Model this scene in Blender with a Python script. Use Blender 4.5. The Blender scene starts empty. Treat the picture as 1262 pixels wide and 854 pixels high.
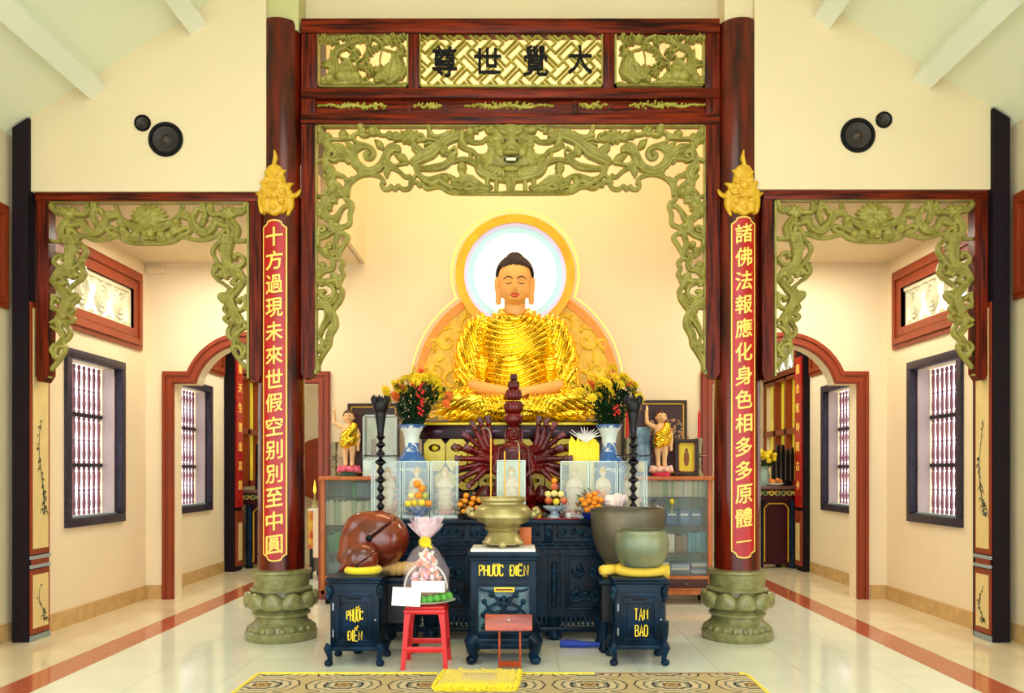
import bpy, bmesh, math, random
import numpy as np
from mathutils import Vector, Matrix, Euler, noise
C = bpy.context.scene.collection
S = bpy.context.scene
PI = math.pi
R = random.Random(7)

# ---------------------------------------------------------------- camera, world, light, exposure
F = 1000.0; VX, VY, EYE = 640.0, 580.0, 1.5          # focal length in pixels of the 1262 px wide frame, horizon point, eye height
cd = bpy.data.cameras.new('camera'); cam = bpy.data.objects.new('camera', cd); C.objects.link(cam)
cam.location = (0, 0, EYE); cam.rotation_euler = (PI/2, 0, 0)
cd.sensor_fit = 'HORIZONTAL'; cd.sensor_width = 36.0; cd.lens = 36.0*F/1262
cd.shift_x = -(VX-631)/1262; cd.shift_y = (VY-427)/1262
cd.clip_start = .05; cd.clip_end = 200
S.camera = cam
S.view_settings.view_transform = 'Standard'; S.view_settings.look = 'None'
S.view_settings.gamma = 1; S.view_settings.exposure = 0.02
S.view_settings.use_curve_mapping = False

def lin(c):
    return tuple(((v/255/12.92) if v/255 <= .04045 else ((v/255+.055)/1.055)**2.4) for v in c)

w = bpy.data.worlds.new('sky'); S.world = w; w.use_nodes = True
bg = w.node_tree.nodes['Background']; bg.inputs[0].default_value = (.93, .97, 1.0, 1); bg.inputs[1].default_value = 3.6

def area(name, loc, rot, sx, sy, power, col=(1, 1, 1), portal=False):
    l = bpy.data.lights.new(name, 'AREA'); l.shape = 'RECTANGLE'; l.size = sx; l.size_y = sy; l.energy = power; l.color = col
    if portal: l.cycles.is_portal = True
    o = bpy.data.objects.new(name, l); C.objects.link(o); o.location = loc; o.rotation_euler = rot; return o
# daylight enters through the open front of the hall and the window openings (portals only guide the sky light)
area('daylight_portal', (-.07, -2.4, 2.6), (PI/2, 0, 0), 8.6, 5.0, 1, portal=True)
# warm lamps behind the lintel; hall, aisle and far room lights are added fill
area('hall_fill_light', (-.07, 3.2, 6.4), (0, 0, 0), 2.5, 2.5, 55, (1, 1, .97))  # unseen square fill added to brighten the hall
area('altar_lamp', (-.1, 8.3, 6.6), (math.radians(25), 0, 0), 3.0, .3, 62, (1, .68, .34))
area('altar_lamp', (-.1, 7.7, 5.0), (math.radians(35), 0, 0), 2.6, .15, 16, (1, .7, .38))
area('aisle_fill_light', (-3.2, 8.5, 3.88), (0, 0, 0), 1.2, .2, 44, (1, .91, .74))  # unseen fill pair added to lift the aisle walls
area('aisle_fill_light', (3.1, 8.5, 3.88), (0, 0, 0), 1.2, .2, 44, (1, .91, .74))
area('far_room_fill_light', (-2.9, 11.6, 3.85), (0, 0, 0), 1.5, 1.5, 55, (1, .97, .85))  # unseen fill pair added beyond the arches
area('far_room_fill_light', (2.8, 11.6, 3.85), (0, 0, 0), 1.5, 1.5, 55, (1, .97, .85))

# ---------------------------------------------------------------- helpers
def X(px, D): return (px-VX)*D/F
def Z(py, D): return EYE-(py-VY)*D/F
def P(px, py, D): return (X(px, D), D, Z(py, D))

_m = {}
def mat(name, col, rough=.5, metal=0., var=0., scale=8., bump=0., bscale=None, stretch=(1, 1, 1), col2=None, emit=0., trans=0., alpha=1., coat=0., spec=None, detail=4., sheen=0.):
    if name in _m: return _m[name]
    m = bpy.data.materials.new(name); m.use_nodes = True; nt = m.node_tree; b = nt.nodes['Principled BSDF']; L = nt.links.new
    c = lin(col); b.inputs['Base Color'].default_value = (*c, 1)
    b.inputs['Roughness'].default_value = rough; b.inputs['Metallic'].default_value = metal
    if spec is not None: b.inputs['Specular IOR Level'].default_value = spec
    if coat: b.inputs['Coat Weight'].default_value = coat; b.inputs['Coat Roughness'].default_value = .08
    if trans: b.inputs['Transmission Weight'].default_value = trans
    if alpha < 1: b.inputs['Alpha'].default_value = alpha
    if sheen: b.inputs['Sheen Weight'].default_value = sheen
    if emit: b.inputs['Emission Color'].default_value = (*c, 1); b.inputs['Emission Strength'].default_value = emit
    tc = nt.nodes.new('ShaderNodeTexCoord'); mp = nt.nodes.new('ShaderNodeMapping'); mp.inputs['Scale'].default_value = stretch
    L(tc.outputs['Object'], mp.inputs[0])
    if var or col2:
        n = nt.nodes.new('ShaderNodeTexNoise'); n.inputs['Scale'].default_value = scale; n.inputs['Detail'].default_value = detail
        L(mp.outputs[0], n.inputs[0])
        r = nt.nodes.new('ShaderNodeValToRGB'); r.color_ramp.elements[0].position = .35; r.color_ramp.elements[1].position = .68
        c2 = lin(col2) if col2 else tuple(v*(1-var) for v in c)
        r.color_ramp.elements[0].color = (*c2, 1); r.color_ramp.elements[1].color = (*c, 1)
        L(n.outputs['Fac'], r.inputs[0]); L(r.outputs[0], b.inputs['Base Color'])
        if emit: L(r.outputs[0], b.inputs['Emission Color'])
    if bump:
        n = nt.nodes.new('ShaderNodeTexNoise'); n.inputs['Scale'].default_value = bscale or scale*2; n.inputs['Detail'].default_value = 5
        L(mp.outputs[0], n.inputs[0]); bp = nt.nodes.new('ShaderNodeBump'); bp.inputs['Strength'].default_value = bump; bp.inputs['Distance'].default_value = .01
        L(n.outputs['Fac'], bp.inputs['Height']); L(bp.outputs[0], b.inputs['Normal'])
    _m[name] = m; return m

class MB:
    """collects shapes in world coordinates; build() links them as ONE mesh object"""
    def __init__(s): s.v = []; s.f = []
    def add(s, v, f):
        n = len(s.v); s.v.extend([tuple(p) for p in v]); s.f.extend([tuple(i+n for i in q) for q in f]); return s
    def box(s, a, b, rot=None, bev=0., piv=None):
        x0, y0, z0 = a; x1, y1, z1 = b
        if bev:
            bm = bmesh.new(); bmesh.ops.create_cube(bm, size=1)
            bmesh.ops.scale(bm, vec=(abs(x1-x0), abs(y1-y0), abs(z1-z0)), verts=bm.verts)
            bmesh.ops.translate(bm, vec=((x0+x1)/2, (y0+y1)/2, (z0+z1)/2), verts=bm.verts)
            bmesh.ops.bevel(bm, geom=bm.edges[:], offset=bev, segments=2, affect='EDGES', profile=.5)
            bm.verts.index_update(); v = [p.co[:] for p in bm.verts]; f = [[q.index for q in g.verts] for g in bm.faces]; bm.free()
        else:
            v = [(x0, y0, z0), (x1, y0, z0), (x1, y1, z0), (x0, y1, z0), (x0, y0, z1), (x1, y0, z1), (x1, y1, z1), (x0, y1, z1)]
            f = [(3, 2, 1, 0), (4, 5, 6, 7), (0, 1, 5, 4), (1, 2, 6, 5), (2, 3, 7, 6), (3, 0, 4, 7)]
        if rot is not None:
            c = Vector(piv if piv else ((x0+x1)/2, (y0+y1)/2, (z0+z1)/2)); M_ = Euler(rot).to_matrix()
            v = [tuple(M_ @ (Vector(p)-c)+c) for p in v]
        return s.add(v, f)
    def lathe(s, prof, c=(0, 0, 0), seg=24, sx=1, sy=1, rot=None, lobes=0, lamp=0., cap=True):
        v = []; f = []; n = len(prof); M_ = Euler(rot).to_matrix() if rot else None
        for i in range(seg):
            a = 2*PI*i/seg; k = 1+lamp*abs(math.cos(lobes*a/2)) if lobes else 1
            for r, z in prof:
                p = Vector((r*k*math.cos(a)*sx, r*k*math.sin(a)*sy, z))
                if M_: p = M_ @ p
                v.append((p.x+c[0], p.y+c[1], p.z+c[2]))
        for i in range(seg):
            j = (i+1) % seg
            for k in range(n-1): f.append((i*n+k, j*n+k, j*n+k+1, i*n+k+1))
        if cap:
            if prof[0][0] > 1e-6: f.append(tuple(i*n for i in range(seg))[::-1])
            if prof[-1][0] > 1e-6: f.append(tuple(i*n+n-1 for i in range(seg)))
        return s.add(v, f)
    def ball(s, c, r, seg=12, rings=8, rot=None, jit=0):
        rx, ry, rz = (r, r, r) if not hasattr(r, '__len__') else r
        pr = [(math.sin(PI*k/rings)+1e-7, -math.cos(PI*k/rings)) for k in range(rings+1)]
        v = []; f = []; M_ = Euler(rot).to_matrix() if rot else None; n = rings+1
        for i in range(seg):
            a = 2*PI*i/seg
            for q, z in pr:
                p = Vector((q*math.cos(a)*rx, q*math.sin(a)*ry, z*rz))
                if M_: p = M_ @ p
                v.append((p.x+c[0], p.y+c[1], p.z+c[2]))
        for i in range(seg):
            j = (i+1) % seg
            for k in range(n-1): f.append((i*n+k, j*n+k, j*n+k+1, i*n+k+1))
        return s.add(v, f)
    def tube(s, pts, rad, seg=8, closed=False, flat=1.):
        pts = [Vector(p) for p in pts]; n = len(pts)
        if not hasattr(rad, '__len__'): rad = [rad]*n
        v = []; f = []; up = None
        for i, p in enumerate(pts):
            if closed: t = pts[(i+1) % n]-pts[i-1]
            else: t = pts[min(i+1, n-1)]-pts[max(i-1, 0)]
            t.normalize()
            if up is None: up = Vector((0, 1, 0)) if abs(t.y) < .9 else Vector((1, 0, 0))
            u = t.cross(up); u.normalize(); w_ = u.cross(t); w_.normalize(); up = w_
            for k in range(seg):
                a = 2*PI*k/seg; v.append(tuple(p+u*math.cos(a)*rad[i]+w_*math.sin(a)*rad[i]*flat))
        for i in range(n if closed else n-1):
            j = (i+1) % n
            for k in range(seg):
                l = (k+1) % seg; f.append((i*seg+k, i*seg+l, j*seg+l, j*seg+k))
        if not closed:
            f.append(tuple(range(seg))[::-1]); f.append(tuple((n-1)*seg+k for k in range(seg)))
        return s.add(v, f)
    def prism(s, pts, y0, y1):
        """outline in XZ, from y0 to y1 in depth (convex or simple)"""
        n = len(pts); v = [(x, y0, z) for x, z in pts]+[(x, y1, z) for x, z in pts]
        f = [tuple(range(n)), tuple(range(2*n-1, n-1, -1))]
        for i in range(n): j = (i+1) % n; f.append((j, i, n+i, n+j))
        return s.add(v, f)
    def plate(s, pts, axis, a, b):
        """outline in the plane across an axis ('x': pts are y,z; 'z': pts are x,y), between a and b"""
        n = len(pts)
        mk = (lambda q, t: (t, q[0], q[1])) if axis == 'x' else (lambda q, t: (q[0], q[1], t))
        v = [mk(q, a) for q in pts]+[mk(q, b) for q in pts]; f = [tuple(range(n)), tuple(range(2*n-1, n-1, -1))]
        for i in range(n): j = (i+1) % n; f.append((j, i, n+i, n+j))
        return s.add(v, f)
    def build(s, name, m, parent=None, smooth=40, label=None, recalc=True):
        off = origin(parent)
        me = bpy.data.meshes.new(name)
        me.from_pydata([(a-off[0], b-off[1], c-off[2]) for a, b, c in s.v], [], s.f)
        if recalc:
            bm = bmesh.new(); bm.from_mesh(me); bmesh.ops.recalc_face_normals(bm, faces=bm.faces); bm.to_mesh(me); bm.free()
        me.materials.append(m); shade(me, smooth)
        o = bpy.data.objects.new(name, me); C.objects.link(o); o.parent = parent
        if label: o['label'] = label
        return o

def shade(me, ang):
    if not ang: return
    me.polygons.foreach_set('use_smooth', [True]*len(me.polygons))
    if ang < 180: me.set_sharp_from_angle(angle=math.radians(ang))
def origin(p):
    o = Vector((0, 0, 0))
    while p is not None: o += p.location; p = p.parent
    return o
def tag(o, label=None, cat=None, group=None, kind=None):
    if label: o['label'] = label
    if cat: o['category'] = cat
    if group: o['group'] = group
    if kind: o['kind'] = kind
    return o
def thing(name, label, cat, loc, group=None, rz=0, kind=None):
    o = bpy.data.objects.new(name, None); C.objects.link(o); o.location = loc; o.rotation_euler = (0, 0, rz); o.empty_display_size = .1
    return tag(o, label, cat, group, kind)
def struct(o, label=None, cat=None):
    o['kind'] = 'structure'
    if label: o['label'] = label
    if cat: o['category'] = cat
    return o
def kids(o): return [c for c in C.objects if c.parent == o]
_tree = {}
def copy_tree(o, parent=None):
    c = o.copy(); C.objects.link(c); c.parent = parent
    ch = _tree.get(o.name)
    if ch is None: ch = _tree[o.name] = kids(o)
    for k in ch: copy_tree(k, c)
    return c
def instance(src, name, parent, loc, rot=(0, 0, 0), sc=(1, 1, 1)):
    o = bpy.data.objects.new(name, src); C.objects.link(o); o.parent = parent; o.location = loc; o.rotation_euler = rot; o.scale = sc; return o

def eval_mesh(o):
    dg = bpy.context.evaluated_depsgraph_get(); dg.update()
    me = bpy.data.meshes.new_from_object(o.evaluated_get(dg)); return me
def remesh(mb, vox, smooth=4):
    """one continuous skin over everything in mb -> (verts array, faces list)"""
    me = bpy.data.meshes.new('t'); me.from_pydata(mb.v, [], mb.f)
    bm = bmesh.new(); bm.from_mesh(me); bmesh.ops.recalc_face_normals(bm, faces=bm.faces); bm.to_mesh(me); bm.free()
    o = bpy.data.objects.new('t', me); C.objects.link(o)
    r = o.modifiers.new('r', 'REMESH'); r.mode = 'VOXEL'; r.voxel_size = vox
    if smooth: k = o.modifiers.new('s', 'SMOOTH'); k.iterations = smooth; k.factor = .5
    m2 = eval_mesh(o); v = np.empty(len(m2.vertices)*3); m2.vertices.foreach_get('co', v)
    nn = np.empty(len(m2.vertices)*3); m2.vertices.foreach_get('normal', nn)
    f = [tuple(p.vertices) for p in m2.polygons]
    bpy.data.objects.remove(o); bpy.data.meshes.remove(me); bpy.data.meshes.remove(m2)
    return v.reshape(-1, 3), nn.reshape(-1, 3), f
def shape2d(name, outer, holes, y0, y1, m, parent=None, axis='y'):
    """a flat slab in XZ (axis y) or YZ (axis x) with holes, between two depths"""
    cu = bpy.data.curves.new('t', 'CURVE'); cu.dimensions = '2D'; cu.fill_mode = 'BOTH'; cu.extrude = abs(y1-y0)/2
    for pts in [outer]+holes:
        sp = cu.splines.new('POLY'); sp.points.add(len(pts)-1); sp.use_cyclic_u = True
        for i, (a, b) in enumerate(pts): sp.points[i].co = (a, b, 0, 1)
    o = bpy.data.objects.new('t', cu); C.objects.link(o); me = eval_mesh(o); bpy.data.objects.remove(o); bpy.data.curves.remove(cu)
    mid = (y0+y1)/2; mb = MB()
    if axis == 'y': v = [(p.co.x, mid-p.co.z, p.co.y) for p in me.vertices]
    else: v = [(mid+p.co.z, p.co.x, p.co.y) for p in me.vertices]
    mb.add(v, [tuple(p.vertices) for p in me.polygons]); bpy.data.meshes.remove(me)
    bm = bmesh.new(); t = bpy.data.meshes.new('t'); t.from_pydata(mb.v, [], mb.f); bm.from_mesh(t); bmesh.ops.remove_doubles(bm, verts=bm.verts, dist=1e-5)
    bm.verts.index_update(); mb = MB(); mb.add([p.co[:] for p in bm.verts], [[q.index for q in g.verts] for g in bm.faces]); bm.free(); bpy.data.meshes.remove(t)
    if name is None: return mb
    return mb.build(name, m, parent, smooth=0)
_tx = {}
def glyph(ch, bold=0., res=3, ext=.04, bev=0.):
    """one string as a mesh, 1 unit tall em, centred on its box: (verts array, faces)"""
    k = (ch, bold, ext, bev)
    if k in _tx: return _tx[k]
    cu = bpy.data.curves.new('t', 'FONT'); cu.body = ch; cu.size = 1; cu.resolution_u = res; cu.extrude = ext; cu.bevel_depth = bev
    o = bpy.data.objects.new('t', cu); C.objects.link(o); me = eval_mesh(o); bpy.data.objects.remove(o); bpy.data.curves.remove(cu)
    v = np.array([p.co[:] for p in me.vertices]) if len(me.vertices) else np.zeros((0, 3)); f = [tuple(p.vertices) for p in me.polygons]; bpy.data.meshes.remove(me)
    if bold and len(v):
        base = v; n = len(v); vs = []; fs = []
        for i, (dx, dy) in enumerate(((1, 0), (-1, 0), (0, 1), (0, -1), (.7, .7), (-.7, -.7), (.7, -.7), (-.7, .7))):
            vs.append(base+np.array([dx*bold, dy*bold, i*.002])); fs += [tuple(q+n*i for q in p) for p in f]
        v = np.vstack(vs); f = fs
    if len(v): v[:, :2] -= (v[:, :2].min(0)+v[:, :2].max(0))/2
    _tx[k] = (v, f); return _tx[k]
def text_on(ch, name, c, w_, h, m, parent, bold=.01, ext=.004, skew=0., maxfit=True):
    """flat lettering facing -Y, fitted to w_ x h metres around c"""
    v, f = glyph(ch, bold, ext=.5); v = v.copy(); s_ = v[:, :2].max(0)-v[:, :2].min(0)
    v[:, 0] *= w_/s_[0]; v[:, 1] *= h/s_[1]
    mb = MB(); mb.add([(c[0]+a+skew*b, c[1]-q*2*ext, c[2]+b) for a, b, q in v], f)
    return mb.build(name, m, parent, smooth=0)

def smooth_path(pts, rad, n=6):
    p = np.array(pts, float); r = np.array(rad, float) if hasattr(rad, '__len__') else np.full(len(pts), float(rad))
    q = np.vstack([2*p[0]-p[1], p, 2*p[-1]-p[-2]]); out = []; rr_ = []
    for i in range(len(p)-1):
        a, b, c, d = q[i], q[i+1], q[i+2], q[i+3]
        for t in np.linspace(0, 1, n, endpoint=False): out.append(tuple(.5*((2*b)+(-a+c)*t+(2*a-5*b+4*c-d)*t*t+(-a+3*b-3*c+d)*t**3))); rr_.append(r[i]*(1-t)+r[i+1]*t)
    out.append(tuple(p[-1])); rr_.append(r[-1]); return out, rr_
# hand-drawn condensed capitals, each letter a stroke figure in a 1 x 1 cell; marks sit above
_cap = {'P': [[(0, 0), (0, 1), (.6, 1), (.95, .88), (.95, .62), (.6, .5), (0, .5)]], 'H': [[(0, 0), (0, 1)], [(1, 0), (1, 1)], [(0, .5), (1, .5)]], 'U': [[(0, 1), (0, .2), (.2, 0), (.8, 0), (1, .2), (1, 1)]],
 'O': [[(.25, 0), (0, .2), (0, .8), (.25, 1), (.75, 1), (1, .8), (1, .2), (.75, 0), (.25, 0)]], 'C': [[(1, .78), (.8, 1), (.25, 1), (0, .8), (0, .2), (.25, 0), (.8, 0), (1, .22)]],
 'D': [[(0, 0), (0, 1), (.6, 1), (1, .75), (1, .25), (.6, 0), (0, 0)]], 'I': [[(.5, 0), (.5, 1)]], 'E': [[(1, 1), (0, 1), (0, 0), (1, 0)], [(0, .5), (.8, .5)]], 'N': [[(0, 0), (0, 1), (1, 0), (1, 1)]],
 'T': [[(0, 1), (1, 1)], [(.5, 1), (.5, 0)]], 'A': [[(0, 0), (.5, 1), (1, 0)], [(.2, .38), (.8, .38)]], 'M': [[(0, 0), (0, 1), (.5, .45), (1, 1), (1, 0)]], 'B': [[(0, 0), (0, 1), (.65, 1), (.9, .87), (.9, .63), (.65, .53), (0, .53)], [(.65, .53), (1, .4), (1, .13), (.7, 0), (0, 0)]]}
_mark = {'horn': [[(1, .95), (1.22, 1.0), (1.24, 1.16)]], 'acute': [[(.45, 1.14), (.8, 1.34)]], 'bar': [[(-.28, .5), (.45, .5)]], 'hat': [[(.15, 1.1), (.5, 1.25), (.85, 1.1)]], 'grave': [[(.95, 1.42), (1.2, 1.25)]], 'hook': [[(.45, 1.12), (.65, 1.22), (.6, 1.34), (.38, 1.34)]]}
def capitals(word, x0, x1, y0, y1, D, m, par, th=.9, heights=None):
    '''word: list of (letter, marks); box of the bare letters in pixels at distance D'''
    wt = [(.12 if l == 'I' else 1) for l, _ in word]; gap = .42; tot = sum(wt)+gap*(len(word)-1); u = (x1-x0)/tot; x = x0
    for i, (l, mk) in enumerate(word):
        w_ = wt[i]*u; k = heights[i] if heights else 1; yb, yt = (y0+y1)/2+(y1-y0)/2*k, (y0+y1)/2-(y1-y0)/2*k; q = MB()
        for st in _cap[l]+[s_ for n_ in mk for s_ in _mark[n_]]:
            pts = [(X(x+(a if l != 'I' else .5)*w_, D), D, Z(yb+(yt-yb)*b, D)) for a, b in st]
            q.tube(pts, th*D/F, 6, flat=.5)
        q.build('letter', m, par, smooth=60); x += w_+gap*u
# ---- pierced and relief carving: strokes in pixels of a drawing become one carved board
def catmull(pts, vals, n=6):
    p = np.array(pts, float); r = np.array(vals, float) if hasattr(vals, '__len__') else np.full(len(pts), float(vals))
    if len(r) != len(p): r = np.interp(np.linspace(0, 1, len(p)), np.linspace(0, 1, len(r)), r)
    q = np.vstack([2*p[0]-p[1], p, 2*p[-1]-p[-2]]); out = []; rr = []
    for i in range(len(p)-1):
        a, b, c, d = q[i], q[i+1], q[i+2], q[i+3]
        for t in np.linspace(0, 1, n, endpoint=False):
            out.append(.5*((2*b)+(-a+c)*t+(2*a-5*b+4*c-d)*t*t+(-a+3*b-3*c+d)*t**3)); rr.append(r[i]*(1-t)+r[i+1]*t)
    out.append(p[-1]); rr.append(r[-1]); return np.array(out), np.array(rr)
class Carve:
    def __init__(s): s.st = []
    def k(s, ox, oy, sc): s.ox, s.oy, s.sc = ox, oy, sc; return s
    def s(s, pts, r, groove=0, n=5, lift=0., flat=0):
        p, q = catmull([(s.ox+x/s.sc, s.oy+y/s.sc) for x, y in pts], (np.array(r, float)/s.sc if hasattr(r, '__len__') else r/s.sc), n)
        s.st.append((p, q, groove, lift, flat)); return s
    def ball(s, x, y, r, spiral=True, lift=0.):
        s.s([(x, y), (x+.01, y)], r*.82, lift=lift, n=1)
        if spiral:
            pts = []; rr = []
            for i in range(11): a = i*.75+1; q = r*(.95-.085*i); pts.append((x+q*math.cos(a), y+q*math.sin(a))); rr.append(r*(.26-.008*i))
            s.s(pts, rr, lift=lift+.25, n=2)
        return s
    def lotus(s, x, y, w, h, n=9, core=.42):
        for row, (k0, k1, lf) in enumerate(((.15, 1., .1), (.1, .72, .45))):
            for i in range(n+row*2):
                a = -PI*.02+(PI*1.04)*i/(n-1+row*2); ca, sa = math.cos(a), math.sin(a)
                s.s([(x+ca*w*k0, y-sa*h*k0*.9), (x+ca*w*(k0+k1)/2, y-sa*h*(k0+k1)/2+h*.08), (x+ca*w*k1, y-sa*h*k1)], [w*.1, w*.17, w*.02], lift=lf, n=4)
        for i in range(5):
            a = PI+PI*(i+.5)/5; s.s([(x, y), (x+math.cos(a)*w*.45, y-math.sin(a)*h*.4), (x+math.cos(a)*w*.8, y-math.sin(a)*h*.75)], [w*.12, w*.2, w*.03], lift=.3, n=4)
        s.s([(x-w*.3, y), (x, y+h*.12), (x+w*.3, y)], [w*.16, w*.24, w*.16], lift=.6, n=4)
        return s
    def leaf(s, x0, y0, x1, y1, r, lift=.15):
        mx, my = (x0+x1)/2, (y0+y1)/2
        s.s([(x0, y0), (mx, my), (x1, y1)], [r*.3, r, r*.1], lift=lift, n=5)
        s.s([(x0, y0), (mx, my), (x1, y1)], r*.12, lift=lift+.35, n=3); return s
    def mirror(s, cx):
        for p, q, g, l, fl in list(s.st):
            p2 = p.copy(); p2[:, 0] = 2*cx-p2[:, 0]; s.st.append((p2, q, g, l, fl))
        return s
    def mesh(s, box, cell, D, depth, back=None, hs=.0072, pad=.0, clip=True, hmax=4., fat=(1, 0)):
        """box: x0,y0,x1,y1 pixels -> MB at distance D; board face at D, relief towards the viewer; clip cuts at the box"""
        x0, y0, x1, y1 = box; nx = int((x1-x0)/cell)+1; ny = int((y1-y0)/cell)+1
        gx = np.linspace(x0, x1, nx); gy = np.linspace(y0, y1, ny)
        Fd = np.full((ny, nx), -9.); H = np.zeros((ny, nx))
        for k_id, (p, q, g, l, fl) in enumerate(s.st):
            for i in range(len(p)-1):
                a, b = p[i], p[i+1]; ra, rb = q[i]*fat[0]+fat[1], q[i+1]*fat[0]+fat[1]; m_ = max(ra, rb)+1.6
                i0 = max(0, int((min(a[0], b[0])-m_-x0)/cell)); i1 = min(nx, int((max(a[0], b[0])+m_-x0)/cell)+2)
                j0 = max(0, int((min(a[1], b[1])-m_-y0)/cell)); j1 = min(ny, int((max(a[1], b[1])+m_-y0)/cell)+2)
                if i0 >= i1 or j0 >= j1: continue
                xx, yy = np.meshgrid(gx[i0:i1], gy[j0:j1]); d = b-a; L2 = max(1e-9, d@d)
                t = np.clip(((xx-a[0])*d[0]+(yy-a[1])*d[1])/L2, 0, 1); dist = np.hypot(xx-a[0]-d[0]*t, yy-a[1]-d[1]*t); r = ra+(rb-ra)*t
                f_ = r-dist; Fd[j0:j1, i0:i1] = np.maximum(Fd[j0:j1, i0:i1], f_)
                u = np.clip(1-(dist/np.maximum(r, 1e-6))**2, 0, 1)
                if fl: h = np.where(f_ > -.5, fl*np.clip(f_*1.5+.2, 0, 1), 0)
                else:
                    h = np.sqrt(u)*np.minimum(r, hmax)
                    h = h+(k_id % 4)*.55*(u > 0)
                    if g: h = h*(1-.6*np.exp(-(dist/(r*.16+1e-6))**2)-.5*np.exp(-((dist/(r+1e-6)-.52)/.13)**2))
                    h = h+l*1.6*(u > 0)
                H[j0:j1, i0:i1] = np.maximum(H[j0:j1, i0:i1], h)
        ins = Fd > 0
        keep = (ins[:-1, :-1].astype(int)+ins[1:, :-1]+ins[:-1, 1:]+ins[1:, 1:]) >= 2
        gyF, gxF = np.gradient(Fd, cell); XX, YY = np.meshgrid(gx, gy)
        used = np.zeros((ny, nx), bool); used[:-1, :-1] |= keep; used[1:, :-1] |= keep; used[:-1, 1:] |= keep; used[1:, 1:] |= keep
        full = np.zeros((ny, nx), int); full[:-1, :-1] += keep; full[1:, :-1] += keep; full[:-1, 1:] += keep; full[1:, 1:] += keep
        edge = used & (full < 4)
        g2 = gxF**2+gyF**2+1e-6; mv = np.clip(-Fd, -cell*.7, cell*.7); mv = np.where(edge, mv, 0)
        XX = XX+gxF/np.sqrt(g2)*mv; YY = YY+gyF/np.sqrt(g2)*mv; XX = np.clip(XX, x0, x1); YY = np.clip(YY, y0, y1)
        H = np.where(edge, 0, H)
        idx = -np.ones((ny, nx), int); idx[used] = np.arange(used.sum()); n = int(used.sum())
        wx = (XX[used]-VX)*D/F; wz = EYE-(YY[used]-VY)*D/F; wy = D-H[used]*hs
        V = list(zip(wx.tolist(), wy.tolist(), wz.tolist()))+list(zip(wx.tolist(), [D+depth]*n, wz.tolist()))
        Fs = []; jj, ii = np.nonzero(keep)
        A = idx[jj, ii]; B_ = idx[jj, ii+1]; C_ = idx[jj+1, ii+1]; D_ = idx[jj+1, ii]
        Fs += list(zip(A.tolist(), D_.tolist(), C_.tolist(), B_.tolist())); Fs += list(zip((A+n).tolist(), (B_+n).tolist(), (C_+n).tolist(), (D_+n).tolist()))
        kp = np.pad(keep, 1); K = kp[1:-1, 1:-1]
        for (dj, di, e0, e1) in ((-1, 0, (0, 0), (0, 1)), (1, 0, (1, 1), (1, 0)), (0, -1, (1, 0), (0, 0)), (0, 1, (0, 1), (1, 1))):
            nb = kp[1+dj:kp.shape[0]-1+dj, 1+di:kp.shape[1]-1+di]; js, is_ = np.nonzero(K & ~nb)
            a = idx[js+e0[0], is_+e0[1]]; b = idx[js+e1[0], is_+e1[1]]
            Fs += list(zip(a.tolist(), b.tolist(), (b+n).tolist(), (a+n).tolist()))
        mb = MB(); mb.v = V; mb.f = Fs; return mb
# ---------------------------------------------------------------- materials
m_wall = mat('cream_plaster', (243, 224, 188), .85, var=.04, scale=1.5, bump=.05, bscale=60)
m_wallup = mat('pale_yellow_plaster', (229, 211, 170), .85, var=.04, scale=1.2, bump=.05, bscale=60)
m_ceil = mat('white_ceiling_paint', (232, 236, 208), .9, var=.03, scale=1)
m_beam = mat('ceiling_beam_paint', (232, 236, 218), .85)
m_wood = mat('dark_red_lacquer_wood', (124, 36, 10), .34, col2=(26, 4, 2), scale=7, stretch=(5, 5, .3), bump=.12, spec=.18, detail=7)
m_woodh = mat('dark_red_lacquer_wood_grain_across', (132, 40, 10), .34, col2=(28, 4, 2), scale=7, stretch=(.3, 5, 5), bump=.12, spec=.18, detail=7)
m_colw = mat('column_lacquer', (116, 28, 8), .22, col2=(38, 7, 3), scale=4, stretch=(3, 3, .4), coat=.12, spec=.35, detail=6)
m_dark = mat('blackish_purple_post', (26, 14, 24), .7, spec=.2, var=.25, scale=60)
m_trim = mat('red_brown_trim', (150, 58, 22), .4, var=.2, scale=5, stretch=(2, 2, .6), bump=.05)
m_green = mat('olive_green_carved_paint', (160, 152, 68), .42, col2=(134, 126, 50), scale=12, bump=.15, bscale=70, spec=.5)
m_greeny = mat('golden_green_carved_paint', (178, 168, 66), .42, col2=(146, 140, 44), scale=14, bump=.2, bscale=70)
m_gold = mat('gold_yellow_paint', (226, 182, 40), .38, col2=(205, 155, 25), scale=20, bump=.2, bscale=80)
m_goldtxt = mat('gold_lettering', (255, 214, 96), .35)
m_red = mat('red_lacquer', (190, 14, 12), .3, col2=(160, 8, 8), scale=12)
m_black = mat('black_paint', (5, 5, 7), .6, spec=.2)
m_white = mat('white_paint', (240, 240, 232), .5)
m_tile = mat('pale_polished_floor_tile', (232, 236, 218), .09, var=.06, scale=2.5, spec=.55)
m_tilew = mat('warm_polished_floor_tile', (232, 216, 182), .09, var=.1, scale=2.5, spec=.55)
m_strip = mat('red_granite_floor_strip', (198, 112, 80), .1, col2=(168, 82, 56), scale=60, spec=.5)
m_grout = mat('floor_grout', (176, 176, 158), .6)
m_base = mat('tan_skirting_tile', (214, 174, 112), .25, var=.18, scale=9)
m_winf = mat('black_carved_window_frame', (16, 10, 24), .4, col2=(52, 44, 70), scale=40, bump=.6, bscale=60, detail=2)
m_win2 = mat('dark_window_rail', (30, 20, 30), .35)
m_bal = mat('purple_brown_baluster', (158, 96, 92), .3, col2=(112, 62, 88), scale=6)
m_lat = mat('white_pierced_concrete', (226, 222, 190), .7, var=.1, scale=20)
m_paint = mat('cream_painted_board', (232, 206, 140), .5, var=.08, scale=8)
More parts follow.
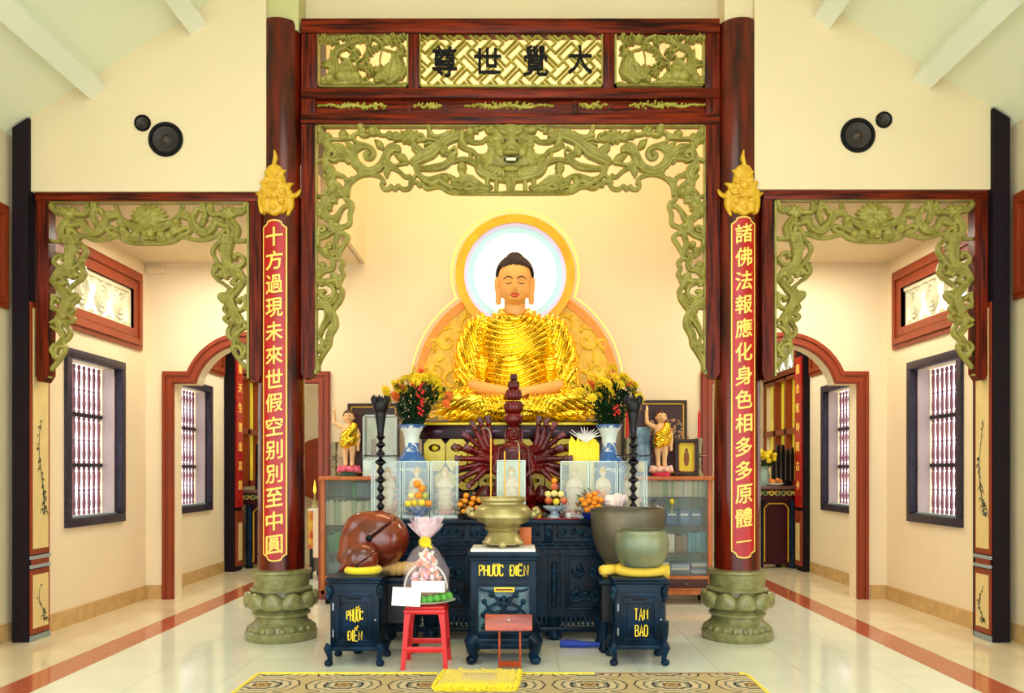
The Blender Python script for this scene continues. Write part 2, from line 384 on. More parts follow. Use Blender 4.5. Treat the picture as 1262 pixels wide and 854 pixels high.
m_ink = mat('dark_green_ink', (44, 56, 36), .6)

# ---------------------------------------------------------------- floor of tiles
SL, SR = (-3.59, -3.31), (3.13, 3.41)
slab = MB().box((-9, -6, -.12), (9, 16, -.012)); fl = slab.build('floor', m_grout); struct(fl, 'glossy pale tiled floor with red border strips')
MB().box((-4.55, -3, -.012), (4.4, 4.69, 0)).build('near_paving', m_tile, fl)
xs = [round(.3+.6*k, 3) for k in range(-6, 5)]; xs = [SL[1]]+[x for x in xs if SL[1]+.1 < x < SR[0]-.1]+[SR[0]]
cols = [(-4.5, -4.19, 0), (-4.19, SL[0], 0), (SL[0], SL[1], 2)]+[(a, b, 1) for a, b in zip(xs[:-1], xs[1:])]+[(SR[0], SR[1], 2), (SR[1], 4.0, 0), (4.0, 4.37, 0)]
rows = [4.7+.6*k for k in range(0, 14)]
cache = {}
for a, b, kind in cols:
    for y in rows:
        key = (round(b-a, 3), kind)
        if key not in cache:
            g = .0018; t = MB().box((-(b-a)/2+g, -.3+g, -.012), ((b-a)/2-g, .3-g, 0)).build('floor_tile', (m_tilew, m_tile, m_strip)[kind], fl, smooth=0); cache[key] = t.data; t.location = ((a+b)/2, y+.3, 0)
        else: instance(cache[key], 'floor_tile' if kind != 2 else 'border_tile', fl, ((a+b)/2, y+.3, 0))
MB().box((-4.5, 13.1, -.012), (4.4, 15.1, 0)).build('far_paving', m_tilew, fl)

# ---------------------------------------------------------------- walls
GY = 7.12
def zl(x): return 4.574+.64*(x+4.328)
def zr(x): return 4.668+.615*(4.167-x)
AC = 3.93
xl = X(328, GY); xr = X(930, GY)
o = MB().prism([(-4.285, 3.95), (xl, 3.95), (xl, zl(xl)+.05), (-4.285, zl(-4.285)+.05)], GY, GY+.12).build('wall_gable_left', m_wallup, smooth=0); struct(o, 'pale yellow gable wall above the left carved screen')
o = MB().prism([(xr, 3.97), (4.135, 3.97), (4.135, zr(4.135)+.05), (xr, zr(xr)+.05)], GY, GY+.12).build('wall_gable_right', m_wallup, smooth=0); struct(o, 'pale yellow gable wall above the right carved screen')
zc = Z(32, 7.42)
o = MB().prism([(xl, zc), (xr, zc), (xr, zr(xr)), (-.09, 7.3), (xl, zl(xl))], 7.42, 7.56).build('wall_above_lintel', m_wallup, smooth=0); struct(o, 'pale yellow wall strip above the lintel')
MB().box((X(329, 7.18), 7.18, 5.40), (X(368, 7.18), 7.42, 7.0)).build('concrete_pier', mat('grey_green_concrete', (196, 194, 134), .8), o)
MB().box((X(893, 7.18), 7.18, 5.40), (X(929, 7.18), 7.42, 7.0)).build('concrete_pier', m_wallup, o)
# hall side walls: tall openings towards the front, solid wall near the gable, a transom window in it
def rect(a0, a1, b0, b1): return [(a0, b0), (a1, b0), (a1, b1), (a0, b1)]
def sidewall(name, x0, x1, holes, y0, y1, z1, m, label):
    o = shape2d(name, rect(y0, y1, 0, z1), holes, x0, x1, m, axis='x'); struct(o, label); return o
hl = sidewall('wall_left', -4.72, -4.5, [rect(-1.8, .8, .05, 3.0), rect(1.6, 4.4, .05, 3.0), rect(5.6, 6.95, Z(370, 7.1)+.1, Z(262, 7.1)-.1)], -2.5, 7.3, 4.55, m_wallup, 'cream hall wall at the far left')
hr = sidewall('wall_right', 4.36, 4.58, [rect(-1.8, .8, .05, 3.0), rect(1.6, 4.4, .05, 3.0), rect(5.6, 6.95, Z(360, 7.1)+.1, Z(252, 7.1)-.1)], -2.5, 7.3, 4.6, m_wallup, 'cream hall wall at the far right')
# aisle and far room side walls with their windows
WB, WT = .945, 2.69
def aisle_holes(sh): return [rect(7.87+sh, 8.87, WB+.08, WT-.08), rect(7.62, 9.1, 3.07, 3.5), rect(10.38, 11.42, WB+.08, WT-.08), rect(10.2, 11.8, 3.07, 3.5), rect(12.6, 14.1, 1.3, 3.55)]
al = sidewall('wall_aisle_left', -4.6, -4.37, aisle_holes(0), 7.41, 15.1, AC, m_wall, 'cream aisle wall with barred windows on the left')
ar = sidewall('wall_aisle_right', 4.30, 4.53, aisle_holes(.06), 7.41, 15.1, AC, m_wall, 'cream aisle wall with barred windows on the right')
# partition with two arched doorways
PY = 9.5
def arch(cx, hw, zs, r, zc_, n=18):
    pts = [(cx-hw, 0), (cx-hw, zs)]; a0 = math.asin(min(.99, (zs-zc_)/r))
    for i in range(n+1): a = PI-a0-(PI-2*a0)*i/n; pts.append((cx+r*math.cos(a), zc_+r*math.sin(a)))
    return pts+[(cx+hw, zs), (cx+hw, 0)]
DL, DR = -3.19, 3.10
hole = lambda c: [(x, max(z, .0)) for x, z in arch(c, .845, 2.515, .605, 2.37)]
outer = [(-4.6, 0)]
for c in (DL, DR): outer += hole(c)
outer += [(4.53, 0), (4.53, 7.35), (-4.6, 7.35)]
pw = shape2d('wall_partition', outer, [], PY, PY+.2, m_wall); struct(pw, 'cream wall behind the altar with two arched doorways')
for i, c in enumerate((DL, DR)):
    mb = None; fr = thing('door_%d' % (i+1), 'red-brown moulded arched door frame on the %s' % ('left' if i == 0 else 'right'), 'door frame', (c, PY, 0)); struct(fr)
    for k, (ow, oz, orr, iw, iz, ir, d, mm) in enumerate(((.98, 2.66, .75, .845, 2.515, .605, .035, m_trim), (.965, 2.645, .735, .935, 2.61, .70, .055, m_trim), (.90, 2.575, .665, .86, 2.53, .62, .05, m_trim))):
        po = arch(c, ow, oz, orr, 2.37); pi_ = arch(c, iw, iz, ir, 2.37)
        mb = shape2d(None, po+pi_[::-1], [], PY-d, PY+.001, mm)
        mb.build(('casing', 'raised_moulding', 'inner_moulding')[k], mm, fr, smooth=0)
o = MB().box((-4.7, 15.0, 0), (4.6, 15.2, AC)).build('wall_far', m_wall); struct(o, 'cream end wall of the far room')
# ceilings
t = .12
xm = -.09
o = MB().add([(x, y, z) for y in (-2.5, GY+.3) for x, z in ((-4.8, zl(-4.8)), (xm, 7.3), (4.7, zr(4.7)), (4.7, zr(4.7)+t), (xm, 7.3+t), (-4.8, zl(-4.8)+t))],
    [(0, 1, 7, 6), (1, 2, 8, 7), (3, 4, 10, 9), (4, 5, 11, 10), (0, 5, 4, 1), (1, 4, 3, 2), (6, 7, 10, 11), (7, 8, 9, 10), (0, 6, 11, 5), (2, 3, 9, 8)]).build('ceiling', m_ceil, smooth=0)
struct(o, 'white sloping hall ceiling')
def purlin(x, zz, sl, name='ceiling_beam'):
    a = math.atan(sl); s_ = MB()
    s_.box((x-.085, -2.4, zz-.16), (x+.085, GY, zz+.02), rot=(0, -a, 0))
    q = s_.build(name, m_beam, o, smooth=0); return q
for x in (-3.74, -2.86, -1.98, -1.1): purlin(x, zl(x)+.0, .64)
for x in (3.57, 2.70, 1.83, .96): purlin(x, zr(x)+.0, -.615)
o = MB().plate([(-4.28, GY+.12), (-1.85, GY+.12), (-1.85, PY), (-4.6, PY), (-4.6, 7.42), (-4.28, 7.42)], 'z', AC, AC+.3).build('ceiling_aisle_left', m_wall, smooth=0); struct(o, 'low cream ceiling of the left aisle')
o = MB().plate([(2.0, GY+.12), (4.13, GY+.12), (4.13, 7.42), (4.53, 7.42), (4.53, PY), (2.0, PY)], 'z', AC, AC+.3).build('ceiling_aisle_right', m_wall, smooth=0); struct(o, 'low cream ceiling of the right aisle')
o = MB().box((-4.6, PY+.2, AC), (4.53, 15.2, AC+.2)).build('ceiling_far_room', m_ceil, smooth=0); struct(o, 'pale ceiling of the far room')
o = MB().box((-2.0, 7.56, 7.3), (2.0, PY, 7.45)).build('ceiling_altar', m_wall, smooth=0); struct(o, 'cream ceiling over the altar')
for i, (xa, xb) in enumerate(((-1.86, -1.80), (1.95, 2.0))):
    o = MB().box((xa, 7.575, AC+.0), (xb, PY, 7.3)).box((min(xa, (-2.5, 2.5)[i]), 7.565, AC), (max(xb, (-2.5, 2.5)[i]), 7.574, 7.3)).build('wall_altar_%s' % ('left', 'right')[i], m_wall, smooth=0); struct(o, 'cream upper side wall over the altar, %s' % ('left', 'right')[i])
# small ledge in the top corner of the left aisle
tr = MB().box((X(181, PY), PY-.05, Z(338, PY)), (X(204, PY), PY, Z(331, PY))).build('trim_1', m_wall, smooth=0); struct(tr)

# skirting of tan tiles, single tiles as parts
def skirt(name, p0, p1, nrm, h=.16, th=.018):
    d = Vector((p1[0]-p0[0], p1[1]-p0[1], 0)); L_ = d.length; n = max(1, round(L_/.4)); d.normalize(); root = None
    for i in range(n):
        a = Vector((*p0, 0))+d*(L_*i/n+.0015); b = Vector((*p0, 0))+d*(L_*(i+1)/n-.0015); q = Vector((nrm[0]*th, nrm[1]*th, 0))
        v = [a, b, b+q, a+q]; mb = MB().add([tuple(p) for p in v]+[(p.x, p.y, h) for p in v], [(0, 1, 2, 3), (7, 6, 5, 4), (0, 4, 5, 1), (1, 5, 6, 2), (2, 6, 7, 3), (3, 7, 4, 0)])
        if root is None: root = bpy.data.objects.new(name, None); C.objects.link(root); root.location = a; struct(root)
        mb.build('skirting_tile', m_base, root, smooth=0)
skirt('baseboard_left', (-4.5, 5.2), (-4.5, 7.17), (1, 0)); skirt('baseboard_right', (4.36, 5.2), (4.36, 7.17), (-1, 0))
skirt('baseboard_aisle_left', (-4.37, 7.52), (-4.37, 9.48), (1, 0)); skirt('baseboard_aisle_right', (4.30, 7.52), (4.30, 9.48), (-1, 0))
skirt('baseboard_partition_left', (-4.35, 9.5), (-4.18, 9.5), (0, -1)); skirt('baseboard_partition_right', (4.1, 9.5), (4.28, 9.5), (0, -1))
skirt('baseboard_far_left', (-4.37, 9.75), (-4.37, 11.97), (1, 0)); skirt('baseboard_far_right', (4.30, 9.75), (4.30, 11.97), (-1, 0))

# ---------------------------------------------------------------- barred windows
prof = [(.006, 0), (.02, .01), (.02, .04), (.011, .055), (.019, .07), (.022, .12), (.016, .2), (.012, .235), (.02, .25), (.012, .265), (.016, .30), (.022, .38), (.019, .43), (.011, .445), (.02, .46), (.02, .49), (.006, .50)]
def barred(idx, side, xin, xout, y0, y1, label):
    s_ = 1 if side == 'l' else -1
    r = thing('window_%d' % idx, label, 'window', (xin, (y0+y1)/2, WB)); struct(r)
    fw = .09
    f = MB()
    a, b = xin-.02*s_*0, xin+.035*s_
    for (c0, c1, d0, d1) in ((y0, y1, WB, WB+fw), (y0, y1, WT-fw, WT), (y0, y0+fw, WB+fw, WT-fw), (y1-fw, y1, WB+fw, WT-fw)):
        f.box((min(xin-.05*s_, b), c0, d0), (max(xin-.05*s_, b), c1, d1), bev=.008)
    f.build('frame', m_winf, r)
    sill = MB().box((min(xin-.14*s_, xin-.03*s_), y0+fw, WB+fw-.005), (max(xin-.14*s_, xin-.03*s_), y1-fw, WB+fw+.012)); sill.build('sill', mat('grey_blue_sill', (130, 150, 140), .5), r)
    MB().box((min(xin-.045*s_, xout+.06*s_), y1-fw-.022, WB+fw), (max(xin-.045*s_, xout+.06*s_), y1-fw-.004, WT-fw)).build('shutter', mat('lilac_grey_shutter', (196, 176, 176), .5), r)
    H = (WT-WB-2*fw); xb = xout+.03*s_; n = 10; nr = 3
    for j in range(1, nr):
        z = WB+fw+H*j/nr; MB().box((xb-.025, y0+fw-.02, z-.02), (xb+.025, y1-fw+.02, z+.02)).build('rail', m_win2, r)
    hh = H/nr-.0; me = None
    for j in range(nr):
        for i in range(n):
            y = y0+fw+(y1-y0-2*fw)*(i+.5)/n
            if me is None:
                q = MB().lathe([(a_*.92, z_*hh/.5) for a_, z_ in prof], seg=10).build('baluster', m_bal, None); me = q.data; bpy.data.objects.remove(q)
            instance(me, 'baluster', r, (xb-xin, y-(y0+y1)/2, fw+H*j/nr))
    return r
barred(1, 'l', -4.37, -4.6, 7.79, 8.95, 'black framed window with purple balusters on the left aisle wall')
barred(2, 'r', 4.30, 4.53, 7.85, 8.95, 'black framed window with purple balusters on the right aisle wall')
barred(3, 'l', -4.37, -4.6, 10.3, 11.5, 'black framed baluster window seen through the left arch')
barred(4, 'r', 4.30, 4.53, 10.3, 11.5, 'black framed baluster window seen through the right arch')

# transom windows with white pierced concrete scrollwork in a moulded red-brown frame
def transom(idx, s_, xin, y0, y1, z0, z1, fw, label, lattice=True):
    r = thing('window_%d' % idx, label, 'window', (xin, (y0+y1)/2, z0)); struct(r)
    for k, (g, d) in enumerate(((0, .03), (fw*.22, .055), (fw*.62, .035))):
        f = MB(); a, b = sorted((xin-.02*s_, xin+d*s_)); w0 = g; w1 = fw if k != 1 else fw*.5
        for (c0, c1, d0, d1) in ((y0+w0, y1-w0, z0+w0, z0+w1), (y0+w0, y1-w0, z1-w1, z1-w0), (y0+w0, y0+w1, z0+w1, z1-w1), (y1-w1, y1-w0, z0+w1, z1-w1)):
            f.box((a, c0, d0), (b, c1, d1))
        f.build(('frame', 'raised_moulding', 'inner_moulding')[k], m_trim, r, smooth=0)
    if not lattice: return r
    g = MB(); xc = xin-.035*s_; Y0, Y1, Z0, Z1 = y0+fw, y1-fw, z0+fw, z1-fw; H = Z1-Z0; W_ = Y1-Y0
    def tb(pts, rr): g.tube([(xc, a, b) for a, b in pts], rr, seg=6)
    tb([(Y0, Z0+.02), (Y1, Z0+.02)], .022); tb([(Y0, Z1-.02), (Y1, Z1-.02)], .022); tb([(Y1-.02, Z0), (Y1-.02, Z1)], .022); tb([(Y0+.02, Z0), (Y0+.02, Z1)], .022)
    n = 4
    for i in range(n):
        cy = Y0+W_*(i+.5)/n; cz = (Z0+Z1)/2; w_ = W_/n
        for sg in (1, -1):
            pts = []
            for k in range(15): a = k*.55; q = H*.40*(1-.055*k); pts.append((cy+sg*q*math.cos(a)*w_/H*.85, cz+sg*q*math.sin(a)))
            tb(pts, .024)
        g.ball((xc, cy, cz), (.02, .07, .07), seg=8, rings=6)
        for k in range(6): a = k*PI/3; g.ball((xc, cy+.09*math.cos(a), cz+.07*math.sin(a)), (.015, .045, .035), seg=6, rings=5)
    for i in range(9):
        cy = Y0+W_*(i+.5)/9
        for zz in (Z0+.055, Z1-.055): g.ball((xc, cy, zz), (.018, .055, .022), seg=6, rings=4)
    g.build('pierced_lattice', m_lat, r, smooth=60)
    return r
transom(5, 1, -4.37, 7.36, 9.35, 2.88, 3.76, .22, 'transom window with white pierced scrollwork on the left aisle wall')
transom(6, -1, 4.30, 7.36, 9.30, 2.88, 3.76, .22, 'transom window with white pierced scrollwork on the right aisle wall')
transom(7, 1, -4.37, 10.0, 11.95, 2.88, 3.76, .22, 'transom window high beyond the left arch')
transom(8, -1, 4.30, 10.0, 11.95, 2.88, 3.76, .22, 'transom window high beyond the right arch')
transom(9, 1, -4.5, 5.4, 7.11, Z(381, 7.1), Z(254, 7.1), .2, 'red-brown window frame at the left photo edge')
transom(10, -1, 4.36, 5.4, 7.12, Z(370, 7.1), Z(240, 7.1), .2, 'red-brown window frame at the right photo edge')
m_yel = mat('glowing_yellow_glass', (214, 196, 50), .3, var=.3, scale=3, emit=.55)  # opaque panes given a glow that stands in for daylight through glass
for idx, s_, xin in ((11, 1, -4.37), (12, -1, 4.30)):
    r = transom(idx, s_, xin, 12.5, 14.2, 3.0, 3.66, .11, 'yellow glazed window with pierced transom in the far %s' % ('left' if s_ > 0 else 'right')+' bay')
    f = MB(); a, b = sorted((xin-.14*s_, xin+.03*s_))
    for c0 in (12.5, 13.0, 13.55, 14.12): f.box((a, c0, 1.25), (b, c0+.08, 3.0))
    for d0 in (1.25, 2.08, 2.95): f.box((a, 12.5, d0), (b, 14.2, d0+.09))
    f.build('glazing_frame', m_trim, r, smooth=0)
    for i in range(3):
        for j in range(2):
            y = 12.58+.545*i; z = (1.34, 2.17)[j]
            xx = xin-.08*s_; MB().box((xx-.004, y, z), (xx+.004, y+.49, z+.8)).build('yellow_pane', m_yel, r, smooth=0)

# ---------------------------------------------------------------- dark posts with boards on their inner faces
def post(x0, x1, y0, y1, ztop, zside, name, label):
    o = MB().prism([(x0, 0), (x1, 0), (x1, ztop(x1)), (x0, ztop(x0))], y0, y1).build(name, m_dark, smooth=0); tag(o, label, 'post', 'dark square posts'); return o
post(X(15, 7.08), -4.287, 7.08, 7.40, lambda x: zl(x)-.02, 0, 'dark_post', 'tall dark square post at the left of the hall gable')
post(4.137, X(1245, 7.08), 7.08, 7.40, lambda x: zr(x)-.02, 0, 'dark_post', 'tall dark square post at the right of the hall gable')
post(-4.36, -4.21, 12.0, 12.3, lambda x: AC, 0, 'dark_post', 'dark square post seen through the left arch')
post(4.2, 4.295, 12.0, 12.3, lambda x: AC, 0, 'dark_post', 'dark square post seen through the right arch')
# painted bamboo boards on the two near posts
def bamboo_board(s_, xf, y0, y1, label):
    r = thing('painted_board', label, 'board', (xf, (y0+y1)/2, .05), 'painted boards on the near posts')
    def bx(a0, a1, z0, z1, d0, d1, name, m, lab=None):
        a, b = sorted((xf+d0*s_, xf+d1*s_)); q = MB().box((a, a0, z0), (b, a1, z1)).build(name, m, r, smooth=0)
        if lab: q['label'] = lab
    for (z0, z1) in ((.06, .63), (.76, 2.98)):
        bx(y0, y1, z0, z1, 0, .012, 'backing_panel', m_trim); bx(y0+.03, y1-.03, z0+.05, z1-.05, .012, .018, 'painted_panel', m_paint, 'cream panel with a painted plant')
        g = MB(); rr = random.Random(int(z0*100)+int(s_*5)); pts = []
        base, top = (z0+.1, z1-.15) if z0 < .5 else (z0+.35, 1.95)
        for k in range(9): u = k/8; pts.append((xf+.0195*s_, (y0+y1)/2+.05*math.sin(u*5+s_)*(1-u*.4), base+(top-base)*u))
        g.tube(pts, [.006*(1-.8*i/8)+.001 for i in range(9)], seg=5, flat=.3)
        for k in range(46 if z0 > .5 else 16):
            u = rr.random()**1.8; z = base+(top-base)*u; yc = (y0+y1)/2+.05*math.sin(u*5+s_); a = rr.uniform(-1, 1); l = rr.uniform(.03, .075)*(1.1-.6*u)
            g.tube([(xf+.0195*s_, yc, z), (xf+.0205*s_, yc+l*.6*a, z+l*.2), (xf+.0195*s_, yc+l*a, z-l*.4)], [.002, .008, .001], seg=4, flat=.3)
        g.build('plant_painting', m_ink, r, smooth=0)
    for z0 in (.64, .72): bx(y0, y1, z0, z0+.03, 0, .025, 'crossbar', mat('pale_blue_bar', (150, 160, 160), .4), 'pale grey-blue crossbar')
    bx(y0+.02, y1-.02, .67, .72, .0, .015, 'middle_block', m_trim)
    bx(y0, y1, .0, .05, 0, .02, 'foot_block', mat('grey_blue_foot', (140, 150, 140), .5), 'grey-blue foot block')
bamboo_board(1, -4.286, 7.10, 7.385, 'narrow board painted with a bamboo spray on the left dark post')
bamboo_board(-1, 4.136, 7.10, 7.35, 'narrow board painted with a leafy spray on the right dark post')
# red couplet boards on the far posts
def far_couplet(s_, xf, y0, y1, txt, label):
    r = thing('couplet_board', label, 'sign', (xf, (y0+y1)/2, .1), 'red couplet boards on the far posts')
    def bx(a0, a1, z0, z1, d0, d1, name, m):
        a, b = sorted((xf+d0*s_, xf+d1*s_)); MB().box((a, a0, z0), (b, a1, z1)).build(name, m, r, smooth=0)
    bx(y0, y1, .95, 3.2, 0, .03, 'red_panel', m_red); bx(y0, y1, .08, .9, 0, .03, 'lower_panel', m_trim); bx(y0+.05, y1-.05, .16, .72, .03, .036, 'painted_panel', m_paint)
    for i, ch in enumerate(txt):
        v, f = glyph(ch, .02, ext=.5); h = .15; z = 3.02-.29*i
        mb = MB().add([(xf+s_*(.03+.006*(c+.5)), (y0+y1)/2+(-s_)*a*h*-1*1.0, z+b*h) for a, b, c in v], f); mb.build('character', m_goldtxt, r, smooth=0)
far_couplet(1, -4.21, 12.02, 12.28, '南天生聖出其間', 'red couplet board with gold characters seen through the left arch')
far_couplet(-1, 4.2, 12.02, 12.28, '德合乾坤照古今', 'red couplet board with gold characters seen through the right arch')

# ---------------------------------------------------------------- wall speakers, flush in the gable
def speaker(px, py, r, label, grp):
    c = P(px, py, GY); t = thing('wall_speaker', label, 'speaker', c, grp)
    MB().lathe([(r*.0, 0), (r, 0), (r, .012), (r*.93, .022), (r*.8, .02), (r*.78, .008)], c, 40, rot=(PI/2, 0, 0), cap=False).build('rim', m_black, t)
    MB().lathe([(r*.8, .006), (r*.74, .014), (r*.62, .01), (r*.3, .002), (r*.26, .008), (.001, .014)], c, 32, rot=(PI/2, 0, 0), cap=False).build('cone', mat('dark_speaker_cone', (44, 34, 32), .5, var=.4, scale=30), t)
    MB().ball((c[0], c[1]-.012, c[2]), (r*.2, r*.07, r*.2)).build('dust_cap', mat('speaker_cap', (64, 44, 38), .4), t)
speaker(204.5, 172, .152, 'large round black speaker on the left gable wall', 'round wall speakers'); speaker(176, 152, .072, 'small round black tweeter on the left gable wall', 'round wall speakers')
speaker(1057, 167, .152, 'large round black speaker on the right gable wall', 'round wall speakers'); speaker(1089, 148, .072, 'small round black tweeter on the right gable wall', 'round wall speakers')
# ---------------------------------------------------------------- columns
CY = 7.3; CR = .2
def column(px, label):
    x = X(px, CY); r = thing('lacquered_column', label, 'column', (x, CY, 0), 'lacquered columns on lotus bases')
    MB().lathe([(CR*1.02, .60), (CR*1.02, 1.2), (CR, 3), (CR*.98, 5.44), (CR*.92, 5.48), (0.001, 5.485)], (x, CY, 0), 48).build('shaft', m_colw, r)
    b = MB().lathe([(.30, 0), (.315, .02), (.315, .07), (.30, .085)], (x, CY, 0), 48).build('base_plinth', m_base_green, r)
    MB().lathe([(.28, .085), (.275, .13), (.235, .16), (.22, .20), (.25, .215), (.255, .235), (.235, .25), (.22, .27), (.235, .285), (.20, .62)], (x, CY, 0), 48).build('base_core', m_base_green, r)
    pe = MB()                       # lower ring of small acanthus leaves
    for i in range(20):
        a = 2*PI*i/20; pe.ball((x+.262*math.cos(a), CY+.262*math.sin(a), .105), (.045, .035, .03), 8, 6, rot=(0, .5, a))
    pe.build('lower_leaf_ring', m_base_green, r)
    for i in range(10):             # fat lotus petals, single parts
        a = 2*PI*(i+.5)/10; q = MB(); q.ball((0, 0, 0), (.07, .105, .075), 14, 10)
        q.v = [(vx*(1+.0*vz)+.03*(vz/.075)**2*(1 if vx > 0 else 0), vy*(1-.35*(vz/.075)), vz) for vx, vy, vz in q.v]
        M_ = Matrix.Rotation(a, 3, 'Z'); q.v = [tuple(M_ @ Vector((vx+.255, vy, vz))+Vector((x, CY, .355))) for vx, vy, vz in q.v]
        q.build('lotus_petal', m_base_green, r)
    MB().lathe([(.24, .27), (.262, .285), (.262, .30), (.25, .31)], (x, CY, 0), 48).build('lower_rim', m_base_green, r)
    MB().lathe([(.22, .43), (.27, .435), (.272, .452), (.245, .465), (.24, .47), (.245, .52), (.25, .58), (.265, .595), (.265, .615), (.2, .625)], (x, CY, 0), 48).build('upper_band', m_base_green, r)
    be = MB().ball((0, 0, 0), .026, 10, 8).build('bead', m_base_green, r); be.location = (.25, 0, .545)
    for i in range(1, 18):
        a = 2*PI*i/18; instance(be.data, 'bead', r, (.25*math.cos(a), .25*math.sin(a), .545))
    return r
m_base_green = mat('green_gold_painted_concrete', (148, 146, 94), .3, col2=(112, 112, 66), scale=14, bump=.2, bscale=40, coat=.15)
column(347, 'red lacquered column on a green lotus base, left of the altar')
column(908.5, 'red lacquered column on a green lotus base, right of the altar')

# curved couplet boards on the columns; the characters are bent with the board
_cg = {}
def cutglyph(ch, bold):
    if ch in _cg: return _cg[ch]
    v, f = glyph(ch, bold, ext=.5); me = bpy.data.meshes.new('t'); me.from_pydata(v.tolist(), [], f); bm = bmesh.new(); bm.from_mesh(me)
    for k in range(-4, 5): bmesh.ops.bisect_plane(bm, geom=bm.verts[:]+bm.edges[:]+bm.faces[:], plane_co=(k*.1+.003, 0, 0), plane_no=(1, 0, 0))
    bm.verts.index_update(); _cg[ch] = (np.array([p.co[:] for p in bm.verts]), [[q.index for q in g.verts] for g in bm.faces]); bm.free(); bpy.data.meshes.remove(me); return _cg[ch]
def couplet(pxc, pxcol, y0, y1, txt, label):
    xc = X(pxcol, CY); R0 = CR+.006; zt, zb = Z(y0, 7.1), Z(y1, 7.1); hw = .103
    r = thing('couplet_board', label, 'sign', (xc, CY-R0, zb), 'curved couplet boards on the columns')
    tw = (pxc-338)/1000*0
    def bend(px_, z, d, tw=0): a = px_/R0; return (xc+(R0+d)*math.sin(a), CY-(R0+d)*math.cos(a), z)
    def sheet(hw_, zt_, zb_, nt, d0, d1, name, m, notch):
        # notched rounded ends
        top = [(-hw_, -notch), (-hw_*.82, -notch*.85), (-hw_*.62, -notch*.55), (-hw_*.58, -notch*.25), (-hw_*.35, -.004), (0, 0)]
        top = top+[(-a, b) for a, b in top[-2::-1]]
        L_ = [(a, zt_+b) for a, b in top]; B_ = [(a, zb_-b) for a, b in top]
        v = []; f = []; n = len(L_); m_ = 14
        for i in range(n):
            for k in range(m_+1):
                z = L_[i][1]+(B_[i][1]-L_[i][1])*k/m_; v.append(bend(L_[i][0], z, d1))
        for i in range(n):
            for k in range(m_+1):
                z = L_[i][1]+(B_[i][1]-L_[i][1])*k/m_; v.append(bend(L_[i][0], z, d0))
        N = n*(m_+1)
        for i in range(n-1):
            for k in range(m_): a = i*(m_+1)+k; f.append((a, a+m_+1, a+m_+2, a+1)); f.append((a+N, a+N+1, a+N+m_+2, a+N+m_+1))
        for i in range(n-1): a = i*(m_+1); f.append((a, a+N, a+N+m_+1, a+m_+1)); a += m_; f.append((a, a+m_+1, a+N+m_+1, a+N))
        for k in range(m_): f.append((k, k+1, k+1+N, k+N)); a = (n-1)*(m_+1)+k; f.append((a, a+N, a+N+1, a+1))
        return MB().add(v, f).build(name, m, r, smooth=50)
    sheet(hw, zt, zb, 8, 0, .014, 'gold_border', m_goldtxt, .06); sheet(hw-.012, zt-.013, zb+.013, 8, .002, .0165, 'red_panel', m_red, .055)
    n = len(txt); step = (zt-zb-.30)/(n-1)
    for i, ch in enumerate(txt):
        v, f = cutglyph(ch, .014); w_ = v[:, :2].max(0)-v[:, :2].min(0); h = .165; wd = .135 if ch != '一' else .12
        sx = wd/max(w_[0], .5); sz = h/max(w_[1], .62) if ch != '一' else .11
        z = zt-.15-step*i; sk = .16
        mb = MB().add([bend(a*sx, z+b*sz+sk*a*sx, .0165+.008*(c+.5)) for a, b, c in v], f); mb.build('character', m_goldtxt, r, smooth=0)
couplet(342.5, 347, 271, 692, '十方過現未來世假空别別至中圓', 'red couplet board of fourteen gold characters on the left column')
couplet(913.5, 908.5, 267, 688, '諸佛法報應化身色相多多原體一', 'red couplet board of fourteen gold characters on the right column')

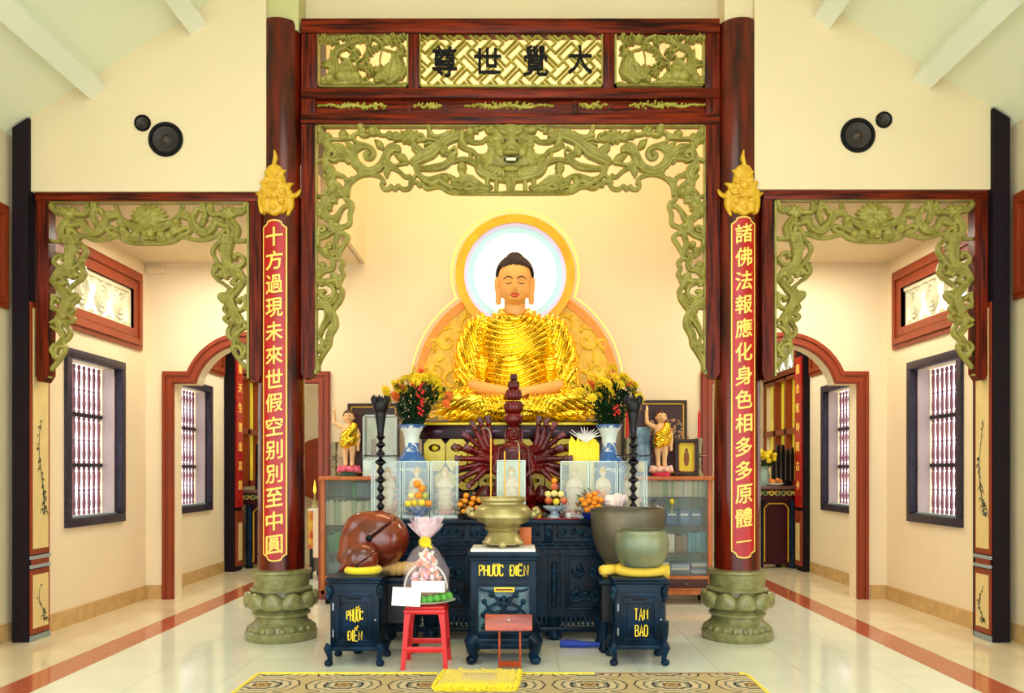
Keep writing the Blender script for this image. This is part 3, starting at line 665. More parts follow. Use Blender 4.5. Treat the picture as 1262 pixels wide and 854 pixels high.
# gold flame ornaments above the couplets
def flame(pxc, label, mir=1):
    cx = pxc; c = Carve().k(0, 0, 7.7625)          # traced on a crop 300..380 x 180..290
    body = [([(335, 40), (345, 110), (330, 180), (335, 260)], [8, 22, 18, 50]), ([(240, 235), (280, 260), (300, 320)], [8, 28, 45]), ([(440, 225), (400, 255), (370, 310)], [8, 28, 45]),
        ([(200, 335), (240, 360), (260, 430)], [8, 28, 45]), ([(510, 335), (460, 365), (440, 420)], [10, 28, 45]), ([(95, 415), (160, 440), (215, 480)], [6, 22, 30]), ([(575, 390), (540, 440), (480, 470)], [8, 22, 30]),
        ([(220, 440), (210, 540), (220, 630)], [40, 36, 16]), ([(470, 440), (485, 540), (460, 640)], [40, 36, 16]), ([(335, 260), (335, 420), (335, 560)], [90, 120, 90]), ([(280, 590), (335, 625), (390, 590)], [40, 40, 40]), ([(255, 440), (250, 520), (270, 600)], [50, 60, 40]), ([(415, 440), (425, 520), (400, 600)], [50, 60, 40]), ([(290, 330), (335, 350), (380, 330)], 60)]
    for p, r_ in body: c.s([((a-335)*mir+335, b) for a, b in p], r_)
    for (x, y, r_) in ((280, 330, 34), (390, 330, 34), (260, 430, 36), (410, 430, 36), (335, 380, 40), (270, 520, 34), (400, 520, 34), (335, 470, 46), (335, 590, 30)): c.ball(x, y, r_, lift=1.1)
    for (x, y) in ((300, 500), (370, 500)): c.s([(x-18, y), (x, y-10), (x+18, y)], 8, lift=3.2)
    mb = c.mesh((0, 0, 80, 90), .42, 7.08, .01, hs=.011, hmax=2.6)
    xc0 = X(335/7.7625, 7.08)
    # bend it round the shaft
    colx = X(347 if pxc < 600 else 908.5, CY); R0 = CR
    zoff = Z(180, 7.08)-Z(0, 7.08); V = []
    for a, b, z in mb.v:
        u = (a-xc0); d = (7.09-b)
        if abs(u) < .17: an = u/(R0+.01); V.append((colx+(R0+d)*math.sin(an), CY-(R0+d)*math.cos(an), z+zoff))
        else:
            sg = 1 if u > 0 else -1; an = sg*.17/(R0+.01); e = abs(u)-.17; V.append((colx+(R0+d)*math.sin(an)+sg*e*.9, CY-(R0+d)*math.cos(an)+e*.3, z+zoff))
    mb.v = V; o = mb.build('flame_ornament', m_gold, None, smooth=70); tag(o, label, 'ornament', 'gold flame ornaments'); return o
flame(343, 'gold flaming ornament above the left couplet board'); flame(913, 'gold flaming ornament above the right couplet board', -1)

# ---------------------------------------------------------------- centre carved screen
SY = 7.2; ST = .12
scr = thing('carved_screen', 'large carved screen with black characters framing the altar', 'screen', (X(629, SY), SY+.06, 0), 'carved wooden screens'); scr.location.z = Z(465, SY)
def bxp(px0, py0, px1, py1, d0, d1, name, m, parent, bev=.006, D=SY, lab=None):
    q = MB().box((X(px0, D), D+d0, Z(py1, D)), (X(px1, D), D+d1, Z(py0, D)), bev=bev).build(name, m, parent, smooth=40)
    if lab: q['label'] = lab
    return q
bxp(371, 23, 887, 41, -.01, ST, 'top_rail', m_woodh, scr); bxp(371, 109, 887, 121, -.01, ST, 'middle_rail', m_woodh, scr)
bxp(386, 122, 872, 139, .03, ST-.01, 'frieze_board', m_woodh, scr); bxp(371, 140, 887, 153, -.015, ST, 'lower_rail', m_woodh, scr)
for (a, b) in ((371, 391), (503, 517), (743, 757), (869, 887)): bxp(a, 41, b, 109, 0, ST, 'stile', m_wood, scr)
for (a, b) in ((371, 388), (870, 887)):
    bxp(a, 121, b, 140, 0, ST, 'stile', m_wood, scr)
    o_ = MB(); s_ = 1 if a < 600 else -1; xi = b if s_ > 0 else a; xo = a if s_ > 0 else b
    o_.prism([(X(xo, SY), Z(153, SY)), (X(xo, SY), Z(460, SY)), (X(xo+4*s_, SY), Z(467, SY)), (X(xi-4*s_, SY), Z(464, SY)), (X(xi, SY), Z(452, SY)), (X(xi, SY), Z(153, SY))][::s_], SY, SY+ST).build('side_stile', m_wood, scr)
for (a, b) in ((500, 506), (545, 551), (706, 712), (750, 756)): bxp(a, 123, b, 138, .02, .05, 'frieze_divider', m_woodh, scr, bev=.003)
# green borders
def border(px0, py0, px1, py1, w_, parent, D=SY+.04, name='green_border', m=m_green, sides='tblr', d=(-.03, .03)):
    b = MB()
    if 't' in sides: b.box((X(px0, D), D+d[0], Z(py0+w_, D)), (X(px1, D), D+d[1], Z(py0, D)))
    if 'b' in sides: b.box((X(px0, D), D+d[0], Z(py1, D)), (X(px1, D), D+d[1], Z(py1-w_, D)))
    if 'l' in sides: b.box((X(px0, D), D+d[0], Z(py1, D)), (X(px0+w_, D), D+d[1], Z(py0, D)))
    if 'r' in sides: b.box((X(px1-w_, D), D+d[0], Z(py1, D)), (X(px1, D), D+d[1], Z(py0, D)))
    return b.build(name, m, parent, smooth=0)
border(391, 41.5, 504, 108.5, 2.6, scr); border(516.5, 41, 743.5, 108.5, 2.6, scr, m=m_greeny); border(757, 41, 868, 107.5, 2.6, scr)
border(388, 153.5, 870.5, 461, 3.4, scr, sides='tlr')

# --- fret panel behind the four characters
fp = Carve().k(0, 0, 1); u = 4.55; ca = math.cos(PI/4); cx0, cy0 = 630, 75
def rt(a, b): return (cx0+(a-b)*ca*u, cy0+(a+b)*ca*u)
def seg(a, b): 
    (x0, y0), (x1, y1) = rt(*a), rt(*b)
    if max(x0, x1) < 512 or min(x0, x1) > 748 or max(y0, y1) < 38 or min(y0, y1) > 112: return
    fp.st.append((np.array([(x0, y0), (x1, y1)]), np.array([1.45, 1.45]), 0, 0, 2.6))
for i in range(-8, 9):
    for j in range(-8, 9):
        sg = 1 if (i+j) % 2 == 0 else -1; c0 = (5*i, 5*j)
        for d in ((1, 0), (0, 1), (-1, 0), (0, -1)):
            e = (c0[0]+2*d[0], c0[1]+2*d[1]); seg(c0, e)
            hk = (-d[1]*sg, d[0]*sg); seg(e, (e[0]+hk[0]*5, e[1]+hk[1]*5))
fp.mesh((519, 43.6, 741, 106), .62, SY+.03, .02, hs=.007).build('fret_lattice', m_greeny, scr, smooth=40)
for (ch, px, py, w_, h_) in (('尊', 548, 76, 31, 38), ('世', 601, 75, 34, 32), ('覺', 660, 75, 31, 38), ('大', 715, 74, 30, 34)):
    text_on(ch, 'character', P(px, py, SY+.015), w_*SY/F, h_*SY/F, m_black, scr, bold=.010, ext=.012, skew=0)

# --- landscape panels
def landscape(ox, oy, mir, name, var):
    c = Carve().k(0, 0, 7.76); rr = random.Random(var)
    T = lambda p: [((1000-x) if mir else x, y) for x, y in p]
    st = lambda p, r_, g=0, lift=0.: c.s(T(p), r_, groove=g, lift=lift)
    st([(160, 540), (200, 470), (215, 390), (215, 280), (250, 210), (320, 180), (400, 130), (470, 105)], [60, 62, 50, 34, 34, 28, 24, 24], 1)
    st([(190, 380), (185, 290), (185, 210)], [18, 14, 10]); st([(320, 180), (360, 220), (430, 235)], 12); st([(270, 270), (290, 300), (360, 310)], [14, 12, 9])
    st([(300, 520), (280, 440), (300, 370), (340, 340), (380, 370), (390, 430), (380, 500)], [40, 44, 40, 34, 30, 36, 44], 1)
    for q in ((340, 420, 70), (360, 470, 75), (430, 480, 62), (290, 480, 70), (450, 530, 45), (180, 500, 60), (120, 510, 40)): c.ball(*T([q[:2]])[0], q[2], lift=.4)
    st([(800, 300), (800, 380), (790, 450), (740, 520)], [40, 75, 70, 40], 1); st([(850, 290), (870, 400), (850, 470)], [25, 35, 30], 1); st([(740, 380), (700, 440), (660, 470)], [40, 50, 50])
    for q in ((780, 420, 55), (740, 400, 40), (690, 460, 50), (620, 490, 34), (840, 440, 40)): c.ball(*T([q[:2]])[0], q[2], lift=.3)
    st([(560, 90), (620, 110), (670, 160), (690, 200), (760, 220), (800, 260)], [24, 22, 18, 12, 12, 20], 0); st([(670, 200), (650, 280), (650, 360)], [7, 6, 5]); st([(430, 400), (430, 330), (480, 300), (520, 240)], [14, 12, 10, 10])
    tufts = [(170, 380, 95, 60), (640, 450, 110, 60), (710, 150, 60, 20), (830, 270, 75, 40)]
    for (x, y, l, h) in tufts:
        for k in range(9):
            a = PI*(.05+.9*k/8); st([(x, y), (x+math.cos(a)*l*.5, y-math.sin(a)*l*.75), (x+math.cos(a)*l, y-math.sin(a)*l*.9)], [12, 9, 2])
    cl = [(110, 110), (150, 120), (200, 140), (240, 130), (190, 110), (120, 90), (420, 100), (460, 120), (500, 110), (545, 130), (540, 160), (400, 250), (440, 240), (380, 290), (430, 290), (400, 210), (545, 220), (530, 260), (520, 290), (550, 250), (620, 190), (650, 180), (600, 210), (720, 110), (740, 120), (700, 100), (780, 150), (820, 120), (850, 110), (840, 160), (870, 90), (480, 350), (520, 340), (560, 380), (450, 370), (500, 380), (540, 400), (480, 520), (520, 500), (570, 440), (540, 450), (90, 130), (870, 200), (780, 90), (350, 110), (310, 100)]
    for (x, y) in cl:
        for k in range(4): a = k*1.57+rr.random(); c.ball(*T([(x+19*math.cos(a), y+17*math.sin(a))])[0], rr.uniform(15, 21), spiral=False, lift=rr.uniform(0, .7))
    for a, b in (((80, 100), (560, 90)), ((540, 90), (900, 90))): st([a, ((a[0]+b[0])/2, 98), b], 8)
    for k in range(5): x = 120+170*k; st([(x, 560), (x+90, 535), (x+170, 560)], 16)
    for p, q, *_ in c.st: p += np.array([ox, oy])
    c.mesh((ox+8.6, oy+8.6, ox+118.5, oy+71.5), .55, SY+.03, .02, hs=.014, hmax=4).build(name, m_green, scr, smooth=70)
landscape(384.5, 35, False, 'landscape_carving', 3); landscape(878.6-130+1.5, 34.5, True, 'landscape_carving', 5)

# --- small frieze scrolls
def frieze(x0, x1, yc, lean):
    c = Carve().k(0, 0, 1); w_ = x1-x0; rr = random.Random(int(x0)); n = max(3, int(w_/9))
    for i in range(n*2):
        u = (i+.5)/(n*2); x = x0+w_*u; amp = (1-abs(2*u-1-lean)**2)*4.6+.9 if abs(2*u-1-lean) < 1 else 1.2
        for k in range(3): c.ball(x+rr.uniform(-2, 2), yc+rr.uniform(-.8, .8)*amp, rr.uniform(1.0, 1.3)+amp*.14, spiral=False, lift=rr.uniform(0, .5))
    c.s([(x0, yc+1), (x0+w_*.2, yc-1.5), (x0+w_*.35, yc+2), (x0+w_*.5, yc-1), (x0+w_*.7, yc+2), (x0+w_*.85, yc-1), (x1, yc)], [.5, 1.3, 1.8, 2.2, 1.8, 1.3, .5])
    c.mesh((x0-3, yc-8, x1+3, yc+8), .45, SY+.028, .006, hs=.006).build('scroll_applique', m_greeny, scr, smooth=70)
for a in ((390, 477, 130.5, .35), (509, 546, 130.5, 0), (572, 683, 130.5, 0), (714, 750, 129.5, 0), (776, 869, 129.5, -.4)): frieze(*a)

# --- pierced apron: left half traced, right half mirrored
ap = Carve()
c1 = ap.k(385, 148, 9.285)
S1 = [([(150, 270), (200, 300), (300, 340), (400, 370), (460, 430), (500, 500), (570, 560), (650, 590), (740, 560), (800, 500), (850, 400), (880, 330), (930, 300)], [18, 30, 36, 45, 52, 50, 44, 40, 42, 42, 44, 40, 36], 1),
 ([(480, 470), (470, 380), (520, 320), (600, 300), (680, 330), (705, 390), (670, 440), (615, 435), (600, 395), (635, 380)], [44, 42, 36, 28, 25, 22, 20, 18, 18, 24], 1),
 ([(90, 110), (120, 180), (160, 270), (200, 330), (165, 420), (155, 500), (200, 560), (225, 640), (190, 720), (240, 790)], [26, 34, 38, 36, 30, 34, 52, 48, 30, 34], 1),
 ([(280, 460), (250, 475), (200, 440), (200, 380), (240, 365), (270, 400), (250, 430)], 18, 0), ([(230, 220), (330, 222), (430, 212), (480, 200)], 15, 0), ([(240, 290), (330, 290), (390, 340)], 16, 0),
 ([(230, 360), (330, 370), (420, 380)], 26, 1), ([(280, 440), (360, 440), (440, 450)], 28, 1), ([(360, 180), (440, 190), (520, 150), (600, 185), (700, 150), (780, 172), (880, 180), (960, 190)], 17, 0),
 ([(470, 200), (490, 250), (570, 280), (620, 300)], 18, 0), ([(390, 260), (430, 300), (470, 330)], [10, 30, 34], 0), ([(890, 520), (870, 450), (890, 390), (950, 350)], 14, 0), ([(880, 490), (940, 518), (1010, 508), (1085, 500)], [18, 16, 13, 10], 0),
 ([(880, 540), (850, 600), (850, 660)], [30, 32, 6], 1), ([(820, 720), (800, 670), (740, 635), (660, 622), (560, 635), (490, 675), (440, 720), (415, 770), (405, 860)], 20, 1), ([(815, 690), (795, 760), (830, 795), (880, 790), (905, 762), (945, 795), (985, 760), (1040, 795), (1100, 785), (1140, 730), (1130, 665), (1060, 650), (1010, 605), (960, 570), (890, 545)], 19, 1),
 ([(1120, 650), (1150, 700), (1207, 715)], 19, 1), ([(270, 630), (350, 645), (395, 700), (380, 780), (320, 840)], 22, 1), ([(210, 760), (240, 700), (270, 725), (315, 760), (320, 800)], [30, 28, 22, 24, 18], 0), ([(210, 650), (280, 610), (320, 640)], 14, 0),
 ([(150, 440), (90, 465), (60, 470)], 16, 0), ([(700, 60), (740, 120), (760, 160)], 24, 0), ([(560, 100), (560, 60)], 40, 0), ([(380, 690), (420, 690), (460, 670)], 16, 0), ([(150, 860), (200, 810), (260, 830), (330, 850)], 30, 1), ([(140, 640), (180, 700), (190, 740)], 22, 0)]
for p, r_, g in S1: c1.s(p, r_, g)
for q in ((185, 200, 46), (155, 550, 46), (95, 130, 34), (205, 290, 34), (360, 170, 55), (575, 135, 56), (690, 130, 50), (885, 170, 46), (960, 190, 52), (945, 315, 44), (545, 590, 36), (625, 590, 36), (700, 575, 38), (765, 545, 42), (835, 500, 46), (425, 370, 44), (410, 455, 42), (90, 230, 34), (980, 330, 40)): c1.ball(*q)
c1.leaf(722, 235, 820, 345, 40); c1.leaf(950, 400, 1115, 490, 46); c1.lotus(1105, 205, 150, 105, 8)
c2 = ap.k(505, 148, 9.285)
S2 = [([(50, 480), (130, 430), (240, 370), (330, 300), (420, 230), (500, 190), (590, 165)], [45, 62, 70, 52, 56, 62, 48], 1), ([(60, 500), (90, 600), (140, 660), (210, 710)], 28, 1), ([(130, 560), (270, 550), (380, 530), (450, 480), (490, 420), (420, 380), (390, 310)], [24, 34, 36, 34, 28, 32, 34], 1),
 ([(470, 350), (520, 320), (530, 390), (480, 430)], 14, 0), ([(210, 180), (300, 205), (400, 200), (470, 150)], 16, 0), ([(150, 240), (230, 220), (320, 243), (400, 240)], 14, 0), ([(175, 290), (230, 268), (300, 290)], 12, 0), ([(215, 70), (235, 150), (290, 195), (380, 180), (440, 140)], [26, 24, 18, 14, 14], 0),
 ([(600, 190), (700, 250), (820, 255), (870, 222), (940, 230), (1010, 260)], [26, 24, 20, 24, 40, 60], 1), ([(570, 290), (640, 330), (720, 355), (775, 415), (850, 430), (920, 410)], [26, 24, 20, 24, 34, 44], 1), ([(480, 480), (600, 455), (700, 475), (790, 510)], [22, 24, 30, 40], 1), ([(600, 170), (600, 250), (640, 300)], [40, 34, 22], 0),
 ([(690, 385), (705, 460)], [14, 24], 0), ([(600, 560), (600, 640), (560, 690), (480, 690)], [34, 30, 24, 14], 1), ([(490, 735), (580, 770), (680, 700), (760, 740), (850, 772), (930, 770)], [22, 36, 60, 50, 26, 20], 1), ([(600, 640), (680, 660), (760, 730)], 20, 0),
 ([(0, 640), (40, 700), (130, 735), (200, 785), (300, 765), (370, 775), (430, 812), (520, 832), (800, 836), (1200, 836)], 19, 1), ([(0, 720), (30, 690), (60, 640)], 16, 0), ([(130, 660), (230, 680), (330, 650), (400, 635), (470, 655), (545, 695)], 21, 1), ([(170, 700), (260, 735), (340, 700), (400, 745), (480, 785)], 25, 0),
 ([(780, 500), (830, 580), (930, 620), (1050, 640), (1200, 650)], [50, 60, 66, 70, 70], 1), ([(900, 640), (885, 760)], [30, 20], 0), ([(995, 690), (990, 800)], 20, 0), ([(1160, 650), (1160, 810)], [60, 34], 1), ([(860, 80), (900, 125), (980, 140)], [14, 34, 40], 0), ([(1000, 90), (1100, 110), (1200, 100)], 44, 1), ([(1000, 470), (1100, 480), (1200, 480)], 90, 0),
 ([(1040, 200), (1060, 330), (1080, 420)], 80, 0), ([(1160, 150), (1160, 400)], 100, 0), ([(940, 360), (960, 440), (900, 520)], [50, 70, 50], 0), ([(750, 90), (800, 110), (850, 80)], 14, 0), ([(60, 320), (110, 360), (150, 400)], [40, 46, 30], 1), ([(30, 240), (110, 240), (160, 210)], 14, 0), ([(60, 180), (130, 170), (150, 190)], 18, 0), ([(640, 800), (760, 790), (900, 800)], 16, 0)]
for p, r_, g in S2: c2.s(p, r_, g)
for q in ((690, 150, 56), (760, 120, 34), (600, 545, 58), (860, 440, 50), (1010, 455, 85), (935, 255, 52), (1055, 290, 66), (1040, 130, 46), (935, 115, 40), (800, 540, 46), (410, 680, 40), (300, 715, 34), (500, 150, 40), (1100, 200, 50), (880, 560, 50), (960, 590, 44), (190, 690, 34), (110, 740, 28), (380, 380, 34)): c2.ball(*q, lift=.3)
c3 = ap.k(385, 230, 7.117)
S3 = [([(320, -10), (300, 60), (292, 110), (340, 140), (350, 180), (330, 240), (330, 310), (310, 340), (260, 360), (240, 400), (290, 420), (312, 450), (270, 520), (235, 580), (232, 630), (270, 665), (252, 720), (270, 770), (232, 820), (200, 860)], 17, 1),
 ([(50, 85), (110, 90), (150, 50), (210, 60)], [12, 14, 30, 30], 1), ([(150, 60), (120, 130), (110, 200), (130, 270), (200, 290), (240, 230), (280, 180), (335, 165)], [40, 40, 30, 30, 28, 16, 14, 14], 1), ([(180, 300), (170, 350), (180, 390), (235, 370)], [30, 30, 26, 15], 1),
 ([(50, 520), (55, 440), (60, 370), (100, 350), (112, 380), (84, 396)], 14, 0), ([(60, 450), (120, 430), (165, 400)], 20, 1), ([(60, 540), (100, 590), (160, 612), (210, 560), (200, 500), (215, 440), (240, 400)], 19, 1), ([(140, 600), (180, 650), (170, 720), (100, 740), (50, 790)], 20, 1), ([(60, 700), (56, 760)], 14, 0), ([(50, 830), (130, 830), (200, 820), (215, 790), (185, 770)], 18, 0), ([(200, 340), (235, 345)], 16, 0), ([(45, 160), (75, 190), (80, 250)], 26, 1), ([(235, 630), (190, 640)], 14, 0)]
for p, r_, g in S3: c3.s(p, r_, g)
for q in ((185, 100, 44), (135, 165, 46), (75, 225, 36), (150, 512, 32), (120, 562, 32), (90, 690, 34), (150, 280, 30), (190, 290, 26), (185, 790, 26), (170, 340, 24), (60, 760, 30), (240, 50, 40), (190, 20, 36)): c3.ball(*q)
c4 = ap.k(385, 345, 6.83)
S4 = [([(240, -10), (222, 50), (250, 90), (240, 160), (200, 220), (168, 262), (192, 310), (200, 380), (170, 440), (152, 480), (140, 550), (100, 610), (65, 670), (40, 730), (20, 770)], 17, 1),
 ([(40, 20), (100, 20), (170, 60), (180, 120), (120, 150), (72, 130), (62, 100), (100, 95)], 16, 0), ([(50, 180), (100, 190), (160, 190), (205, 130)], 22, 1), ([(50, 225), (110, 215), (140, 250), (130, 330), (90, 400), (60, 480)], [22, 32, 32, 26, 20, 14], 1),
 ([(120, 260), (170, 300), (180, 380), (140, 450), (120, 520), (60, 560)], [20, 24, 22, 20, 18, 14], 1), ([(60, 480), (85, 530), (55, 570)], 13, 0), ([(50, 600), (95, 585), (60, 690)], 15, 1), ([(130, 20), (200, 10), (225, 60)], 20, 0), ([(50, 660), (50, 760)], 14, 0)]
for p, r_, g in S4: c4.s(p, r_, g)
for q in ((75, 110, 26), (130, 270, 30), (150, 400, 22), (120, 170, 26), (70, 20, 30)): c4.ball(*q)
ap.mirror(629.5)
ap.mesh((390, 155.5, 869, 243), .54, SY+.03, .022, hs=.0105, hmax=5, fat=(1.08, .42)).build('pierced_apron', m_green, scr, smooth=75)
ap.mesh((390, 242.4, 450, 463), .54, SY+.03, .022, hs=.0105, hmax=5, fat=(1.08, .42)).build('pierced_side_bracket', m_green, scr, smooth=75)
ap.mesh((809, 242.4, 869, 463), .54, SY+.03, .022, hs=.0105, hmax=5, fat=(1.08, .42)).build('pierced_side_bracket', m_green, scr, smooth=75)
# lion mask, its face modelled in the round
mk = MB(); D = SY+.0
def mp(px, py, dd=0): x, y, z = P(px, py, D); return (x, y-dd, z)
mk.ball(mp(630, 180), (.105, .075, .13), 20, 14); mk.ball(mp(630, 186, .07), (.05, .04, .03)); mk.ball(mp(630, 192, .07), (.075, .035, .022)); mk.ball(mp(630, 211, .05), (.07, .035, .025))
for s_ in (1, -1):
    mk.ball(mp(630+7.5*s_, 176, .055), (.045, .035, .03), 12, 8, rot=(0, .4*s_, 0)); mk.ball(mp(630+13*s_, 190, .04), (.045, .03, .045)); mk.ball(mp(630+3.5*s_, 188, .09), .02); mk.ball(mp(630+17*s_, 172, .02), (.05, .025, .03)); mk.ball(mp(630+9*s_, 166, .05), (.05, .03, .022), rot=(0, -.5*s_, 0))
    for k in range(5): mk.ball(mp(630+(10+4*k)*s_, 214-1.5*k, .02), (.022, .02, .045), 8, 6, rot=(0, -.3*s_*k, 0))
q = mk.build('lion_mask', m_green, scr, smooth=80)
for s_ in (1, -1): MB().ball(mp(630+7.5*s_, 177.5, .085), .015).build('lion_eye', mat('olive_dark', (70, 74, 30), .4), scr)
MB().ball(mp(630, 200, .065), (.07, .03, .028)).build('lion_mouth', mat('dark_olive_mouth', (46, 48, 20), .7), scr)
MB().box(mp(624, 201, .09)[:1]+(D-.105, Z(203, D)), (X(636, D), D-.08, Z(199.5, D)), bev=.004).build('lion_teeth', mat('pale_teeth', (226, 222, 186), .4), scr)

# ---------------------------------------------------------------- side carved screens
def side_screen(mir, label):
    # traced for the left opening, mirrored about the hall axis for the right one
    AX = 630.0 if not mir else None
    def TX(px): return px if not mir else 1260.0-px+1.5
    dy = 0 if not mir else -2.5
    D = 7.135
    g = thing('carved_screen', label, 'screen', (X(TX(183), D), D+.06, Z(465, D)), 'carved wooden screens')
    def bp(px0, py0, px1, py1, d0, d1, name, m, bev=.006):
        a, b = sorted((X(TX(px0), D), X(TX(px1), D))); MB().box((a, D+d0, Z(py1+dy, D)), (b, D+d1, Z(py0+dy, D)), bev=bev).build(name, m, g, smooth=40)
    bp(43, 237, 320, 248, -.0, ST*.9, 'top_rail', m_woodh)
    for (xi, xo) in ((60, 43.8), (308, 322)):
        s_ = 1 if xo < xi else -1
        pts = [(xo, 248), (xo, 462), (xo+3*s_, 470), (xi-6*s_, 471), (xi, 462), (xi, 248)]
        w_ = [(X(TX(a), D), Z(b+dy, D)) for a, b in pts]; MB().prism(w_, D, D+ST*.9).build('side_stile', m_wood, g)
    b = MB(); DD = D+.04
    for (a0, b0, a1, b1) in ((60, 248, 308, 250.6), (60, 248, 62.6, 466), (305.4, 248, 308, 466)):
        x0, x1 = sorted((X(TX(a0), DD), X(TX(a1), DD))); b.box((x0, DD-.03, Z(b1+dy, DD)), (x1, DD+.03, Z(b0+dy, DD)))
    b.build('green_border', m_green, g, smooth=0)
    c = Carve(); c6 = c.k(180, 245, 8.54)
    T6 = [([(0, 468), (200, 465), (300, 440), (380, 398), (520, 430), (640, 425), (740, 385)], 17, 1), ([(60, 330), (200, 300), (260, 262), (310, 230), (350, 180), (385, 80)], [40, 34, 30, 28, 20, 14], 1), ([(380, 190), (430, 180), (490, 192)], [20, 42, 18], 1),
     ([(480, 190), (500, 270), (560, 345), (640, 360), (710, 305), (735, 235), (810, 250)], [30, 36, 38, 38, 32, 26, 20], 1), ([(340, 345), (420, 308), (470, 330), (430, 370), (370, 380)], 19, 0), ([(160, 420), (230, 400), (330, 310), (250, 270)], [40, 32, 28, 26], 1),
     ([(600, 70), (612, 130), (622, 200), (585, 280)], 24, 1), ([(520, 170), (545, 120), (600, 130)], 20, 0), ([(680, 75), (675, 120), (682, 175)], [20, 36, 14], 1), ([(700, 170), (760, 170), (800, 170)], 24, 0), ([(930, 130), (1000, 145), (1060, 85)], [36, 24, 24], 1),
     ([(900, 240), (955, 330), (940, 420), (1000, 445), (1066, 440)], [34, 38, 34, 14, 13], 1), ([(860, 390), (882, 350), (830, 338), (785, 390), (830, 432), (920, 405)], 19, 0), ([(740, 385), (785, 440), (720, 510), (700, 570), (742, 640), (770, 695), (735, 750), (718, 800), (760, 860)], 18, 1),
     ([(870, 440), (850, 520), (850, 600), (860, 680), (890, 740)], [60, 56, 52, 46, 38], 1), ([(930, 630), (955, 592), (1010, 608), (1040, 665), (985, 722), (900, 700)], 17, 0), ([(880, 720), (960, 760), (1010, 820), (1055, 870)], [34, 36, 32, 24], 1), ([(770, 700), (830, 740), (860, 700)], 20, 0), ([(830, 800), (900, 790), (960, 820)], 28, 1), ([(1040, 90), (1060, 60)], 18, 0), ([(760, 270), (840, 290), (900, 270)], 22, 0)]
    for p, r_, gr in T6: c6.s(p, r_, gr)
    for q in ((870, 330, 30), (830, 395, 26), (430, 180, 44), (330, 250, 40), (300, 330, 42), (250, 400, 44), (560, 340, 34), (940, 625, 28), (800, 540, 30), (880, 590, 40), (840, 670, 38), (870, 480, 40), (170, 385, 50), (60, 380, 50), (800, 800, 30), (620, 210, 26), (740, 650, 24)): c6.ball(*q)
    c6.lotus(25, 215, 190, 150, 11); c6.lotus(865, 165, 100, 90, 7)
    c8 = c.k(240, 330, 5.89)
    T8 = [([(150, -10), (140, 50), (190, 100), (250, 150), (240, 190), (190, 200), (190, 230), (230, 270), (220, 310), (250, 345), (220, 370), (240, 395), (290, 390), (250, 450), (250, 500), (290, 540), (280, 590), (310, 650), (350, 700), (380, 735)], 12, 1),
     ([(230, 0), (300, 40), (350, 95), (330, 120), (275, 112), (290, 90)], 14, 0), ([(285, 280), (330, 310), (370, 270), (350, 222), (318, 240)], 12, 0), ([(350, 110), (300, 170), (260, 220), (270, 280), (290, 330)], [18, 24, 28, 30, 30], 1), ([(290, 330), (330, 380), (320, 430), (290, 490), (345, 570)], [26, 22, 16, 12, 12], 1),
     ([(374, 430), (330, 460), (295, 505)], 11, 0), ([(285, 570), (330, 580), (355, 650)], 12, 0), ([(350, 560), (372, 600), (335, 660)], 12, 0), ([(240, 60), (210, 30), (170, 60)], 10, 0), ([(370, 200), (374, 300)], 10, 0), ([(210, 210), (240, 240)], 14, 0), ([(340, 380), (372, 400)], 12, 0)]
    for p, r_, gr in T8: c8.s(p, r_, gr)
    for q in ((320, 240, 20), (290, 340, 32), (320, 400, 24), (265, 230, 26), (330, 60, 24), (230, 60, 22), (270, 290, 26)): c8.ball(*q)
    c.mirror(184)
    for p, q, *_ in c.st:
        if mir: p[:, 0] = TX(p[:, 0])
        p[:, 1] += dy
    bx = lambda a0, b0, a1, b1: (min(TX(a0), TX(a1)), b0+dy, max(TX(a0), TX(a1)), b1+dy)
    c.mesh(bx(62.5, 250.3, 305.5, 303), .54, D+.035, .02, hs=.0105, hmax=5, fat=(1.08, .42)).build('pierced_apron', m_green, g, smooth=75)
    c.mesh(bx(62.5, 302.4, 112, 463), .54, D+.035, .02, hs=.0105, hmax=5, fat=(1.08, .42)).build('pierced_side_bracket', m_green, g, smooth=75)
    c.mesh(bx(256, 302.4, 305.5, 463), .54, D+.035, .02, hs=.0105, hmax=5, fat=(1.08, .42)).build('pierced_side_bracket', m_green, g, smooth=75)
side_screen(False, 'narrower carved screen hung across the left aisle'); side_screen(True, 'narrower carved screen hung across the right aisle')
# ---------------------------------------------------------------- altar and blue-black lacquer furniture
m_blue = mat('blue_black_lacquer', (9, 42, 66), .28, col2=(3, 16, 28), scale=6, bump=.04, bscale=30, spec=.16)
m_blue2 = mat('blue_black_carving', (18, 60, 84), .38, spec=.2, col2=(5, 20, 34), scale=20, bump=.2, bscale=60)
m_yellow = mat('bright_yellow_cloth', (246, 222, 20), .75, var=.12, scale=30, bump=.4, bscale=90, sheen=.3)
m_maroon = mat('glossy_maroon_lacquer', (84, 10, 12), .2, col2=(48, 5, 8), scale=5, spec=.4)
m_maroon_d = mat('dark_maroon_lacquer', (46, 6, 18), .25, col2=(26, 3, 12), scale=6, spec=.2)
m_ygold = mat('yellow_gold_paint', (248, 226, 30), .3, col2=(226, 194, 16), scale=10, bump=.1)

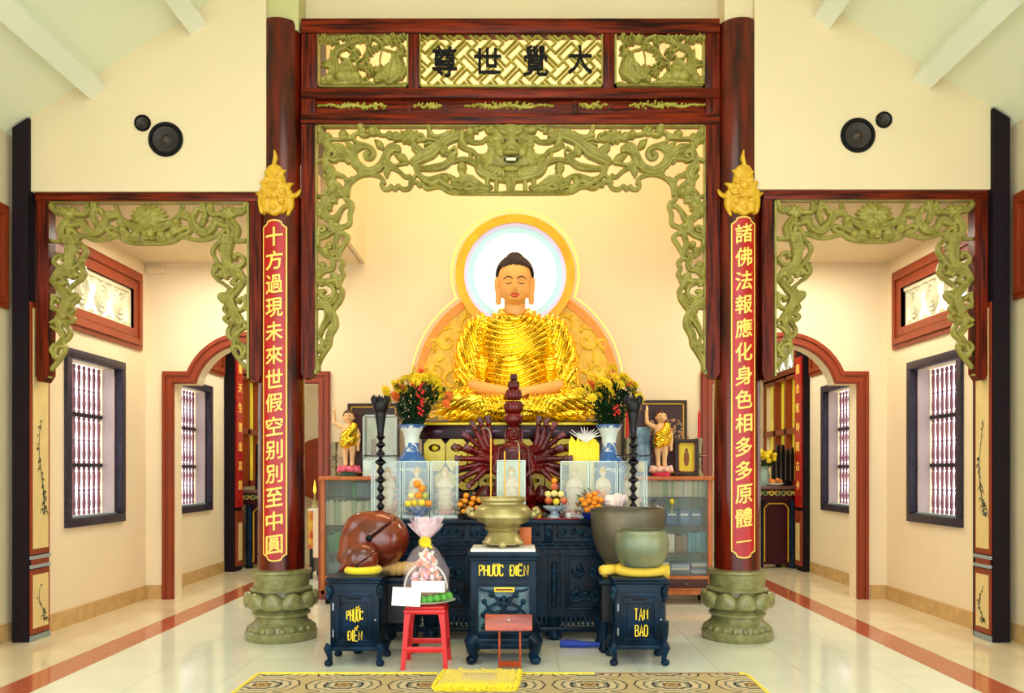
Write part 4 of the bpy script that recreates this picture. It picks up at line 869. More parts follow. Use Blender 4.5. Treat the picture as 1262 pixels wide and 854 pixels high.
def relief(strokes, box, D, hs, parent, name, m, cell=.7, lift=0, depth=.004):
    c = Carve().k(0, 0, 1)
    for p, r_, g in strokes: c.s(p, r_, g, n=4)
    return c.mesh(box, cell, D, depth, hs=hs, hmax=4).build(name, m, parent, smooth=75)
def scrollset(x0, y0, x1, y1, n, r, seed=1):
    """spirals and leaves filling a pixel rectangle"""
    rr = random.Random(seed); out = []; w_ = (x1-x0)/n; h = (y1-y0)
    for i in range(n):
        cx = x0+w_*(i+.5); cy = (y0+y1)/2+rr.uniform(-.08, .08)*h; sg = 1 if i % 2 else -1; q = min(w_, h)*.46
        pts = []
        for k in range(9): a = k*.8*sg+(0 if sg > 0 else PI); s_ = q*(1-.1*k); pts.append((cx+s_*math.cos(a)*w_/min(w_, h)*.9, cy+s_*math.sin(a)*h/min(w_, h)*.85))
        out.append((pts, [r*.7]+[r]*3+[r*.8]*5, 0))
        for k in range(3):
            a = rr.uniform(0, 6.28); out.append(([(cx+q*.3*math.cos(a), cy+q*.3*math.sin(a)), (cx+q*.9*math.cos(a), cy+q*.9*math.sin(a))], [r, r*.4], 0))
    return out

AF = 7.2; AZ = 1.068
al_ = thing('altar_table', 'wide blue-black carved altar table behind the donation cabinets', 'altar table', (-.1, 7.5, 0))
MB().box((X(448, AF), AF-.04, AZ-.045), (X(803, AF), 8.02, AZ), bev=.01).build('table_top', m_blue, al_)
MB().box((X(455, AF), AF+.02, .2), (X(796, AF), AF+.08, AZ-.045)).build('front_panel', m_blue, al_)
MB().box((X(455, AF), AF+.08, .2), (X(455, AF)+.05, 7.93, AZ-.045)).build('side_panel', m_blue, al_); MB().box((X(796, AF)-.05, AF+.08, .2), (X(796, AF), 7.93, AZ-.045)).build('side_panel', m_blue, al_)
def abox(x0, y0, x1, y1, d, name, m=None, bev=.006): return MB().box((X(x0, AF), AF+.02-d, Z(y1, AF)), (X(x1, AF), AF+.02, Z(y0, AF)), bev=bev).build(name, m or m_blue, al_)
def aframe(x0, y0, x1, y1, w_, d, name='panel_frame'):
    b = MB()
    for (a0, b0, a1, b1) in ((x0, y0, x1, y0+w_), (x0, y1-w_, x1, y1), (x0, y0+w_, x0+w_, y1-w_), (x1-w_, y0+w_, x1, y1-w_)): b.box((X(a0, AF), AF+.02-d, Z(b1, AF)), (X(a1, AF), AF+.02, Z(b0, AF)), bev=.003)
    return b.build(name, m_blue, al_)
for i, (a, b) in enumerate(((462, 510), (530, 572), (578, 622), (626, 666), (686, 736), (742, 790))):
    aframe(a, 646, b, 663, 2.2, .02); relief(scrollset(a+3, 648.5, b-3, 661, 4, 1.5, i), (a+2, 648, b-2, 661.5), AF+.017, .006, al_, 'scroll_relief', m_blue2)
for x in (520, 676): abox(x-5, 645, x+5, 668, .035, 'corbel', bev=.012); relief(scrollset(x-4, 648, x+4, 664, 1, 1.6, x), (x-5, 647, x+5, 666), AF-.014, .006, al_, 'corbel_relief', m_blue2)
dm = []
for i in range(86):
    x = 456+4*i
    for k in range(3): dm.append(([(x, 667+4*k), (x+2, 669+4*k), (x+4, 667+4*k)], .75, 0))
relief(dm, (456, 665, 797, 678), AF+.018, .006, al_, 'diamond_band', m_blue2, cell=.8)
for (a, b) in ((466, 504), (545, 577), (697, 748)):
    aframe(a, 682, b, 752, 3, .03); aframe(a+4, 687, b-4, 747, 1.6, .018, 'inner_frame')
    relief(scrollset(a+7, 692, b-7, 716, 2, 2.4, a)+scrollset(a+7, 718, b-7, 744, 3, 2.2, b)+[([(a+8, 742), ((a+b)/2, 738), (b-8, 743)], 2, 0)], (a+5, 688, b-5, 746), AF+.017, .009, al_, 'relief_panel', m_blue2)
for x in (522, 683):
    aframe(x-8, 684, x+8, 752, 1.2, .012); c = Carve().k(0, 0, 1); c.s([(x, 695), (x, 720), (x, 745)], [3.5, 4.4, 3.5]);
    for k in range(7): c.ball(x+(1.3 if k % 2 else -1.3), 696+8*k, 2.6, lift=.6)
    c.mesh((x-5, 689, x+5, 751), .7, AF+.017, .004, hs=.008).build('oval_carving', m_blue2, al_, smooth=75)
lb = []
for i in range(57):
    x = 456+6*i; lb.append(([(x, 758), (x+3, 762), (x, 766), (x+3, 770)], 1, 0)); lb.append(([(x+3, 758), (x, 762), (x+3, 766), (x, 770)], 1, 0))
relief(lb, (456, 756, 797, 772), AF+.018, .006, al_, 'lattice_band', m_blue2, cell=.85)
abox(455, 772, 796, 778, .05, 'base_rail')
for x in (478, 530, 600, 683, 770):
    MB().lathe([(.05, 0), (.075, .03), (.07, .07), (.04, .1), (.06, .14), (.07, .2)], (X(x, AF), AF+.02, 0), 16).build('foot', m_blue, al_)
    MB().lathe([(.05, 0), (.075, .03), (.07, .07), (.04, .1), (.06, .14), (.07, .2)], (X(x, AF), 7.86, 0), 16).build('foot', m_blue, al_)

def letters(lines, name_, par, D, m, bold=.01):
    for (s_, px, py, w_, h_) in lines:
        text_on(s_, 'lettering', P(px, py, D), w_*D/F, h_*D/F, m, par, bold=bold, ext=.003)
m_ylet = mat('yellow_lettering', (250, 216, 40), .4)

# central donation cabinet
CF = 6.27
cc = thing('donation_cabinet', 'tall blue-black donation cabinet with carved door in the middle', 'cabinet', P(620, 822, CF)[:2]+(0,))
def cb(x0, y0, x1, y1, d0, d1, name, m=None, bev=.005, par=None, D=CF, lab=None):
    q = MB().box((X(x0, D), D+d0, Z(y1, D)), (X(x1, D), D+d1, Z(y0, D)), bev=bev).build(name, m or m_blue, par or cc)
    if lab: q['label'] = lab
    return q
cb(580, 690, 661, 800, 0, .42, 'body'); cb(576, 680, 665, 687, -.03, .45, 'top_slab', bev=.008); cb(578, 687, 663, 691, -.015, .43, 'top_moulding')
cb(577, 786, 664, 793, -.03, .44, 'base_moulding'); cb(584, 792, 657, 800, -.01, .4, 'apron')
b = MB()
for (a0, b0, a1, b1) in ((588, 691, 654, 694), (588, 711, 654, 714), (588, 694, 590, 711), (652, 694, 654, 711)): b.box((X(a0, CF), CF-.012, Z(b1, CF)), (X(a1, CF), CF, Z(b0, CF)))
b.build('sign_frame', m_blue, cc)
capitals([('P', ()), ('H', ()), ('U', ('horn',)), ('O', ('horn', 'acute')), ('C', ())], 590.5, 620, 696.5, 709.5, CF-.004, m_ylet, cc, .95); capitals([('D', ('bar',)), ('I', ()), ('E', ('hat', 'grave')), ('N', ())], 629, 651, 696.5, 709.5, CF-.004, m_ylet, cc, .95)
door = cb(587, 720, 655, 781, -.012, .0, 'door', mat('worn_pale_blue_door', (84, 124, 134), .4, col2=(12, 34, 48), scale=9), bev=.003)
b = MB()
for (a0, b0, a1, b1) in ((587, 720, 655, 722.5), (587, 778, 655, 781), (587, 722, 589.5, 778), (652.5, 722, 655, 778)): b.box((X(a0, CF), CF-.024, Z(b1, CF)), (X(a1, CF), CF-.01, Z(b0, CF)))
b.build('door_frame', m_blue, door)
c = Carve().k(0, 0, 1)
for sg in (1, -1):
    T = lambda p: [(621+sg*(x-621), y) for x, y in p]
    for p, r_ in (([(621, 748), (630, 744), (640, 748), (646, 741)], [2.5, 2, 1.8, 1]), ([(622, 745), (630, 738), (636, 730)], [2.2, 1.8, 1.2]), ([(621, 752), (632, 755), (642, 752), (648, 757)], [2.4, 2, 1.8, 1]), ([(621, 756), (630, 764), (628, 772)], [2.2, 1.8, 1.2]), ([(632, 764), (642, 768), (648, 774)], 1.6), ([(634, 728), (644, 728), (650, 726)], 1.5)):
        c.s(T(p), r_)
    for x, y, r_ in ((636, 732, 4.2), (645, 741, 3.8), (646, 757, 4), (633, 772, 4), (645, 771, 3.6), (628, 738, 3), (640, 750, 3)): q_ = T([(x, y)])[0]; c.ball(q_[0], q_[1], r_)
c.s([(621, 738), (621, 760)], [4, 3]); c.ball(621, 744, 4.6); c.s([(621, 760), (621, 774)], 1.6)
c.mesh((590, 723, 652, 777.5), .55, CF-.012, .003, hs=.008).build('dragon_relief', m_blue2, door, smooth=75)
cb(609, 723, 634, 729, -.03, -.012, 'slot_plate', m_ylet, par=door, lab='yellow-edged coin slot plate'); cb(611, 725, 632, 727, -.032, -.028, 'slot', mat('dark_orange_slot', (120, 30, 8), .5), bev=0, par=door)
for x in (583, 658):
    for dy in (.03, .38):
        xx = X(x, CF); s_ = -1 if x < 620 else 1
        MB().tube([(xx-.02*s_, CF+dy, .21), (xx+.015*s_, CF+dy-.02, .17), (xx+.01*s_, CF+dy-.01, .10), (xx-.01*s_, CF+dy, .06), (xx+.01*s_, CF+dy-.01, .04)], [.065, .06, .04, .035, .04], 12).ball((xx+.012*s_, CF+dy-.015, .035), (.045, .05, .036)).build('foot', m_blue, cc)
MB().box((X(579, CF), CF+.0, .895-.0), (X(661, CF), CF+.40, .912), bev=.004).build('z', m_white, None) if False else None
pp = MB().box((X(580, CF), CF-.02, Z(680, CF)+.001), (X(660, CF), CF+.40, Z(680, CF)+.02), bev=.004).build('white_board', m_white, None); tag(pp, 'thin white board under the brass incense burner', 'board')
BZ = Z(680, CF)+.021

def small_cabinet(x0, x1, y0, y1, D, dep, label, lines, side):
    g = thing('donation_cabinet', label, 'cabinet', (X((x0+x1)/2, D), D+dep/2, 0), 'small donation cabinets')
    def b_(a0, b0, a1, b1, d0, d1, name, m=None, bev=.005, par=None): return MB().box((X(a0, D), D+d0, Z(b1, D)), (X(a1, D), D+d1, Z(b0, D)), bev=bev).build(name, m or m_blue, par or g)
    b_(x0, y0, x1, y0+4, -.03, dep+.02, 'top_slab'); b_(x0+2, y0+4, x1-2, y0+8, -.015, dep, 'top_moulding'); b_(x0+4, y0+8, x1-4, y1-22, 0, dep, 'body'); b_(x0+2, y1-25, x1-2, y1-20, -.015, dep+.01, 'base_moulding')
    d = b_(x0+11, y0+18, x1-11, y1-28, -.012, 0, 'door')
    f = MB()
    for (a0, b0, a1, b1) in ((x0+14, y0+22, x1-14, y0+24), (x0+14, y1-34, x1-14, y1-32), (x0+14, y0+22, x0+16, y1-32), (x1-16, y0+22, x1-14, y1-32), (x0+18, y0+31, x1-18, y0+32), (x0+18, y1-37, x1-18, y1-36), (x0+18, y0+31, x0+19, y1-36), (x1-19, y0+31, x1-18, y1-36)):
        f.box((X(a0, D), D-.022, Z(b1, D)), (X(a1, D), D-.01, Z(b0, D)), bev=.002)
    f.build('door_moulding', m_blue, d); b_((x0+x1)/2-9, y0+25.5, (x0+x1)/2+9, y0+27.5, -.0135, -.011, 'coin_slot', m_black, 0, d)
    MB().ball((X(x1-8, D), D-.02, Z((y0+y1)/2-3, D)), .009).build('lock_knob', mat('steel', (170, 170, 170), .3, metal=1), d)
    for yy in (y0+32, y1-46): b_(x0+7, yy, x0+8.5, yy+9, -.008, 0, 'hinge', mat('steel', (170, 170, 170), .3, metal=1), 0, d)
    for (word, a0, a1, b0, b1, hs_) in lines: capitals(word, a0, a1, b0, b1, D-.026, m_ylet, d, .68, hs_)
    for xx in (x0+3, x1-3):
        s_ = -1 if xx < (x0+x1)/2 else 1
        MB().ball((X(xx, D), D-.01, Z(y0+17, D)), (.025, .03, .05)).ball((X(xx+1.5*s_, D), D-.03, Z(y0+13, D)), .02).tube([(X(xx+3*s_, D), D-.02, Z(y0+20, D)), (X(xx+1*s_, D), D-.025, Z(y0+25, D)), (X(xx-1*s_, D), D, Z(y0+30, D))], [.015, .012, .005]).build('corner_carving', m_blue2, g)
        for dy in (.0, dep-.03):
            X0 = X(xx, D); f = MB().tube([(X0-.01*s_, D+dy, .16), (X0+.01*s_, D+dy-.01, .13), (X0-.002*s_, D+dy, .08), (X0-.005*s_, D+dy, .045)], [.04, .034, .022, .02], 10); f.ball((X0+.004*s_, D+dy-.008, .026), (.034, .036, .028)); f.build('foot', m_blue, g)
    return g
small_cabinet(403, 471, 711, 822, 6.23, .36, 'small blue-black donation cabinet under the smaller wooden fish', [([('P', ()), ('H', ()), ('U', ('horn',)), ('O', ('horn', 'acute')), ('C', ())], 427.5, 447, 751, 765.5, (.7, .95, 1.1, .95, .7)), ([('D', ('bar',)), ('I', ()), ('E', ('hat', 'grave')), ('N', ())], 429, 446, 776.5, 790, (.8, 1, 1, .8))], 1)
small_cabinet(754, 822, 712, 820, 6.25, .36, 'small blue-black donation cabinet under the small bronze bowl gong', [([('T', ()), ('A', ()), ('M', ())], 782, 798, 750, 764, (.95, 1.1, .85)), ([('B', ()), ('A', ()), ('O', ())], 783, 798, 770.5, 784, (1, 1.05, 1))], -1)

# dark stands behind them
def stand(x0, x1, ztop, D, dep, label):
    g = thing('instrument_stand', label, 'stand', ((X(x0, D)+X(x1, D))/2, D+dep/2, 0), 'dark instrument stands')
    a, b = X(x0, D), X(x1, D)
    MB().box((a, D, ztop-.04), (b, D+dep, ztop), bev=.008).build('stand_top', m_blue, g); MB().box((a+.03, D+.03, .25), (b-.03, D+dep-.03, ztop-.04)).build('stand_body', mat('near_black_lacquer', (10, 14, 22), .35), g)
    for xx in (a+.05, b-.05):
        for yy in (D+.05, D+dep-.05): MB().lathe([(.03, 0), (.05, .03), (.03, .08), (.045, .15), (.05, .26)], (xx, yy, 0), 10).build('leg', m_blue, g)
FS, BS = 6.62, 6.66
stand(432, 512, .62, FS-.0, .33, 'low dark stand carrying the large wooden fish'); stand(738, 826, .60, BS-.02, .40, 'low dark stand carrying the large bowl gong')

# cushions, fish, gongs
m_fish = mat('polished_red_brown_wood', (142, 56, 24), .22, col2=(84, 26, 14), scale=3, stretch=(1, 1, 2.5), coat=.6, detail=6)
m_tan = mat('tan_woven_cloth', (222, 178, 104), .8, var=.1, scale=30, bump=.3)
def ring_cushion(px, py, rr, r, D, label, m, grp, z0):
    x = X(px, D); q = MB(); n = 36
    q.tube([(x+rr*math.cos(2*PI*i/n), D+rr*.85*math.sin(2*PI*i/n), z0+r) for i in range(n)], r, 12, closed=True).lathe([(rr, r*.5), (rr, r*1.5)], (x, D, z0), 20, sy=.85)
    return tag(q.build('ring_cushion', m, None, smooth=180), label, 'cushion', grp)
ZC = Z(711, 6.23)
ring_cushion(447.5, 710, .118, .032, 6.43, 'bright yellow ring cushion under the smaller wooden fish', m_yellow, 'ring cushions', ZC)
ZR = Z(712, 6.25)
ring_cushion(789, 706, .165, .044, 6.42, 'soft yellow ring cushion under the small bowl gong', mat('soft_yellow_cloth', (240, 206, 70), .8, var=.08, scale=30, bump=.3), 'ring cushions', ZR)
q = MB().tube([(X(439, 6.68), FS+.14, .675), (X(455, 6.68), FS+.13, .68), (X(475, 6.68), FS+.12, .678), (X(495, 6.68), FS+.12, .678), (X(511, 6.68), FS+.13, .68)], [.05, .056, .058, .056, .048], 16)
q = MB(); N_ = 40
for i in range(N_+1): pass
pts = [(X(438+1.85*i, 6.68), FS+.12, .685+.002*math.sin(i)) for i in range(41)]; q.tube(pts, [.058+.004*math.sin(i*1.6) for i in range(41)], 16)
tag(q.build('roll_cushion', m_tan, None, smooth=180), 'tan ribbed roll cushion under the large wooden fish', 'cushion')
q = MB().tube([(X(745+1.0*i, 6.66), BS+.17, .655) for i in range(0, 85, 6)], .055, 16)
tag(q.build('roll_cushion', _m['soft_yellow_cloth'], None, smooth=180), 'pale yellow roll cushion under the large bowl gong', 'cushion')
def woodfish(px, py, r, D, label, sc, tip, mouth):
    x, y, z = P(px, py, D); g = thing('wooden_fish', label, 'wooden fish drum', (x, y, z-r), 'wooden fish drums')
    b = MB(); b.ball((x, y, z), (r, r*.85, r*.93), 72, 48)
    tx, tz = X(tip[0], D), Z(tip[1], D)
    b.tube(*smooth_path([(x-r*.05, y-r*.15, z+r*.50), (x-r*.55, y-r*.2, z+r*.48), (x-r*.86, y-r*.15, z+r*.10), (x-r*.98, y-r*.12, z-r*.35), ((tx+x-r)/2-.01, y-r*.1, (tz+z-r*.5)/2-.01), (tx, y-r*.1, tz)], [r*.42, r*.38, r*.30, r*.24, r*.17, r*.07], 8), 20)
    v, n, f = remesh(b, r*.035, 10)
    # the slit: a groove running from the round hole up to the right
    mx, mz = X(mouth[0], D), Z(mouth[1], D); dx, dz = math.cos(math.radians(38)), math.sin(math.radians(38))
    for i in range(len(v)):
        if v[i][1] > y: continue
        u_ = (v[i][0]-mx)*dx+(v[i][2]-mz)*dz; w_ = -(v[i][0]-mx)*dz+(v[i][2]-mz)*dx
        if u_ > 0:
            k = math.exp(-(w_/(r*.028))**2); v[i] -= n[i]*k*r*.09
        h = math.hypot(v[i][0]-mx, v[i][2]-mz)
        for ring in ():
            c_ = math.hypot(v[i][0]-(mx-r*.1), (v[i][2]-(mz-r*.0))); v[i] -= n[i]*.012*r*math.exp(-((c_-ring)/(r*.03))**2)
    mb = MB().add(v.tolist(), f); mb.build('body', m_fish, g, smooth=180)
    yy = y-math.sqrt(max(0, 1-((mx-x)/r)**2-((mz-z)/(r*.93))**2))*r*.85
    MB().ball((mx, yy+.004, mz), (r*.115, r*.06, r*.115), 16, 10).build('sound_hole', m_black, g)
    MB().tube([(mx+dx*r*t_, y-.85*math.sqrt(max(0, r*r-(mx+dx*r*t_-x)**2-((mz+dz*r*t_-z)/.93)**2))+.002+.01*r, mz+dz*r*t_) for t_ in (.05, .2, .4, .6, .75)], r*.02, 8).build('slit', m_black, g)
    return g
woodfish(465.5, 664.5, .262, 6.75, 'large polished brown wooden fish drum on the dark stand', 1, (419, 694), (461, 661))
woodfish(446, 688.5, .131, 6.42, 'smaller polished brown wooden fish drum on a yellow ring cushion', 1, (418, 702), (443, 696))
m_bowl1 = mat('dull_brown_bronze', (126, 114, 90), .4, metal=.4, col2=(92, 86, 70), scale=3, bump=.05)
m_bowl2 = mat('grey_green_patina_bronze', (146, 146, 104), .38, metal=.4, col2=(98, 118, 104), scale=3.5, bump=.05)
def bowl(px, D, R_, ztop, zbot, y, label, m, k):
    x = X(px, D); H = ztop-zbot; pr = []
    for i in range(15): t = i/14; pr.append((R_*(1-.42*(1-t)**3-.0*t if k else (.60+.40*math.sin(PI*(.06+.70*t))**.9)), t*H))
    pr2 = [(a-.022, b+(.02 if i == 0 else 0)) for i, (a, b) in enumerate(pr)][::-1]
    o = MB().lathe([(.001, 0)]+pr+[(pr[-1][0]+.004, H+.006), (pr[-1][0]-.022, H+.006)]+pr2+[(.001, .02)], (x, y, zbot), 56, cap=False).build('bowl_gong', m, None, smooth=70)
    return tag(o, label, 'gong', 'bronze bowl gongs')
bowl(773, 6.85, .308, Z(627, 6.85)+.0, .71, 6.845, 'large dull brown bronze bowl gong on the dark stand', m_bowl1, True)
bowl(790.5, 6.33, .214, Z(653.5, 6.33), ZR+.082, 6.325, 'small grey-green bronze bowl gong on a yellow ring cushion', m_bowl2, False)
q = MB().tube([(X(741, 6.36), 6.35, ZR+.045), (X(752, 6.4), 6.4, ZR+.045), (X(760, 6.4), 6.43, ZR+.045)], [.036, .04, .04], 12)
# the mallet lies beside the ring cushion
tag(q.build('gong_mallet', _m['soft_yellow_cloth'], None, smooth=180), 'yellow padded gong mallet beside the ring cushion', 'mallet')

# brass incense burner with smouldering sticks
m_brass = mat('old_brass', (190, 176, 118), .34, metal=.55, col2=(152, 140, 88), scale=5, bump=.05)
bx_, bd = X(620, 6.5), 6.47
g = thing('incense_burner', 'large old brass incense burner on the central donation cabinet', 'incense burner', (bx_, bd, BZ))
k = (Z(612, 6.5)-BZ)/.43
MB().lathe([(.001, .13*k), (.10, .13*k), (.135, .145*k), (.15, .165*k), (.13, .18*k), (.14, .19*k), (.20, .22*k), (.235, .26*k), (.235, .30*k), (.20, .345*k), (.165, .37*k), (.165, .385*k), (.185, .40*k), (.185, .425*k), (.165, .43*k), (.155, .38*k), (.001, .375*k)], (bx_, bd, BZ), 48).build('bowl', m_brass, g)
MB().lathe([(.165, .0), (.17, .012), (.15, .03), (.125, .07), (.115, .09), (.13, .105), (.14, .12), (.12, .135*k)], (bx_, bd, BZ+.028), 40).build('pedestal', m_brass, g)
for i in range(3):
    a = -PI/2+2*PI*i/3; cx_, cy_ = bx_+.14*math.cos(a), bd+.14*math.sin(a)
    MB().ball((cx_, cy_, BZ+.03), (.035, .035, .03)).tube([(bx_+.11*math.cos(a), bd+.11*math.sin(a), BZ+.07), (cx_, cy_, BZ+.045), (cx_*1+.01*math.cos(a), cy_, BZ+.012)], [.04, .03, .02]).build('foot', m_brass, g)
for s_ in (1, -1):
    MB().tube([(bx_+s_*.22, bd, BZ+.27*k), (bx_+s_*.26, bd, BZ+.285*k), (bx_+s_*.285, bd, BZ+.30*k), (bx_+s_*.27, bd, BZ+.33*k), (bx_+s_*.235, bd, BZ+.32*k)], [.03, .03, .026, .02, .016], 10).ball((bx_+s_*.275, bd-.01, BZ+.30*k), (.025, .03, .028)).build('lion_handle', m_brass, g)
    MB().tube([(bx_+s_*.04+.018*math.cos(t), bd-.125, BZ+.05+.018*math.sin(t)) for t in [j*PI/6 for j in range(12)]], .006, 6, closed=True).build('ring_ornament', m_brass, g)
m_inc = mat('yellow_incense_stick', (236, 180, 50), .6); m_ash = mat('grey_ash', (150, 140, 120), .9)
for i, (px, y1, hook, d_) in enumerate(((605, 540, -10, 0), (622, 556, 0, .03), (640, 556, -5, 0))):
    t = thing('incense_stick', ('yellow incense stick with a long curled ash at the left of the brass burner', 'short straight yellow incense stick in the brass burner', 'yellow incense stick with curled ash before the glass case')[i], 'incense stick', (X(px, 6.45), 6.45+d_, BZ+.375*k), 'incense sticks')
    xx, yy = X(px, 6.45), 6.45+d_; zt = Z(y1, 6.45)
    MB().tube([(xx, yy, BZ+.375*k), (xx, yy, zt)], .0055, 8).build('stick', m_inc, t)
    if hook: MB().tube([(xx, yy, zt), (xx-.002, yy, zt+.03), (xx+hook*.0015, yy, zt+.065), (xx+hook*.0045, yy, zt+.085), (xx+hook*.0075, yy, zt+.075)], [.006, .006, .005, .004, .003], 8).build('curled_ash', m_ash, t)
q = MB().box((X(641, 6.75), 6.72, BZ-.0), (X(655, 6.75), 6.8, Z(648, 6.75)), rot=(0, .12, 0))
# orange packet leaning behind the burner
o = MB().box((X(640, 6.62), 6.64, BZ), (X(655, 6.62), 6.655, Z(650, 6.62)), bev=.004).build('orange_packet', mat('orange_card', (216, 110, 40), .5, var=.1, scale=9)); tag(o, 'orange card packet standing behind the brass burner', 'packet')

# brown lectern stand in front
LF = 6.12; m_lect = mat('orange_brown_varnished_wood', (196, 78, 28), .3, col2=(130, 42, 14), scale=6, stretch=(.4, 3, 3), coat=.3)
g = thing('book_stand', 'small orange-brown wooden reading stand before the central cabinet', 'stand', (X(627, LF), LF, 0))
MB().box((X(598, LF), LF-.02, Z(777, LF)), (X(656, LF), LF+.005, Z(757, LF)), bev=.004, rot=(-.25, 0, 0)).build('sloping_board', m_lect, g)
for x in (615.5, 641): MB().box((X(x-1.2, LF), LF+.0, 0.0), (X(x+1.2, LF), LF+.015, Z(770, LF))).build('leg', m_lect, g)
for x in (615.5, 641): MB().box((X(x-1.2, LF), LF-.1, 0), (X(x+1.2, LF), LF+.12, .02)).build('foot_rail', m_lect, g)
MB().box((X(615, LF), LF-.005, .02), (X(642, LF), LF+.018, Z(815, LF))).build('lower_bar', m_lect, g)
MB().ball((X(627, LF), LF-.028, Z(763, LF)), .007).build('screw_head', m_white, g)

# red plastic stool
SF = 6.12; m_pl = mat('red_plastic', (214, 34, 36), .35, var=.12, scale=10)
sx_, sz_ = X(526, SF+.15), .475
g = thing('plastic_stool', 'red plastic stool holding the gift basket', 'stool', (sx_, SF+.15, 0)); cy_ = SF+.15
MB().box((sx_-.15, cy_-.15, sz_-.025), (sx_+.15, cy_+.15, sz_), bev=.011).build('seat', m_pl, g); MB().box((sx_-.158, cy_-.158, sz_-.06), (sx_+.158, cy_+.158, sz_-.024), bev=.008).build('seat_skirt', m_pl, g)
for a in (-1, 1):
    for b_ in (-1, 1):
        q = MB(); t0, t1 = .152, .178; w0, w1 = .034, .034
        v = []
        for (zz, t, w_) in ((sz_-.05, t0, .05), (sz_-.16, t0+.006, .037), (0, t1, .033)):
            for (dx, dy) in ((0, 0), (-w_, 0), (-w_, -w_*.35), (-w_*.3, -w_*.35), (-w_*.3, -w_), (0, -w_)): v.append((sx_+a*(t+dx), cy_+b_*(t+dy), zz))
        f = []
        for l in range(2):
            for i in range(6): j = (i+1) % 6; f.append((l*6+i, l*6+j, l*6+6+j, l*6+6+i))
        f += [tuple(range(6)), tuple(range(12, 18))]; q.add(v, f).build('leg', m_pl, g, smooth=30)
for s_ in (-1, 1):
    MB().box((sx_-.16, cy_+s_*.163-.006, .13), (sx_+.16, cy_+s_*.163+.006, .175), bev=.004).build('crossbar', m_pl, g); MB().box((sx_+s_*.163-.006, cy_-.155, .13), (sx_+s_*.163+.006, cy_+.155, .175), bev=.004).build('crossbar', m_pl, g)
# plate, cakes, envelopes, basket in cellophane
PZ = sz_; pc = (sx_-.01, cy_-.02)
o = MB().lathe([(.001, .004), (.12, .004), (.16, .012), (.225, .03), (.235, .034), (.22, .036), (.16, .02), (.001, .012)], (pc[0], pc[1], PZ), 40, sy=.8).build('serving_plate', mat('pale_blue_plate', (210, 226, 214), .25)); tag(o, 'large pale oval plate on the red stool', 'plate')
m_cake = mat('green_cake', (88, 172, 62), .6, var=.15, scale=20)
cake = [(-.145, -.085), (-.10, -.105), (-.05, -.118), (.0, -.122), (.05, -.118), (.10, -.104), (.15, -.08), (.185, -.04), (.125, -.05), (.165, -.115), (-.19, -.03)]
first = None
for i, (dx, dy) in enumerate(cake[:9]):
    q = MB().ball((0, 0, 0), (.031, .028, .030), 14, 10); q.v = [(a, b, max(c, -.026)+.026) for a, b, c in q.v]
    lab = ['round green cake', ''][0]
    o = q.build('green_cake', m_cake, None, smooth=180); o.location = (pc[0]+dx, pc[1]+dy, PZ+.022+.022*(abs(dx)/.2)); tag(o, ('leftmost', 'second from the left', 'third from the left', 'fourth from the left', 'middle', 'fourth from the right', 'third from the right', 'second from the right', 'rightmost')[sorted(range(9), key=lambda k: cake[k][0]).index(i)]+' of the nine round green cakes on the plate', 'cake', 'green cakes on the plate')
m_env = mat('white_envelope_paper', (250, 250, 246), .6)
o = MB().box((X(484, 6.1), 6.07, PZ+.012), (X(519, 6.1), 6.078, PZ+.15), rot=(-.15, .05, 0)).build('envelope', m_env); tag(o, 'white envelope leaning at the left end of the plate', 'envelope', 'white envelopes')
o = MB().box((X(507, 6.12), 6.13, PZ+.105), (X(548, 6.12), 6.138, PZ+.19), rot=(-.2, .0, 0)).build('envelope', m_env); tag(o, 'long white envelope propped against the basket', 'envelope', 'white envelopes')
bk = (X(525, 6.3), 6.29); g = thing('gift_basket', 'wicker gift basket wrapped in clear cellophane with yellow bow', 'gift basket', (bk[0], bk[1], PZ+.012))
m_wick = mat('tan_wicker', (186, 148, 84), .7, var=.3, scale=50, bump=.6, bscale=80)
q = MB().lathe([(.001, 0), (.13, 0), (.15, .05), (.165, .11), (.155, .11), (.14, .05), (.12, .012), (.001, .012)], (bk[0], bk[1], PZ+.012), 36, sy=.8)
q.build('basket', m_wick, g)
for k_ in range(4): MB().tube([(bk[0]+(.142+.007*k_)*math.cos(t), bk[1]+(.142+.007*k_)*.8*math.sin(t), PZ+.035+.025*k_+.004*math.sin(t*16)) for t in [j*PI/24 for j in range(48)]], .007, 6, closed=True).build('wicker_strand', m_wick, g)
MB().tube([(bk[0]+.165*math.cos(t), bk[1]-.0, PZ+.11+.20*math.sin(t)) for t in [j*PI/16 for j in range(17)]], .007, 8).build('white_handle', m_white, g)
rr = random.Random(4); m_pink = mat('pink_wrapping', (230, 120, 160), .4, col2=(240, 210, 220), scale=30); m_or = mat('orange_sweets', (236, 106, 60), .4, col2=(240, 190, 150), scale=40)
q = MB(); q2 = MB(); q3 = MB()
for i in range(130):
    a = rr.uniform(0, 6.28); h = rr.uniform(.1, .40); rad = .125*math.sqrt(rr.random())*(1-(h-.1)/.5)
    (q, q2, q3)[i % 3].ball((bk[0]+rad*math.cos(a), bk[1]+rad*.7*math.sin(a), PZ+h), (rr.uniform(.015, .032), rr.uniform(.012, .02), rr.uniform(.015, .03)), 8, 6, rot=(rr.random()*3, rr.random()*3, 0))
q.build('pink_sweets', m_pink, g); q2.build('orange_sweets', m_or, g); q3.build('white_sweets', m_white, g)
m_cel = mat('clear_cellophane_with_pattern', (255, 235, 245), .08, trans=.0, alpha=.14, spec=.9)
